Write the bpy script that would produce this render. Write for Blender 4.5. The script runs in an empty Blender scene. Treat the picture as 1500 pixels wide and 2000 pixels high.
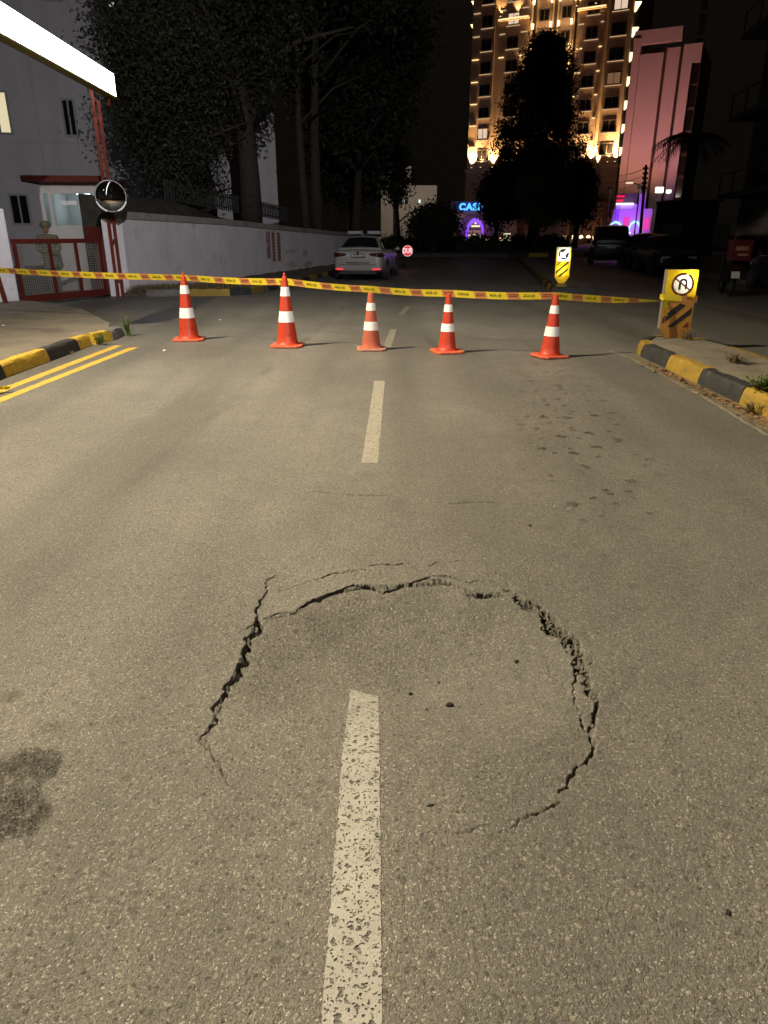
import bpy, bmesh, math, random
import numpy as np
from mathutils import Vector, Matrix, noise as mnoise

random.seed(7)
RNG = np.random.default_rng(11)
scene = bpy.context.scene
COL = scene.collection
R = math.radians

# ------------------------------------------------------------------ camera
FOC, CAM_H = 1387.0, 1.5                      # focal length in photo pixels, camera height in metres
PITCH = math.atan(543 / FOC)
CP, SP = math.cos(PITCH), math.sin(PITCH)
cam = bpy.data.cameras.new('camera')
cam.sensor_fit = 'VERTICAL'
cam.sensor_height = 24.0
cam.lens = 24.0 * FOC / 2000.0
cam.clip_start, cam.clip_end = 0.05, 2000
cam_ob = bpy.data.objects.new('camera', cam)
cam_ob.location = (0, 0, CAM_H)
cam_ob.rotation_euler = (math.pi / 2 - PITCH, 0, 0)
COL.objects.link(cam_ob)
scene.camera = cam_ob

# ------------------------------------------------------------------ night sky
world = bpy.data.worlds.new('World')
scene.world = world
world.use_nodes = True
wn, wl = world.node_tree.nodes, world.node_tree.links
wn.clear()
w_out = wn.new('ShaderNodeOutputWorld')
w_bg = wn.new('ShaderNodeBackground')
w_sky = wn.new('ShaderNodeTexSky')
w_sky.sky_type = 'NISHITA'
w_sky.sun_disc = False
w_sky.sun_elevation = R(-4)
w_sky.sun_rotation = R(200)
w_mix = wn.new('ShaderNodeMixRGB')
w_mix.blend_type = 'ADD'
w_mix.inputs[0].default_value = 1.0
w_mix.inputs[2].default_value = (0.075, 0.058, 0.043, 1)     # town glow on the night sky
wl.new(w_sky.outputs[0], w_mix.inputs[1])
wl.new(w_mix.outputs[0], w_bg.inputs[0])
w_bg.inputs[1].default_value = 0.05
wl.new(w_bg.outputs[0], w_out.inputs[0])

# ------------------------------------------------------------------ picture settings
scene.view_settings.view_transform = 'Standard'
scene.view_settings.look = 'None'
scene.view_settings.exposure = 0.0
scene.view_settings.gamma = 1.0
scene.view_settings.use_curve_mapping = False
scene.render.engine = 'CYCLES'
scene.cycles.use_denoising = True
scene.cycles.max_bounces = 4
scene.cycles.adaptive_threshold = 0.02
scene.cycles.transparent_max_bounces = 12
scene.cycles.sample_clamp_indirect = 4.0
scene.cycles.caustics_reflective = False
scene.cycles.caustics_refractive = False

# the town's street lamp on the left kerb, outside the frame, that lights the road
STREET_LAMP = Vector((-8.4, 6.8, 11.3))
STREET_LAMP_POWER = 21000.0
STREET_LAMP_COLOR = (1.0, 0.84, 0.57)
# added fill lamp on the median behind the camera, to light wall and building
FILL_LAMP = Vector((3.2, -7.0, 9.0))
FILL_LAMP_POWER = 11500.0
FILL_LAMP_COLOR = (1.0, 0.96, 0.93)

# ------------------------------------------------------------------ helpers: geometry of the place
def ray(u, v):
    x = (u - 750) / FOC
    y = (1000 - v) / FOC
    return x, CP + y * SP, -SP + y * CP

def G(u, v, z=0.0):
    a, b, c = ray(u, v)
    t = (z - CAM_H) / c
    return Vector((a * t, b * t, z))

def PY(u, v, y):
    a, b, c = ray(u, v)
    t = y / b
    return Vector((a * t, y, CAM_H + c * t))

class Wall:
    """A vertical plane through P0 along direction d (2-D); local s along it, z up, n out of it towards the camera."""
    def __init__(self, p0, d):
        self.p0 = Vector((p0[0], p0[1], 0))
        self.d = Vector((d[0], d[1], 0)).normalized()
        self.n = Vector((self.d.y, -self.d.x, 0))
        self.m = Matrix(((self.d.x, self.n.x, 0, p0[0]), (self.d.y, self.n.y, 0, p0[1]), (0, 0, 1, 0), (0, 0, 0, 1)))
    def sz(self, u, v):
        a, b, c = ray(u, v)
        # solve t*(a,b) = p0 + s*d
        det = a * (-self.d.y) - b * (-self.d.x)
        t = (self.p0.x * (-self.d.y) - self.p0.y * (-self.d.x)) / det
        hit = Vector((a * t, b * t, 0))
        return (hit - self.p0).dot(self.d), CAM_H + c * t

def off(y):
    """how far the road has swung to the right at distance y"""
    if y < 8: return 0.0
    if y < 17: return 0.0092 * (y - 8) ** 2
    return 0.745 + 0.14 * (y - 17)

# ------------------------------------------------------------------ helpers: objects
def link(o, parent=None):
    COL.objects.link(o)
    if parent is not None: o.parent = parent
    return o

def tag(o, label, cat, group=None, kind=None):
    o['label'] = label
    if cat: o['category'] = cat
    if group: o['group'] = group
    if kind: o['kind'] = kind
    return o

def thing(name, label, cat, loc=(0, 0, 0), rz=0.0, group=None):
    o = bpy.data.objects.new(name, None)
    o.empty_display_size = 0.2
    o.location = loc
    o.rotation_euler = (0, 0, rz)
    link(o)
    return tag(o, label, cat, group)

def struct(o):
    o['kind'] = 'structure'
    return o

def copy_tree(o, parent=None):
    c = o.copy()
    COL.objects.link(c)
    c.parent = parent
    for ch in list(o.children): copy_tree(ch, c)
    return c

class MB:
    """collects simple shapes into one mesh"""
    def __init__(self):
        self.v, self.f, self.mi = [], [], []
        self.m = Matrix.Identity(4)
    def add(self, vs, fs, mi=0):
        b = len(self.v)
        self.v += [tuple(self.m @ Vector(p)) for p in vs]
        self.f += [tuple(b + i for i in q) for q in fs]
        self.mi += [mi] * len(fs)
        return self
    def box(self, x0, x1, y0, y1, z0, z1, mi=0):
        vs = [(x0, y0, z0), (x1, y0, z0), (x1, y1, z0), (x0, y1, z0), (x0, y0, z1), (x1, y0, z1), (x1, y1, z1), (x0, y1, z1)]
        return self.add(vs, [(0, 3, 2, 1), (4, 5, 6, 7), (0, 1, 5, 4), (1, 2, 6, 5), (2, 3, 7, 6), (3, 0, 4, 7)], mi)
    def prism(self, poly, y0, y1, mi=0, axis='y'):
        """polygon in (x,z) extruded along y (axis='y'), or in (x,y) extruded along z (axis='z')"""
        n = len(poly)
        if axis == 'y': vs = [(a, y0, b) for a, b in poly] + [(a, y1, b) for a, b in poly]
        elif axis == 'x': vs = [(y0, a, b) for a, b in poly] + [(y1, a, b) for a, b in poly]
        else: vs = [(a, b, y0) for a, b in poly] + [(a, b, y1) for a, b in poly]
        fs = [tuple(range(n)), tuple(range(2 * n - 1, n - 1, -1))]
        fs += [(i, i + n, (i + 1) % n + n, (i + 1) % n) for i in range(n)]
        return self.add(vs, fs, mi)
    def tube(self, pts, rad, seg=8, mi=0, caps=True):
        pts = [Vector(p) for p in pts]
        if not hasattr(rad, '__len__'): rad = [rad] * len(pts)
        vs, fs = [], []
        for i, p in enumerate(pts):
            t = (pts[min(i + 1, len(pts) - 1)] - pts[max(i - 1, 0)]).normalized()
            ref = Vector((0, 0, 1)) if abs(t.z) < 0.9 else Vector((1, 0, 0))
            a = t.cross(ref).normalized()
            b = t.cross(a)
            for k in range(seg):
                w = 2 * math.pi * k / seg
                vs.append(p + (a * math.cos(w) + b * math.sin(w)) * rad[i])
        for i in range(len(pts) - 1):
            for k in range(seg):
                k2 = (k + 1) % seg
                fs.append((i * seg + k, i * seg + k2, (i + 1) * seg + k2, (i + 1) * seg + k))
        if caps:
            fs.append(tuple(range(seg - 1, -1, -1)))
            fs.append(tuple((len(pts) - 1) * seg + k for k in range(seg)))
        return self.add(vs, fs, mi)
    def lathe(self, prof, seg=24, mi=0, c=(0, 0, 0)):
        """profile of (r, z) turned about z"""
        vs, fs = [], []
        for r, z in prof:
            for k in range(seg):
                w = 2 * math.pi * k / seg
                vs.append((c[0] + r * math.cos(w), c[1] + r * math.sin(w), c[2] + z))
        for i in range(len(prof) - 1):
            for k in range(seg):
                k2 = (k + 1) % seg
                fs.append((i * seg + k, i * seg + k2, (i + 1) * seg + k2, (i + 1) * seg + k))
        return self.add(vs, fs, mi)
    def build(self, name, mat, parent=None, smooth=False, bevel=0.0, bev_seg=2, auto=None):
        me = bpy.data.meshes.new(name)
        me.from_pydata(self.v, [], self.f)
        mats = mat if isinstance(mat, (list, tuple)) else [mat]
        for m_ in mats: me.materials.append(m_)
        if len(mats) > 1: me.polygons.foreach_set('material_index', self.mi)
        bm = bmesh.new()
        bm.from_mesh(me)
        bmesh.ops.recalc_face_normals(bm, faces=bm.faces)
        if bevel > 0:
            es = [e for e in bm.edges if len(e.link_faces) == 2 and e.calc_face_angle(0) > 0.5]
            bmesh.ops.bevel(bm, geom=es, offset=bevel, segments=bev_seg, profile=0.6, affect='EDGES')
        bm.to_mesh(me)
        bm.free()
        if smooth:
            me.polygons.foreach_set('use_smooth', [True] * len(me.polygons))
            if auto:
                try: me.set_sharp_from_angle(angle=R(auto))
                except Exception: pass
        me.update()
        return link(bpy.data.objects.new(name, me), parent)

def np_mesh(name, V, F, mat, parent=None, smooth=False, uv=None):
    """V (n,3), F (m,k) all faces with k corners"""
    me = bpy.data.meshes.new(name)
    k = F.shape[1]
    me.vertices.add(len(V))
    me.vertices.foreach_set('co', np.ascontiguousarray(V, dtype=np.float32).ravel())
    me.loops.add(F.size)
    me.loops.foreach_set('vertex_index', np.ascontiguousarray(F, dtype=np.int32).ravel())
    me.polygons.add(len(F))
    me.polygons.foreach_set('loop_start', np.arange(0, F.size, k, dtype=np.int32))
    me.polygons.foreach_set('loop_total', np.full(len(F), k, dtype=np.int32))
    if smooth: me.polygons.foreach_set('use_smooth', np.ones(len(F), dtype=bool))
    me.update(calc_edges=True)
    me.validate()
    me.materials.append(mat)
    return link(bpy.data.objects.new(name, me), parent)

def text_geo(s, size, spacing=1.0, bold=0.0):
    """flat lettering as (verts, faces) in x,y centred on 0,0"""
    cu = bpy.data.curves.new('txt', 'FONT')
    cu.body = s
    cu.size = size
    cu.align_x, cu.align_y = 'CENTER', 'CENTER'
    cu.space_character = spacing
    cu.offset = bold
    cu.resolution_u = 3
    ob = bpy.data.objects.new('txt', cu)
    COL.objects.link(ob)
    dg = bpy.context.evaluated_depsgraph_get()
    me = bpy.data.meshes.new_from_object(ob.evaluated_get(dg))
    vs = [tuple(v.co) for v in me.vertices]
    fs = [tuple(p.vertices) for p in me.polygons]
    bpy.data.objects.remove(ob)
    bpy.data.curves.remove(cu)
    bpy.data.meshes.remove(me)
    return vs, fs

# ------------------------------------------------------------------ helpers: materials
def srgb(r, g, b):
    f = lambda c: ((c / 255) / 12.92) if c / 255 <= 0.04045 else (((c / 255) + 0.055) / 1.055) ** 2.4
    return (f(r), f(g), f(b))

def mat(name, col, rough=0.6, var=0.18, scale=6.0, metal=0.0, bump=0.0, bscale=60.0, emit=None, estr=0.0, spec=0.5, dirt=None, dirt_amt=0.0, dirt_scale=2.0):
    m = bpy.data.materials.new(name)
    m.use_nodes = True
    n, l = m.node_tree.nodes, m.node_tree.links
    b = n['Principled BSDF']
    b.inputs['Roughness'].default_value = rough
    b.inputs['Metallic'].default_value = metal
    b.inputs['Specular IOR Level'].default_value = spec
    tc = n.new('ShaderNodeTexCoord')
    if emit:
        b.inputs['Base Color'].default_value = (*[min(1, c) for c in col], 1)
        b.inputs['Emission Color'].default_value = (*emit, 1)
        b.inputs['Emission Strength'].default_value = estr
        return m
    nz = n.new('ShaderNodeTexNoise')
    nz.inputs['Scale'].default_value = scale
    nz.inputs['Detail'].default_value = 6
    nz.inputs['Roughness'].default_value = 0.65
    l.new(tc.outputs['Object'], nz.inputs['Vector'])
    rp = n.new('ShaderNodeValToRGB')
    lo = [max(0, c * (1 - var)) for c in col]
    hi = [min(1, c * (1 + var)) for c in col]
    rp.color_ramp.elements[0].position, rp.color_ramp.elements[1].position = 0.3, 0.7
    rp.color_ramp.elements[0].color = (*lo, 1)
    rp.color_ramp.elements[1].color = (*hi, 1)
    l.new(nz.outputs['Fac'], rp.inputs[0])
    out = rp.outputs[0]
    if dirt:
        n2 = n.new('ShaderNodeTexNoise')
        n2.inputs['Scale'].default_value = dirt_scale
        n2.inputs['Detail'].default_value = 9
        n2.inputs['Roughness'].default_value = 0.72
        l.new(tc.outputs['Object'], n2.inputs['Vector'])
        r2 = n.new('ShaderNodeValToRGB')
        r2.color_ramp.elements[0].position, r2.color_ramp.elements[1].position = 0.62 - 0.25 * dirt_amt, 0.72
        l.new(n2.outputs['Fac'], r2.inputs[0])
        mx = n.new('ShaderNodeMixRGB')
        l.new(r2.outputs[0], mx.inputs[0])
        l.new(out, mx.inputs[1])
        mx.inputs[2].default_value = (*dirt, 1)
        out = mx.outputs[0]
    l.new(out, b.inputs['Base Color'])
    if bump > 0:
        n3 = n.new('ShaderNodeTexNoise')
        n3.inputs['Scale'].default_value = bscale
        n3.inputs['Detail'].default_value = 5
        l.new(tc.outputs['Object'], n3.inputs['Vector'])
        bp = n.new('ShaderNodeBump')
        bp.inputs['Strength'].default_value = bump
        bp.inputs['Distance'].default_value = 0.01
        l.new(n3.outputs['Fac'], bp.inputs['Height'])
        l.new(bp.outputs[0], b.inputs['Normal'])
    return m

def glow(name, col, strength):
    return mat(name, (0.02, 0.02, 0.02), emit=col, estr=strength)

def point_light(name, loc, power, color, radius=0.1, parent=None):
    ld = bpy.data.lights.new(name, 'POINT')
    ld.energy, ld.color, ld.shadow_soft_size = power, color, radius
    o = bpy.data.objects.new(name, ld)
    o.location = loc
    return link(o, parent)

def spot_light(name, loc, target, power, color, size=60, blend=0.6, radius=0.1, parent=None):
    ld = bpy.data.lights.new(name, 'SPOT')
    ld.energy, ld.color, ld.shadow_soft_size = power, color, radius
    ld.spot_size, ld.spot_blend = R(size), blend
    o = bpy.data.objects.new(name, ld)
    o.location = loc
    o.rotation_euler = (Vector(target) - Vector(loc)).to_track_quat('-Z', 'Y').to_euler()
    return link(o, parent)

def add_streaks(m, amt, col, zs=0.12, scale=2.2):
    """rain streaks and damp running down a wall"""
    n, l = m.node_tree.nodes, m.node_tree.links
    b_ = n['Principled BSDF']
    src = b_.inputs['Base Color'].links[0].from_socket
    tc = n.new('ShaderNodeTexCoord')
    mp_ = n.new('ShaderNodeMapping')
    mp_.inputs['Scale'].default_value = (1.0, 1.0, zs)
    l.new(tc.outputs['Object'], mp_.inputs['Vector'])
    nz = n.new('ShaderNodeTexNoise')
    nz.inputs['Scale'].default_value, nz.inputs['Detail'].default_value, nz.inputs['Roughness'].default_value = scale, 8, 0.7
    l.new(mp_.outputs[0], nz.inputs['Vector'])
    rp = n.new('ShaderNodeValToRGB')
    rp.color_ramp.elements[0].position, rp.color_ramp.elements[1].position = 0.48, 0.72
    rp.color_ramp.elements[1].color = (amt, amt, amt, 1)
    l.new(nz.outputs['Fac'], rp.inputs[0])
    mx = n.new('ShaderNodeMixRGB')
    l.new(rp.outputs[0], mx.inputs[0]); l.new(src, mx.inputs[1])
    mx.inputs[2].default_value = (*col, 1)
    l.new(mx.outputs[0], b_.inputs['Base Color'])

M = {}
M['concrete'] = mat('pavement_concrete', (0.20, 0.175, 0.14), 0.85, 0.22, 2.2, bump=0.4, bscale=90, dirt=(0.10, 0.085, 0.065), dirt_amt=0.3, dirt_scale=1.3)
M['kerb_yellow'] = mat('kerb_yellow_paint', (0.62, 0.40, 0.035), 0.6, 0.16, 9, bump=0.5, bscale=50, dirt=(0.15, 0.12, 0.07), dirt_amt=0.42, dirt_scale=11)
M['kerb_black'] = mat('kerb_black_paint', (0.032, 0.032, 0.033), 0.6, 0.3, 9, bump=0.5, bscale=50, dirt=(0.14, 0.13, 0.11), dirt_amt=0.2, dirt_scale=8)
M['kerb_grey'] = mat('kerb_bare_concrete', (0.16, 0.15, 0.14), 0.8, 0.3, 9, bump=0.6, bscale=45, dirt=(0.3, 0.28, 0.24), dirt_amt=0.2, dirt_scale=9)
M['kerb_worn_yellow'] = mat('kerb_worn_yellow_paint', (0.31, 0.20, 0.025), 0.7, 0.22, 9, bump=0.5, bscale=50, dirt=(0.12, 0.10, 0.075), dirt_amt=0.35, dirt_scale=8)
M['wall_white'] = mat('boundary_wall_paint', (0.80, 0.77, 0.82), 0.8, 0.08, 1.6, bump=0.3, bscale=30, dirt=(0.52, 0.48, 0.49), dirt_amt=0.15, dirt_scale=0.9)
M['red_metal'] = mat('red_painted_steel', (0.12, 0.020, 0.015), 0.6, 0.2, 5, spec=0.2, dirt=(0.10, 0.035, 0.025), dirt_amt=0.2, dirt_scale=6)
M['rust_red'] = mat('rusty_red_steel', (0.16, 0.034, 0.018), 0.7, 0.3, 6, spec=0.15, dirt=(0.10, 0.05, 0.03), dirt_amt=0.3, dirt_scale=8)
M['wire'] = mat('galvanised_wire', (0.42, 0.40, 0.38), 0.5, 0.1, 8, metal=0.4)
M['dark_metal'] = mat('dark_metal', (0.04, 0.04, 0.042), 0.45, 0.2, 8, metal=0.3)
M['grey_metal'] = mat('grey_steel', (0.25, 0.25, 0.25), 0.45, 0.15, 6, metal=0.6)
M['white_paint'] = mat('white_painted_metal', (0.70, 0.69, 0.66), 0.5, 0.06, 5)
M['glass_dark'] = mat('dark_window_glass', (0.012, 0.012, 0.014), 0.08, 0.1, 3)
M['rubber'] = mat('tyre_rubber', (0.018, 0.018, 0.018), 0.8, 0.2, 20)
M['bark'] = mat('tree_bark', (0.045, 0.034, 0.026), 0.9, 0.35, 7, bump=0.8, bscale=24)
add_streaks(M['wall_white'], 0.32, (0.40, 0.37, 0.37), .3, 1.3)
# ================================================================== the road with its sinkhole
def crack_line(pts, seed, jag=0.16, levels=4):
    """pixel polyline with half-widths and depths -> jagged world polyline [(x, y, w, d)]"""
    rg = random.Random(seed)
    P = []
    for u, v, w, d in pts:
        g = G(u, v)
        P.append([g.x, g.y, w, d])
    for lv in range(levels):
        Q = [P[0]]
        for a, b in zip(P[:-1], P[1:]):
            dx, dy = b[0] - a[0], b[1] - a[1]
            L = math.hypot(dx, dy)
            if L < 0.008:
                Q.append(b); continue
            k = rg.uniform(-jag, jag) * L
            m = [(a[0] + b[0]) / 2 - dy / L * k, (a[1] + b[1]) / 2 + dx / L * k,
                 max(0.0022, (a[2] + b[2]) / 2 * rg.uniform(0.65, 1.4)), (a[3] + b[3]) / 2]
            Q += [m, b]
        P = Q
    return P

CR = []
# left crack, top to bottom
CR.append(crack_line([(540, 1121, 0.0024, .015), (523, 1140, 0.0026, .03), (515, 1162, 0.0037, .05), (503, 1195, 0.0058, .07), (496, 1232, 0.0069, .08),
                      (480, 1262, 0.0084, .085), (466, 1298, 0.0079, .08), (449, 1330, 0.0063, .07), (434, 1362, 0.0048, .06), (421, 1392, 0.0043, .05),
                      (408, 1425, 0.0031, .045), (397, 1455, 0.0024, .03)], 1, 0.24))
CR.append(crack_line([(397, 1455, 0.0024, .03), (416, 1474, 0.0024, .02), (428, 1487, 0.0024, .02), (434, 1508, 0.0024, .02), (447, 1532, 0.0024, .02), (473, 1551, 0.0024, .012)], 2, 0.2))
# main top crack
CR.append(crack_line([(516, 1205, 0.0024, .012), (545, 1194, 0.0024, .02), (578, 1193, 0.0025, .035), (600, 1172, 0.0037, .05), (640, 1156, 0.0050, .06), (675, 1145, 0.0056, .065), (706, 1140, 0.0062, .07),
                      (750, 1146, 0.0062, .07), (800, 1137, 0.0043, .06), (835, 1128, 0.0068, .06), (870, 1132, 0.0068, .06), (895, 1140, 0.0068, .05), (915, 1152, 0.0068, .05), (945, 1156, 0.0068, .045), (975, 1158, 0.0025, .02)], 3, 0.12))
# second top crack, further out
CR.append(crack_line([(545, 1153, 0.0024, .012), (575, 1143, 0.0024, .015), (610, 1131, 0.0024, .015), (640, 1122, 0.0031, .03), (670, 1117, 0.0037, .035), (700, 1112, 0.0031, .03), (735, 1113, 0.0024, .02)], 4, 0.16))
CR.append(crack_line([(720, 1104, 0.0024, .02), (745, 1101, 0.0037, .035), (775, 1102, 0.0043, .035), (800, 1099, 0.0031, .03), (835, 1104, 0.0024, .02), (870, 1096, 0.0024, .012), (925, 1096, 0.0024, .01)], 5, 0.16))
# inner strands at the upper right
CR.append(crack_line([(830, 1126, 0.0025, .02), (880, 1123, 0.0068, .045), (905, 1133, 0.0068, .045), (935, 1131, 0.0037, .035), (960, 1138, 0.0031, .03), (985, 1144, 0.0037, .04), (1010, 1154, 0.0055, .05)], 6, 0.16))
CR.append(crack_line([(990, 1136, 0.0024, .012), (1010, 1146, 0.0031, .02), (1030, 1158, 0.0039, .03), (1045, 1170, 0.0047, .04)], 8, 0.2))
# the wide break down the right side
CR.append(crack_line([(985, 1149, 0.0060, 0.040), (1010, 1157, 0.0131, 0.056), (1028, 1170, 0.0206, 0.069), (1045, 1178, 0.0168, 0.056), (1062, 1188, 0.0168, 0.073), (1078, 1204, 0.0281, 0.069),
                      (1092, 1222, 0.0206, 0.073), (1110, 1236, 0.0168, 0.081), (1128, 1248, 0.0159, 0.081), (1132, 1265, 0.0178, 0.081), (1128, 1285, 0.0131, 0.073), (1143, 1302, 0.0112, 0.064), (1150, 1335, 0.0122, 0.064),
                      (1163, 1352, 0.0094, 0.056), (1166, 1372, 0.0103, 0.056), (1163, 1390, 0.0084, 0.048), (1165, 1405, 0.0056, 0.036), (1152, 1414, 0.0037, 0.024)], 9, 0.2))
CR.append(crack_line([(1100, 1238, 0.0078, .06), (1112, 1256, 0.0047, .04), (1124, 1264, 0.0062, .05)], 10, 0.22))
CR.append(crack_line([(1126, 1285, 0.0078, .06), (1127, 1300, 0.0047, .04), (1120, 1316, 0.0031, .03), (1126, 1345, 0.0024, .02), (1134, 1372, 0.0024, .015), (1142, 1380, 0.0024, .02), (1137, 1394, 0.0031, .03), (1150, 1415, 0.0047, .04),
                      (1158, 1440, 0.0070, .055), (1161, 1455, 0.0062, .055), (1154, 1473, 0.0062, .05), (1147, 1487, 0.0055, .045), (1126, 1495, 0.0039, .035), (1123, 1507, 0.0047, .035), (1112, 1532, 0.0039, .03), (1091, 1547, 0.0024, .02)], 11, 0.18))
CR.append(crack_line([(1097, 1565, 0.0024, .02), (1070, 1577, 0.0031, .02), (1048, 1590, 0.0024, .02), (1030, 1595, 0.0024, .018), (1000, 1618, 0.0024, .012)], 12, 0.2))
CR.append(crack_line([(960, 1612, 0.0024, .015), (925, 1620, 0.0024, .012), (870, 1623, 0.0024, .01)], 13, 0.2))
CR.append(crack_line([(1078, 1272, 0.0024, .015), (1090, 1300, 0.0027, .018), (1112, 1326, 0.0024, .015)], 14, 0.2))
CR.append(crack_line([(1008, 1098, 0.0024, .012), (1030, 1110, 0.0024, .015), (1035, 1135, 0.0024, .012)], 15, 0.2))
CR.append(crack_line([(1140, 1300, 0.0024, .02), (1158, 1292, 0.0024, .015), (1155, 1280, 0.0024, .01)], 16, 0.2))
CR.append(crack_line([(480, 1228, 0.0024, .01), (500, 1214, 0.0024, .015), (520, 1203, 0.0024, .015)], 17, 0.2))
# an old transverse crack farther along the lane
CR.append(crack_line([(595, 957, .004, .010), (650, 962, .010, .03), (700, 967, .010, .03), (760, 966, .008, .022), (830, 976, .009, .026), (880, 983, .010, .03), (940, 980, .008, .022), (1010, 984, .008, .022), (1120, 994, .006, .016)], 18, 0.08, 3))

# boundary of the sunken slab with the drop at each vertex (none on the near side, where it hinges)
SLAB = [(470, 1552, 0), (434, 1508, .002), (397, 1455, .004), (421, 1392, .010), (449, 1330, .014), (480, 1262, .016), (503, 1195, .012), (516, 1205, .006), (578, 1193, .006), (600, 1172, .008),
        (640, 1156, .010), (706, 1140, .014), (800, 1137, .014), (870, 1132, .014), (915, 1152, .014), (985, 1155, .016), (1028, 1172, .022), (1078, 1204, .026), (1128, 1250, .026), (1150, 1335, .022),
        (1165, 1400, .020), (1160, 1450, .012), (1124, 1505, .005), (1050, 1590, 0), (960, 1640, 0), (760, 1700, 0), (580, 1640, 0)]
SLAB_P = np.array([[G(u, v).x, G(u, v).y] for u, v, s in SLAB])
SLAB_S = np.array([s for u, v, s in SLAB])
# dense samples along the boundary
_bs, _bd = [], []
for i in range(len(SLAB_P)):
    a, b = SLAB_P[i], SLAB_P[(i + 1) % len(SLAB_P)]
    for t in np.linspace(0, 1, 6, endpoint=False):
        _bs.append(a + (b - a) * t)
        _bd.append(SLAB_S[i] + (SLAB_S[(i + 1) % len(SLAB_P)] - SLAB_S[i]) * t)
_bs, _bd = np.array(_bs), np.array(_bd)

def inside_poly(X, Y, P):
    ins = np.zeros(X.shape, bool)
    n = len(P)
    j = n - 1
    for i in range(n):
        xi, yi, xj, yj = P[i, 0], P[i, 1], P[j, 0], P[j, 1]
        c = ((yi > Y) != (yj > Y)) & (X < (xj - xi) * (Y - yi) / (yj - yi + 1e-12) + xi)
        ins ^= c
        j = i
    return ins

_gr = np.random.default_rng(5).random((128, 128))
def vnoise(X, Y):
    xi, yi = np.floor(X).astype(int), np.floor(Y).astype(int)
    fx, fy = X - xi, Y - yi
    fx, fy = fx * fx * (3 - 2 * fx), fy * fy * (3 - 2 * fy)
    g = lambda a, b: _gr[a % 128, b % 128]
    return (g(xi, yi) * (1 - fx) + g(xi + 1, yi) * fx) * (1 - fy) + (g(xi, yi + 1) * (1 - fx) + g(xi + 1, yi + 1) * fx) * fy

BOWL_C = G(810, 1262)
def road_height(X, Y):
    """height of the asphalt: gentle unevenness, the sunken slab, the open cracks"""
    X, Y = np.asarray(X, float), np.asarray(Y, float)
    Z = (vnoise(X * 0.5 + 9, Y * 0.5) - 0.5) * 0.012
    near = (X > -1.6) & (X < 1.8) & (Y > 0.6) & (Y < 5.2)
    if not near.any(): return Z
    x, y = X[near], Y[near]
    fz = np.clip((0.95 - np.abs(x - 0.1)) / 0.1, 0, 1) * np.clip((3.3 - y) / 0.1, 0, 1) * np.clip((y - 1.2) / 0.1, 0, 1)
    z = (vnoise(x * 7, y * 7) - 0.5) * 0.006 + fz * ((vnoise(x * 23, y * 23) - 0.5) * 0.003 + (vnoise(x * 80, y * 80) - 0.5) * 0.0022)
    # the ground sags a little all round, then drops inside the broken edge
    r2 = ((x - BOWL_C.x) / 0.62) ** 2 + ((y - BOWL_C.y) / 0.62) ** 2
    z -= 0.022 * np.exp(-r2)
    ins = inside_poly(x, y, SLAB_P)
    if ins.any():
        xi, yi = x[ins], y[ins]
        sw = np.zeros(xi.shape); ss = np.zeros(xi.shape); dm = np.full(xi.shape, 9.0)
        for (bx, by), bd in zip(_bs, _bd):
            d2 = (xi - bx) ** 2 + (yi - by) ** 2 + 1e-5
            w = d2 ** -1.6
            sw += w; ss += w * bd
            dm = np.minimum(dm, d2)
        step = ss / sw
        ri = np.sqrt(((xi - BOWL_C.x) / 0.70) ** 2 + ((yi - BOWL_C.y) / 0.60) ** 2 + 0.010)
        k_ = np.clip(1.06 - ri, 0, 1)
        fd = np.clip(np.sqrt(dm) / 0.24, 0, 1)
        z[ins] -= step + 0.160 * k_ * fd * (2 - fd)
    # open cracks
    cut = np.zeros(x.shape)
    rag = 0.5 + 0.6 * vnoise(x * 48 + 3, y * 48) + 0.3 * vnoise(x * 110, y * 110 + 7)      # crumbling edges
    for P in CR:
        A = np.array(P)
        m = 0.06
        bb = (x > A[:, 0].min() - m) & (x < A[:, 0].max() + m) & (y > A[:, 1].min() - m) & (y < A[:, 1].max() + m)
        idx = np.nonzero(bb)[0]
        if not len(idx): continue
        for a, b in zip(P[:-1], P[1:]):
            w = max(a[2], b[2])
            sel = idx[(x[idx] > min(a[0], b[0]) - w) & (x[idx] < max(a[0], b[0]) + w) & (y[idx] > min(a[1], b[1]) - w) & (y[idx] < max(a[1], b[1]) + w)]
            if not len(sel): continue
            dx, dy = b[0] - a[0], b[1] - a[1]
            L2 = dx * dx + dy * dy + 1e-9
            t = np.clip(((x[sel] - a[0]) * dx + (y[sel] - a[1]) * dy) / L2, 0, 1)
            d = np.hypot(x[sel] - a[0] - t * dx, y[sel] - a[1] - t * dy)
            ww = (a[2] + (b[2] - a[2]) * t) * rag[sel]
            q = np.clip(1.2 * (1 - (d / ww) ** 1.4), 0, 1)
            cut[sel] = np.maximum(cut[sel], q * (a[3] + (b[3] - a[3]) * t))
    z -= cut
    Z[near] = z
    return Z

def axis(fine0, fine1, step, lo, hi, grow=1.09, maxstep=4.0):
    a = list(np.arange(fine0, fine1, step))
    s, p = step, a[-1]
    while p < hi:
        s = min(s * grow, maxstep); p += s; a.append(p)
    s, p = step, a[0]
    while p > lo:
        s = min(s * grow, maxstep); p -= s; a.insert(0, p)
    return np.array(a)

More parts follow.
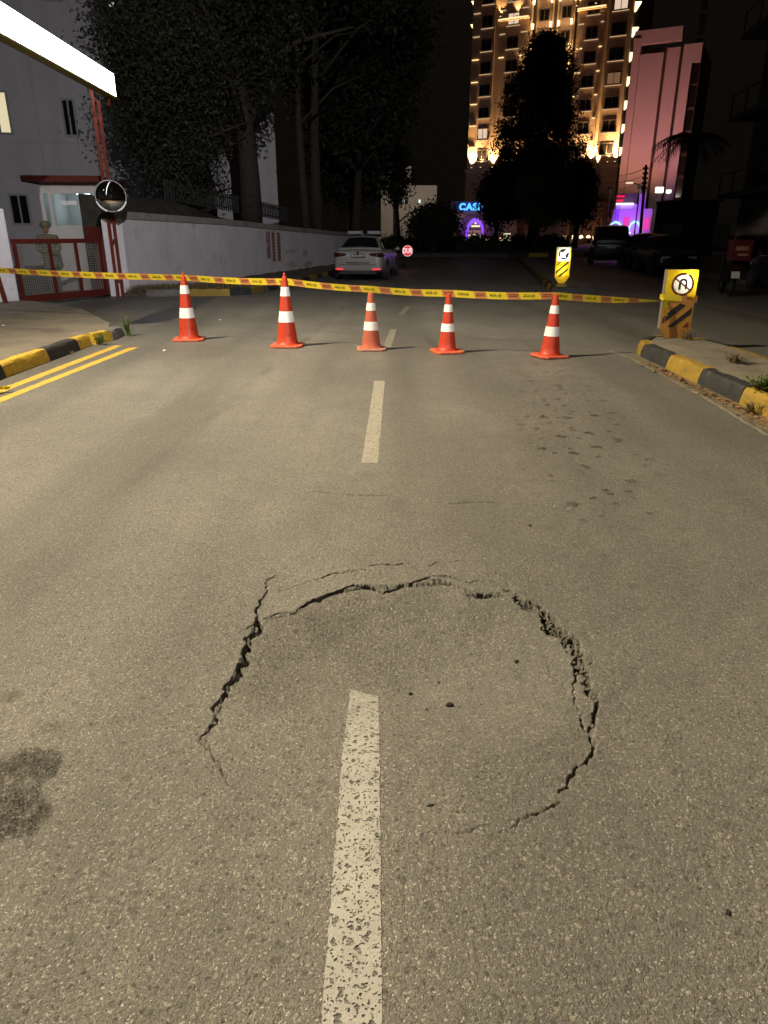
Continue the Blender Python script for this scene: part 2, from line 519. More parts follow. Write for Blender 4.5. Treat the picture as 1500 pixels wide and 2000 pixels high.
# asphalt -----------------------------------------------------------
def asphalt_material():
    m = bpy.data.materials.new('asphalt')
    m.use_nodes = True
    n, l = m.node_tree.nodes, m.node_tree.links
    b = n['Principled BSDF']
    tc = n.new('ShaderNodeTexCoord')
    def noise(scale, det=4, rough=0.6):
        t = n.new('ShaderNodeTexNoise')
        t.noise_dimensions = '2D'
        t.inputs['Scale'].default_value = scale
        t.inputs['Detail'].default_value = det
        t.inputs['Roughness'].default_value = rough
        l.new(tc.outputs['Object'], t.inputs['Vector'])
        return t.outputs['Fac']
    def vor(scale, feat='F1', vec=None, rnd=1.0):
        t = n.new('ShaderNodeTexVoronoi')
        t.feature = feat
        t.voronoi_dimensions = '2D'
        t.inputs['Scale'].default_value = scale
        t.inputs['Randomness'].default_value = rnd
        l.new(vec or tc.outputs['Object'], t.inputs['Vector'])
        return t
    def ramp(src, stops):
        r = n.new('ShaderNodeValToRGB')
        el = r.color_ramp.elements
        while len(el) < len(stops): el.new(0.5)
        for e, (p, c) in zip(el, stops):
            e.position = p
            e.color = (c, c, c, 1) if not hasattr(c, '__len__') else (*c, 1)
        l.new(src, r.inputs[0])
        return r.outputs[0]
    def math_(op, a, bb):
        t = n.new('ShaderNodeMath')
        t.operation = op
        for i, s in enumerate((a, bb)):
            if isinstance(s, (int, float)): t.inputs[i].default_value = s
            else: l.new(s, t.inputs[i])
        return t.outputs[0]
    def mix(f, a, bb, mode='MIX'):
        t = n.new('ShaderNodeMixRGB')
        t.blend_type = mode
        for i, s in ((0, f), (1, a), (2, bb)):
            if isinstance(s, (int, float)): t.inputs[i].default_value = s if i == 0 else (s, s, s, 1)
            elif isinstance(s, tuple): t.inputs[i].default_value = (*s, 1)
            else: l.new(s, t.inputs[i])
        return t.outputs[0]
    # distort the coordinates a little so stones are not round cells
    nv = n.new('ShaderNodeTexNoise')
    nv.inputs['Scale'].default_value = 70
    nv.inputs['Detail'].default_value = 3
    l.new(tc.outputs['Object'], nv.inputs['Vector'])
    vm = n.new('ShaderNodeMixRGB'); vm.blend_type = 'LINEAR_LIGHT'; vm.inputs[0].default_value = 0.008
    l.new(tc.outputs['Object'], vm.inputs[1]); l.new(nv.outputs['Color'], vm.inputs[2])
    vec = vm.outputs[0]
    big = noise(0.45, 5)
    mid = noise(3.2, 6, 0.7)
    base = mix(ramp(big, [(0.3, 0), (0.7, 1)]), (0.140, 0.135, 0.121), (0.205, 0.197, 0.176))
    stv = n.new('ShaderNodeMapping'); stv.inputs['Scale'].default_value = (1.0, 0.10, 1.0)
    l.new(tc.outputs['Object'], stv.inputs['Vector'])
    stn = n.new('ShaderNodeTexNoise'); stn.noise_dimensions = '2D'; stn.inputs['Scale'].default_value = 1.3; stn.inputs['Detail'].default_value = 5
    l.new(stv.outputs[0], stn.inputs['Vector'])
    base = mix(1.0, base, ramp(stn.outputs['Fac'], [(0.32, 0.78), (0.5, 1.0), (0.68, 1.14)]), 'MULTIPLY')
    base = mix(math_('MULTIPLY', ramp(mid, [(0.35, 0), (0.75, 1)]), 0.45), base, (0.130, 0.126, 0.118))
    v1 = vor(250, vec=vec)
    sep = n.new('ShaderNodeSeparateColor'); l.new(v1.outputs['Color'], sep.inputs[0])
    stone = ramp(sep.outputs[0], [(0.0, 0.62), (0.18, 0.92), (0.75, 1.02), (0.90, 1.15), (1.0, 2.5)])
    edge1 = ramp(v1.outputs['Distance'], [(0.0, 1.05), (0.45, 1.0), (0.8, 0.70)])
    col = mix(1.0, base, stone, 'MULTIPLY')
    col = mix(1.0, col, edge1, 'MULTIPLY')
    # larger chips, a few dark ones and a few pale ones
    v2 = vor(58, vec=vec)
    sep2 = n.new('ShaderNodeSeparateColor'); l.new(v2.outputs['Color'], sep2.inputs[0])
    chip_shape = ramp(v2.outputs['Distance'], [(0.26, 1), (0.34, 0)])
    dark_sel = ramp(sep2.outputs[0], [(0.86, 0), (0.90, 1)])
    pale_sel = ramp(sep2.outputs[1], [(0.90, 0), (0.94, 1)])
    col = mix(math_('MULTIPLY', math_('MULTIPLY', chip_shape, dark_sel), 0.75), col, (0.060, 0.055, 0.048))
    col = mix(math_('MULTIPLY', math_('MULTIPLY', chip_shape, pale_sel), 0.6), col, (0.34, 0.31, 0.25))
    fine0 = noise(110, 3, 0.6)
    v3 = vor(17, vec=vec)
    sep3 = n.new('ShaderNodeSeparateColor'); l.new(v3.outputs['Color'], sep3.inputs[0])
    big_chip = math_('MULTIPLY', ramp(math_('ADD', v3.outputs['Distance'], math_('MULTIPLY', math_('SUBTRACT', fine0, 0.5), 0.25)), [(0.13, 1), (0.20, 0)]), ramp(sep3.outputs[0], [(0.64, 0), (0.74, 1)]))
    col = mix(math_('MULTIPLY', big_chip, 0.55), col, (0.070, 0.066, 0.058))
    fine = noise(520, 2, 0.5)
    col = mix(1.0, col, ramp(fine, [(0.32, 0.48), (0.5, 1.0), (0.72, 1.5)]), 'MULTIPLY')
    fleck = noise(95, 3, 0.6)
    col = mix(math_('MULTIPLY', ramp(fleck, [(0.60, 0), (0.68, 1)]), 0.62), col, (0.068, 0.063, 0.054))
    col = mix(math_('MULTIPLY', ramp(noise(75, 3, 0.6), [(0.68, 0), (0.74, 1)]), 0.4), col, (0.30, 0.28, 0.235))
    # where things lie on the road: position masks
    xyz = n.new('ShaderNodeSeparateXYZ'); l.new(tc.outputs['Object'], xyz.inputs[0])
    X, Y = xyz.outputs[0], xyz.outputs[1]
    wob = math_('MULTIPLY', math_('SUBTRACT', noise(8.0, 8, 0.75), 0.5), 1.7)
    def blob(cx, cy, rx, ry, soft=0.14, wobble=1.0):
        dx = math_('DIVIDE', math_('SUBTRACT', X, cx), rx)
        dy = math_('DIVIDE', math_('SUBTRACT', Y, cy), ry)
        d = math_('SQRT', math_('ADD', math_('MULTIPLY', dx, dx), math_('MULTIPLY', dy, dy)), 0)
        d = math_('ADD', d, math_('MULTIPLY', wob, wobble))
        return ramp(d, [(1.0 - soft if soft < 1 else 0.0, 1), (1.0, 0)])
    g1, g2, g3, g4 = G(40, 1500), G(10, 1590), G(20, 1360), G(100, 1420)
    stain = math_('MAXIMUM', blob(g1.x, g1.y, 0.14, 0.10), blob(g2.x, g2.y, 0.12, 0.13))
    stain = math_('MULTIPLY', stain, ramp(noise(16, 6, 0.75), [(0.34, 0.35), (0.52, 1.0)]))
    stain = math_('MAXIMUM', stain, math_('MULTIPLY', blob(g3.x, g3.y, 0.06, 0.05, 0.5), 0.6))
    stain = math_('MAXIMUM', stain, math_('MULTIPLY', blob(g4.x, g4.y, 0.05, 0.04, 0.5), 0.4))
    # drips that lead away to the upper right
    vd = vor(4.2)
    sepd = n.new('ShaderNodeSeparateColor'); l.new(vd.outputs['Color'], sepd.inputs[0])
    vd2 = vor(7.0)
    sepd2 = n.new('ShaderNodeSeparateColor'); l.new(vd2.outputs['Color'], sepd2.inputs[0])
    wobs = math_('MULTIPLY', math_('SUBTRACT', noise(26, 3, 0.6), 0.5), 0.22)
    vdd, vdd2 = math_('ADD', vd.outputs['Distance'], wobs), math_('ADD', vd2.outputs['Distance'], wobs)
    drip = math_('MULTIPLY', ramp(vdd, [(0.15, 1), (0.19, 0)]), ramp(sepd.outputs[0], [(0.62, 0), (0.72, 1)]))
    drip2 = math_('MULTIPLY', ramp(vdd2, [(0.14, 1), (0.19, 0)]), ramp(sepd2.outputs[0], [(0.55, 0), (0.75, 1)]))
    dxt = math_('DIVIDE', math_('SUBTRACT', math_('SUBTRACT', X, 1.62), math_('MULTIPLY', math_('SUBTRACT', Y, 6.0), 0.14)), 0.62)
    dyt = math_('DIVIDE', math_('SUBTRACT', Y, 6.0), 3.9)
    dt = math_('SQRT', math_('ADD', math_('MULTIPLY', dxt, dxt), math_('MULTIPLY', dyt, dyt)), 0)
    track = ramp(math_('ADD', dt, math_('MULTIPLY', wob, 0.5)), [(0.55, 1), (1.0, 0)])
    seam = math_('ABSOLUTE', math_('SUBTRACT', math_('ADD', math_('ADD', X, 1.32), math_('MULTIPLY', wob, 0.06)), math_('MULTIPLY', math_('SUBTRACT', Y, 9.3), 0.065)), 0)
    seam = math_('MULTIPLY', ramp(seam, [(0.02, 1), (0.09, 0)]), math_('MULTIPLY', ramp(noise(1.1, 4), [(0.4, 0), (0.55, 1)]), 0.4))
    col = mix(seam, col, (0.075, 0.066, 0.055))
    wet = math_('MULTIPLY', math_('MAXIMUM', drip, drip2), track)
    allwet = math_('MAXIMUM', stain, math_('MULTIPLY', wet, 0.8))
    speck = ramp(sep.outputs[2], [(0.72, 1.0), (0.85, 0.25)])
    col = mix(math_('MULTIPLY', allwet, speck), col, mix(1.0, col, (0.17, 0.15, 0.115), 'MULTIPLY'))
    l.new(col, b.inputs['Base Color'])
    # relief
    h = math_('ADD', math_('MULTIPLY', ramp(v1.outputs['Distance'], [(0.0, 1), (0.8, 0)]), 0.6), math_('MULTIPLY', fine, 0.7))
    h = math_('ADD', h, math_('MULTIPLY', ramp(v2.outputs['Distance'], [(0.1, 1), (0.5, 0)]), 0.5))
    bp = n.new('ShaderNodeBump')
    bp.inputs['Strength'].default_value = 0.85
    bp.inputs['Distance'].default_value = 0.0035
    l.new(h, bp.inputs['Height'])
    l.new(bp.outputs[0], b.inputs['Normal'])
    rg = mix(1.0, ramp(sep.outputs[1], [(0.0, 0.70), (0.75, 0.55), (1.0, 0.24)]), mix(math_('MULTIPLY', allwet, 1.0), 1.0, 0.62), 'MULTIPLY')
    l.new(rg, b.inputs['Roughness'])
    b.inputs['Specular IOR Level'].default_value = 0.45
    return m

M['asphalt'] = asphalt_material()
gx = axis(-0.78, 0.98, 0.0042, -70, 60)
_y1 = np.arange(1.30, 3.28, 0.0042)
_y2 = np.arange(3.29, 3.88, 0.02)
_y3 = np.arange(3.90, 4.34, 0.0055)
gy = np.concatenate([axis(1.30, 1.31, 0.0042, -25, 1.30)[:-1][:-2], _y1, _y2, axis(3.90, 4.34, 0.0055, 3.90, 62)])
gy = np.unique(gy)
XX, YY = np.meshgrid(gx, gy)
ZZ = road_height(XX.ravel(), YY.ravel())
nx, ny = len(gx), len(gy)
ids = np.arange(nx * ny).reshape(ny, nx)
Fq = np.stack([ids[:-1, :-1], ids[:-1, 1:], ids[1:, 1:], ids[1:, :-1]], -1).reshape(-1, 4)
road = struct(np_mesh('road', np.stack([XX.ravel(), YY.ravel(), ZZ], 1), Fq, M['asphalt'], smooth=True))

M['earth'] = mat('dry_earth', (0.09, 0.075, 0.055), 0.95, 0.3, 0.8, bump=0.5, bscale=12)
g = MB()
g.add([(-900, -300, -0.4), (900, -300, -0.4), (900, 1200, -0.4), (-900, 1200, -0.4)], [(0, 1, 2, 3)])
struct(g.build('ground', M['earth']))

# painted lines ------------------------------------------------------
def paint_material(name, col, wear, scale=55, holes=0.5):
    m = mat(name, col, 0.65, 0.10, 14, bump=0.3, bscale=200)
    n, l = m.node_tree.nodes, m.node_tree.links
    b = n['Principled BSDF']
    tc = n.new('ShaderNodeTexCoord')
    nv = n.new('ShaderNodeTexNoise'); nv.inputs['Scale'].default_value = 60; nv.inputs['Detail'].default_value = 4
    l.new(tc.outputs['Object'], nv.inputs['Vector'])
    vm = n.new('ShaderNodeMixRGB'); vm.blend_type = 'LINEAR_LIGHT'; vm.inputs[0].default_value = 0.012
    l.new(tc.outputs['Object'], vm.inputs[1]); l.new(nv.outputs['Color'], vm.inputs[2])
    v = n.new('ShaderNodeTexVoronoi'); v.inputs['Scale'].default_value = scale
    l.new(vm.outputs[0], v.inputs['Vector'])
    sp = n.new('ShaderNodeSeparateColor'); l.new(v.outputs['Color'], sp.inputs[0])
    v2 = n.new('ShaderNodeTexVoronoi'); v2.inputs['Scale'].default_value = scale * 2.4
    l.new(vm.outputs[0], v2.inputs['Vector'])
    sp2 = n.new('ShaderNodeSeparateColor'); l.new(v2.outputs['Color'], sp2.inputs[0])
    def hole(vv, s, sel, r):
        a = n.new('ShaderNodeMath'); a.operation = 'LESS_THAN'; l.new(vv.outputs['Distance'], a.inputs[0]); a.inputs[1].default_value = r
        c = n.new('ShaderNodeMath'); c.operation = 'GREATER_THAN'; l.new(s.outputs[0], c.inputs[0]); c.inputs[1].default_value = sel
        d = n.new('ShaderNodeMath'); d.operation = 'MULTIPLY'; l.new(a.outputs[0], d.inputs[0]); l.new(c.outputs[0], d.inputs[1])
        return d.outputs[0]
    h = n.new('ShaderNodeMath'); h.operation = 'MAXIMUM'
    l.new(hole(v, sp, 1 - wear, 0.42), h.inputs[0]); l.new(hole(v2, sp2, 1 - wear * 1.1, 0.42), h.inputs[1])
    nb = n.new('ShaderNodeTexNoise'); nb.inputs['Scale'].default_value = 110; nb.inputs['Detail'].default_value = 5; nb.inputs['Roughness'].default_value = 0.7
    l.new(tc.outputs['Object'], nb.inputs['Vector'])
    g1 = n.new('ShaderNodeMath'); g1.operation = 'GREATER_THAN'; l.new(nb.outputs['Fac'], g1.inputs[0]); g1.inputs[1].default_value = 0.66 - 0.2 * holes * wear
    h2 = n.new('ShaderNodeMath'); h2.operation = 'MAXIMUM'; l.new(h.outputs[0], h2.inputs[0]); l.new(g1.outputs[0], h2.inputs[1])
    tr = n.new('ShaderNodeBsdfTransparent')
    ms = n.new('ShaderNodeMixShader')
    l.new(h2.outputs[0], ms.inputs[0]); l.new(b.outputs[0], ms.inputs[1]); l.new(tr.outputs[0], ms.inputs[2])
    l.new(ms.outputs[0], n['Material Output'].inputs[0])
    return m

M['line_white'] = paint_material('worn_white_road_paint', (0.34, 0.335, 0.31), 0.34)
M['line_white_far'] = paint_material('thin_white_road_paint', (0.34, 0.32, 0.27), 0.36)
M['line_white_faint'] = paint_material('faint_white_road_paint', (0.27, 0.25, 0.21), 0.4)
M['line_yellow'] = paint_material('yellow_road_paint', (0.62, 0.38, 0.05), 0.12)

def road_strip(name, left, right, matl, parent, lift=0.002, step=0.02, jit=0.004):
    """a painted strip between two edge polylines (same count), laid on the asphalt"""
    Ls, Rs = [], []
    for (a, b, c, d) in zip(left[:-1], left[1:], right[:-1], right[1:]):
        k = max(2, int(math.hypot(b[0] - a[0], b[1] - a[1]) / step))
        for i in range(k):
            t = i / k
            Ls.append((a[0] + (b[0] - a[0]) * t, a[1] + (b[1] - a[1]) * t))
            Rs.append((c[0] + (d[0] - c[0]) * t, c[1] + (d[1] - c[1]) * t))
    Ls.append(left[-1]); Rs.append(right[-1])
    A, B = np.array(Ls), np.array(Rs)
    jA, jB = (np.random.default_rng(3).random(len(A)) - .5) * jit, (np.random.default_rng(4).random(len(A)) - .5) * jit
    W = 9
    V = []
    for k in range(W):
        t = k / (W - 1)
        P = A * (1 - t) + B * t
        P[:, 0] += jA * (1 - t) + jB * t
        V.append(P)
    V = np.stack(V, 1).reshape(-1, 2)
    Z = road_height(V[:, 0], V[:, 1]) + lift
    n_ = len(A)
    idd = np.arange(n_ * W).reshape(n_, W)
    F = np.stack([idd[:-1, :-1], idd[:-1, 1:], idd[1:, 1:], idd[1:, :-1]], -1).reshape(-1, 4)
    return np_mesh(name, np.column_stack([V, Z]), F, matl, parent, smooth=True)

def dash(y0, y1, x0, x1, w, matl):
    o = road_strip('lane_dash', [(x0 - w / 2, y0), (x1 - w / 2, y1)], [(x0 + w / 2, y0), (x1 + w / 2, y1)], matl, road, step=0.02 if y1 < 4 else 0.1)
    return o
road_strip('lane_dash', [(-0.120, -0.9), (-0.128, 1.0), (-0.130, 2.30)], [(0.0, -0.9), (-0.004, 1.0), (-0.022, 2.28)], M['line_white'], road)
dash(4.77, 7.74, -0.10, -0.05, 0.115, M['line_white_far'])
dash(10.17, 12.31, 0.04, 0.16, 0.11, M['line_white_faint'])
dash(14.6, 16.43, 0.34, 0.54, 0.11, M['line_white_faint'])
for y in (30.2, 34.0): dash(y, y + 2.2, 9.15 + 0.1 * (y - 30), 9.4 + 0.1 * (y - 30), 0.12, M['line_white_faint'])
road_strip('yellow_edge_line', [(-4.02, 3.0), (-3.98, 7.28), (-3.88, 10.37)], [(-3.90, 3.0), (-3.86, 7.28), (-3.76, 10.40)], M['line_yellow'], road, step=0.1, jit=0.012)
road_strip('yellow_edge_line', [(-3.80, 3.0), (-3.76, 6.84), (-3.60, 10.15)], [(-3.69, 3.0), (-3.65, 6.84), (-3.48, 10.25)], M['line_yellow'], road, step=0.1, jit=0.012)

# old paint ghost curve beside the right island, dusty gutter strip
M['gutter_dust'] = paint_material('gutter_dust', (0.20, 0.165, 0.10), 0.3, 30)
road_strip('gutter_dust', [(3.10, 3.5), (3.14, 6.6), (3.17, 8.5), (3.22, 9.4)], [(3.37, 3.5), (3.37, 6.6), (3.37, 8.5), (3.37, 9.4)], M['gutter_dust'], road, lift=0.004, step=0.1, jit=0.06)
M['ghost_paint'] = paint_material('old_paint_trace', (0.30, 0.27, 0.21), 0.5)
road_strip('old_paint_trace', [(3.04, 5.5), (3.11, 6.6), (3.15, 8.5), (3.16, 9.3), (3.05, 9.9)], [(3.08, 5.5), (3.15, 6.6), (3.19, 8.5), (3.20, 9.3), (3.13, 9.95)], M['ghost_paint'], road, lift=0.006, step=0.1, jit=0.03)

# ------------------------------------------------------------------ kerbs and pavements
_kj = random.Random(21)
def kerb_stone(parent, p0, p1, out, h=0.15, w=0.16, matl=None, z0=-0.02, rough=0.006):
    """one kerb stone from p0 to p1 (2-D, foot of the road side); out = unit 2-D vector towards the road"""
    p0, p1 = Vector((p0[0], p0[1], 0)), Vector((p1[0], p1[1], 0))
    d = (p1 - p0)
    L = d.length
    d.normalize()
    o = Vector((out[0], out[1], 0))
    prof = [(0.0, z0), (-0.012, h * 0.35), (-0.03, h * 0.8), (-0.05, h * 0.97), (-0.075, h), (-w, h + 0.002), (-w, z0)]
    n_ = max(3, int(L / 0.07))
    vs, fs = [], []
    for i in range(n_ + 1):
        t = i / n_
        e = 1.0 if 0 < i < n_ else 0.0
        for (q, z) in prof:
            sh = _kj.uniform(-rough, rough) * (1 if 0 < i < n_ else .3) if z > 0 else 0
            inset = 0.0015 if (i in (0, n_) and z > h * 0.5) else 0
            tt = t * L + (0.0015 if i == 0 else (-0.0015 if i == n_ else _kj.uniform(-0.01, 0.01)))
            p = p0 + d * tt + o * (q + sh - inset) + Vector((0, 0, z + (_kj.uniform(-rough, rough) if z > 0 else 0) - inset))
            vs.append(p)
    k = len(prof)
    for i in range(n_):
        for j in range(k - 1):
            fs.append((i * k + j, i * k + j + 1, (i + 1) * k + j + 1, (i + 1) * k + j))
    fs.append(tuple(range(k)))
    fs.append(tuple(n_ * k + j for j in range(k - 1, -1, -1)))
    b = MB()
    b.add(vs, fs)
    return b.build('kerb_stone', matl, parent, smooth=True, auto=24)

def slab_sheet(name, poly, z0, z1, matl, sub=0.25, amp=0.006, seed=1):
    """a raised paved area with an uneven top"""
    me = bpy.data.meshes.new(name)
    bm = bmesh.new()
    top = [bm.verts.new((x, y, z1)) for x, y in poly]
    f = bm.faces.new(top)
    bmesh.ops.triangulate(bm, faces=[f])
    for _ in range(7):
        es = [e for e in bm.edges if e.calc_length() > sub]
        if not es: break
        bmesh.ops.subdivide_edges(bm, edges=es, cuts=1)
        bmesh.ops.triangulate(bm, faces=[q for q in bm.faces if len(q.verts) > 3])
    bd = [e for e in bm.edges if e.is_boundary]
    ret = bmesh.ops.extrude_edge_only(bm, edges=bd)
    low = [v for v in ret['geom'] if isinstance(v, bmesh.types.BMVert)]
    ls = set(low)
    for v in bm.verts:
        if v in ls: v.co.z = z0
        else: v.co.z += amp * 2 * (mnoise.noise(Vector((v.co.x * 1.3 + seed, v.co.y * 1.3, 0))) + 0.5 * mnoise.noise(Vector((v.co.x * 6, v.co.y * 6, seed))))
    bmesh.ops.recalc_face_normals(bm, faces=bm.faces)
    bm.to_mesh(me); bm.free()
    me.materials.append(matl)
    return struct(link(bpy.data.objects.new(name, me)))

# left pavement in front of the compound
pav_l = slab_sheet('pavement_left', [(-4.32, 1.0), (-4.32, 9.9), (-4.26, 10.9), (-4.30, 11.4), (-4.55, 12.1), (-5.2, 13.2), (-5.95, 14.45), (-6.9, 15.6), (-7.7, 16.2), (-9.6, 16.6), (-12, 10), (-12, 1.0)], -0.05, 0.13, M['concrete'], 0.3, 0.008, 2)
KL = [(4.0, 5.0, 'kerb_black'), (5.0, 6.0, 'kerb_yellow'), (6.0, 7.95, 'kerb_black'), (7.95, 9.03, 'kerb_yellow'), (9.03, 9.98, 'kerb_black'), (9.99, 10.40, 'kerb_yellow')]
for y0, y1, k in KL:
    kerb_stone(pav_l, (-4.22 + 0.01 * (y0 > 9), y0), (-4.22 + 0.02 * (y1 > 9), y1), (1, 0), 0.16, 0.15, M[k])
kerb_stone(pav_l, (-4.17, 10.48), (-4.08, 10.92), (0.98, -0.17), 0.15, 0.17, M['kerb_yellow'], rough=0.012)
kerb_stone(pav_l, (-4.07, 10.95), (-4.10, 11.50), (0.99, 0.1), 0.14, 0.18, M['kerb_grey'], rough=0.016)
# loose broken concrete at the end of the kerb
for i, (x, y, s) in enumerate([(-4.34, 11.62, .16), (-4.52, 11.85, .13), (-4.28, 11.75, .09), (-4.03, 10.44, .05), (-4.7, 12.0, .10)]):
    b = MB(); b.lathe([(0, -.3), (.42, -.25), (.5, .0), (.38, .28), (0, .34)], 7)
    o = b.build('concrete_chunk', M['kerb_grey'], None)
    o.location = (x, y, 0.06 if i < 3 else 0.02); o.scale = (s * 1.4, s, s * 0.8); o.rotation_euler = (0.3 * i, 0.2, i * 1.1)
    tag(o, ['grey broken concrete chunk at the tip of the left pavement, largest of its pile', 'broken concrete chunk behind the end of the left kerb', 'small broken concrete chunk against the grey end kerb stone', 'small pale stone in the gap between two yellow kerb stones', 'flat broken concrete chunk on the far edge of the left pavement'][i], 'concrete chunk', 'broken concrete at the left kerb end')

# kerbed corner beyond the gate drive, with the verge under the long wall
verge = slab_sheet('verge_left', [(-6.75, 19.15), (-6.1, 19.05), (-4.1, 19.35), (-3.62, 19.9), (-3.42, 21.6), (-3.0, 24), (-0.9, 40), (0.2, 48), (-2.0, 50), (-2.7, 37.5), (-6.85, 19.6)], -0.05, 0.10, M['earth'], 0.5, 0.03, 5)
FK = [((-6.10, 18.98), (-5.15, 19.06), 'kerb_grey'), ((-5.13, 19.07), (-4.0, 19.24), 'kerb_worn_yellow'), ((-3.98, 19.25), (-3.50, 19.75), 'kerb_black'), ((-3.49, 19.8), (-3.36, 20.9), 'kerb_worn_yellow')]
for a, b_, k in FK:
    dx, dy = b_[0] - a[0], b_[1] - a[1]
    L = math.hypot(dx, dy)
    kerb_stone(verge, a, b_, (dy / L, -dx / L), 0.17, 0.15, M[k], rough=0.014)
y = 21.0
i = 0
while y < 47:
    xa, xb = -4.25 + off(y) - .3, -4.25 + off(y + 1) - .3
    xa, xb = max(xa, -3.4 + (y - 21) * .135), max(xb, -3.4 + (y - 20) * .135)
    kerb_stone(verge, (xa, y), (xb, y + 0.98), (0.99, -0.14), 0.14, 0.15, M['kerb_black' if i % 2 == 0 else 'kerb_worn_yellow'])
    y += 1.0; i += 1

# right median, near part with rounded nose
isl_in = [(3.50, -2.0), (3.50, 9.3), (3.58, 9.8), (3.75, 10.15), (3.98, 10.28), (4.2, 10.15), (4.36, 9.8), (4.42, 9.2), (4.42, -2.0)]
isl = slab_sheet('median_island', isl_in, -0.05, 0.155, M['concrete'], 0.25, 0.012, 9)
KR = [(1.9, 2.85, 0), (2.86, 3.8, 1), (3.81, 4.75, 0), (4.76, 5.70, 0), (5.71, 6.65, 1), (6.66, 7.60, 0), (7.61, 8.54, 1), (8.55, 9.44, 0)]
for y0, y1, c in KR:
    kerb_stone(isl, (3.36, y0), (3.36, y1), (-1, 0), 0.165, 0.16, M['kerb_worn_yellow' if c else 'kerb_black'])
NOSE = [(3.36, 9.45), (3.46, 9.90), (3.68, 10.25), (3.98, 10.40), (4.28, 10.25), (4.48, 9.9), (4.56, 9.3)]
for i in range(len(NOSE) - 1):
    a, b_ = NOSE[i], NOSE[i + 1]
    dx, dy = b_[0] - a[0], b_[1] - a[1]
    L = math.hypot(dx, dy)
    kerb_stone(isl, a, b_, (-dy / L, dx / L), 0.165, 0.15, M['kerb_worn_yellow' if i % 2 == 0 else 'kerb_black'])
for k in range(10):
    y0 = 9.28 - k
    kerb_stone(isl, (4.56, y0 - 0.98), (4.56, y0), (1, 0), 0.15, 0.15, M['kerb_black' if k % 2 else 'kerb_worn_yellow'])

# right median, far part
def med(y, side): return 3.36 + off(y) + (0 if side < 0 else 1.15)
far_poly = [(med(y, -1) + .13, y) for y in np.arange(20.2, 49, 2)] + [(med(y, 1) - .13, y) for y in np.arange(48.2, 19, -2)]
far_isl = slab_sheet('median_island_far', far_poly, -0.05, 0.15, M['concrete'], 0.8, 0.012, 13)
for k in range(29):
    y0 = 20.0 + k
    kerb_stone(far_isl, (med(y0, -1), y0), (med(y0 + .98, -1), y0 + .98), (-1, 0.1), 0.165, 0.16, M['kerb_worn_yellow' if k % 2 else 'kerb_black'])
kerb_stone(far_isl, (med(20, -1), 20.0), (med(20, 1), 20.0), (0, -1), 0.165, 0.16, M['kerb_black'])

# far kerb across the junction
far_pav = slab_sheet('pavement_far', [(-6, 53.6), (9, 52.2), (13, 53.0), (17, 56), (22, 62), (26, 75), (60, 110), (-40, 110), (-30, 54)], -0.05, 0.13, M['earth'], 3.0, 0.02, 17)
FP = [(-6, 53.5), (8.6, 51.9), (12.9, 52.7), (17.0, 55.6), (21.8, 61.6), (25.6, 74.0)]
i = 0
for a, b_ in zip(FP[:-1], FP[1:]):
    dx, dy = b_[0] - a[0], b_[1] - a[1]
    L = math.hypot(dx, dy)
    nseg = int(L / 1.45)
    for k in range(nseg):
        t0, t1 = k / nseg, (k + 0.97) / nseg
        kerb_stone(far_pav, (a[0] + dx * t0, a[1] + dy * t0), (a[0] + dx * t1, a[1] + dy * t1), (dy / L, -dx / L), 0.28, 0.2, M['kerb_yellow' if i % 2 and a[0] + dx * t0 > 8 else 'kerb_black'])  # left stretch all black, the colour standing in for unlit kerb
        i += 1

# right-hand pavement behind the parked vehicles
rp_poly = [(9.8 + off(y) + 1.5 * (y < 15), y) for y in (-10, 5, 14, 22, 30, 40, 50)] + [(40, 50), (40, -10)]
pav_r = slab_sheet('pavement_right', rp_poly, -0.05, 0.12, M['concrete'], 2.5, 0.01, 19)
# ================================================================== street lamp that lights the road (left, outside the frame), and the added fill lamp
M['lamp_glow'] = glow('street_lamp_lens', (1.0, .82, .55), 30)
M['fill_lamp_glow'] = glow('fill_lamp_lens', (1.0, .93, .84), 30)
def street_lamp(label, lp, side, aim, power, col, lens, size, blend, narrow):
    h = lp.z
    t = thing('street_lamp', label, 'street lamp', (lp.x - side * 1.3, lp.y, 0.12), 0, 'street lamps of the row')
    b = MB(); b.tube([(0, 0, 0), (0, 0, h * .4), (0, 0, h - .4)], [.11, .085, .06], 10); b.build('pole', M['grey_metal'], t, True)
    b = MB(); b.tube([(0, 0, h - .5), (side * .3, 0, h - .15), (side * 1.05, 0, h)], .035, 8); b.build('arm', M['grey_metal'], t, True)
    b = MB(); b.box(min(side * .95, side * 1.65), max(side * .95, side * 1.65), -.14, .14, h, h + .1); b.build('lamp_head', M['grey_metal'], t, bevel=.02)
    b = MB(); b.box(min(side * 1.1, side * 1.55), max(side * 1.1, side * 1.55), -.10, .10, h - .015, h - .002); b.build('lens', lens, t)
    lo = spot_light('street_lamp_light', lp + Vector((0, 0, -.05)), aim, power, col, size, blend, 0.05)
    zz_ = (lp - Vector(aim)).normalized()
    xx_ = (Vector((0, 1, 0)) - zz_ * zz_.y).normalized()
    yy_ = zz_.cross(xx_)
    lo.rotation_euler = Matrix((xx_, yy_, zz_)).transposed().to_euler()
    lo.scale = (1.0, narrow, 1.0)          # the beam is thrown along the road, less across it
street_lamp('tall grey street lamp on the left pavement, outside the frame, lighting the road', STREET_LAMP, 1, (-0.6, 1.2, 0), STREET_LAMP_POWER, STREET_LAMP_COLOR, M['lamp_glow'], 157, 1.0, 0.29)
street_lamp('added fill lamp on a tall grey pole on the median, behind the camera', FILL_LAMP, -1, (-5.8, 27.5, 2.6), FILL_LAMP_POWER, FILL_LAMP_COLOR, M['fill_lamp_glow'], 54, 1.0, 1.0)

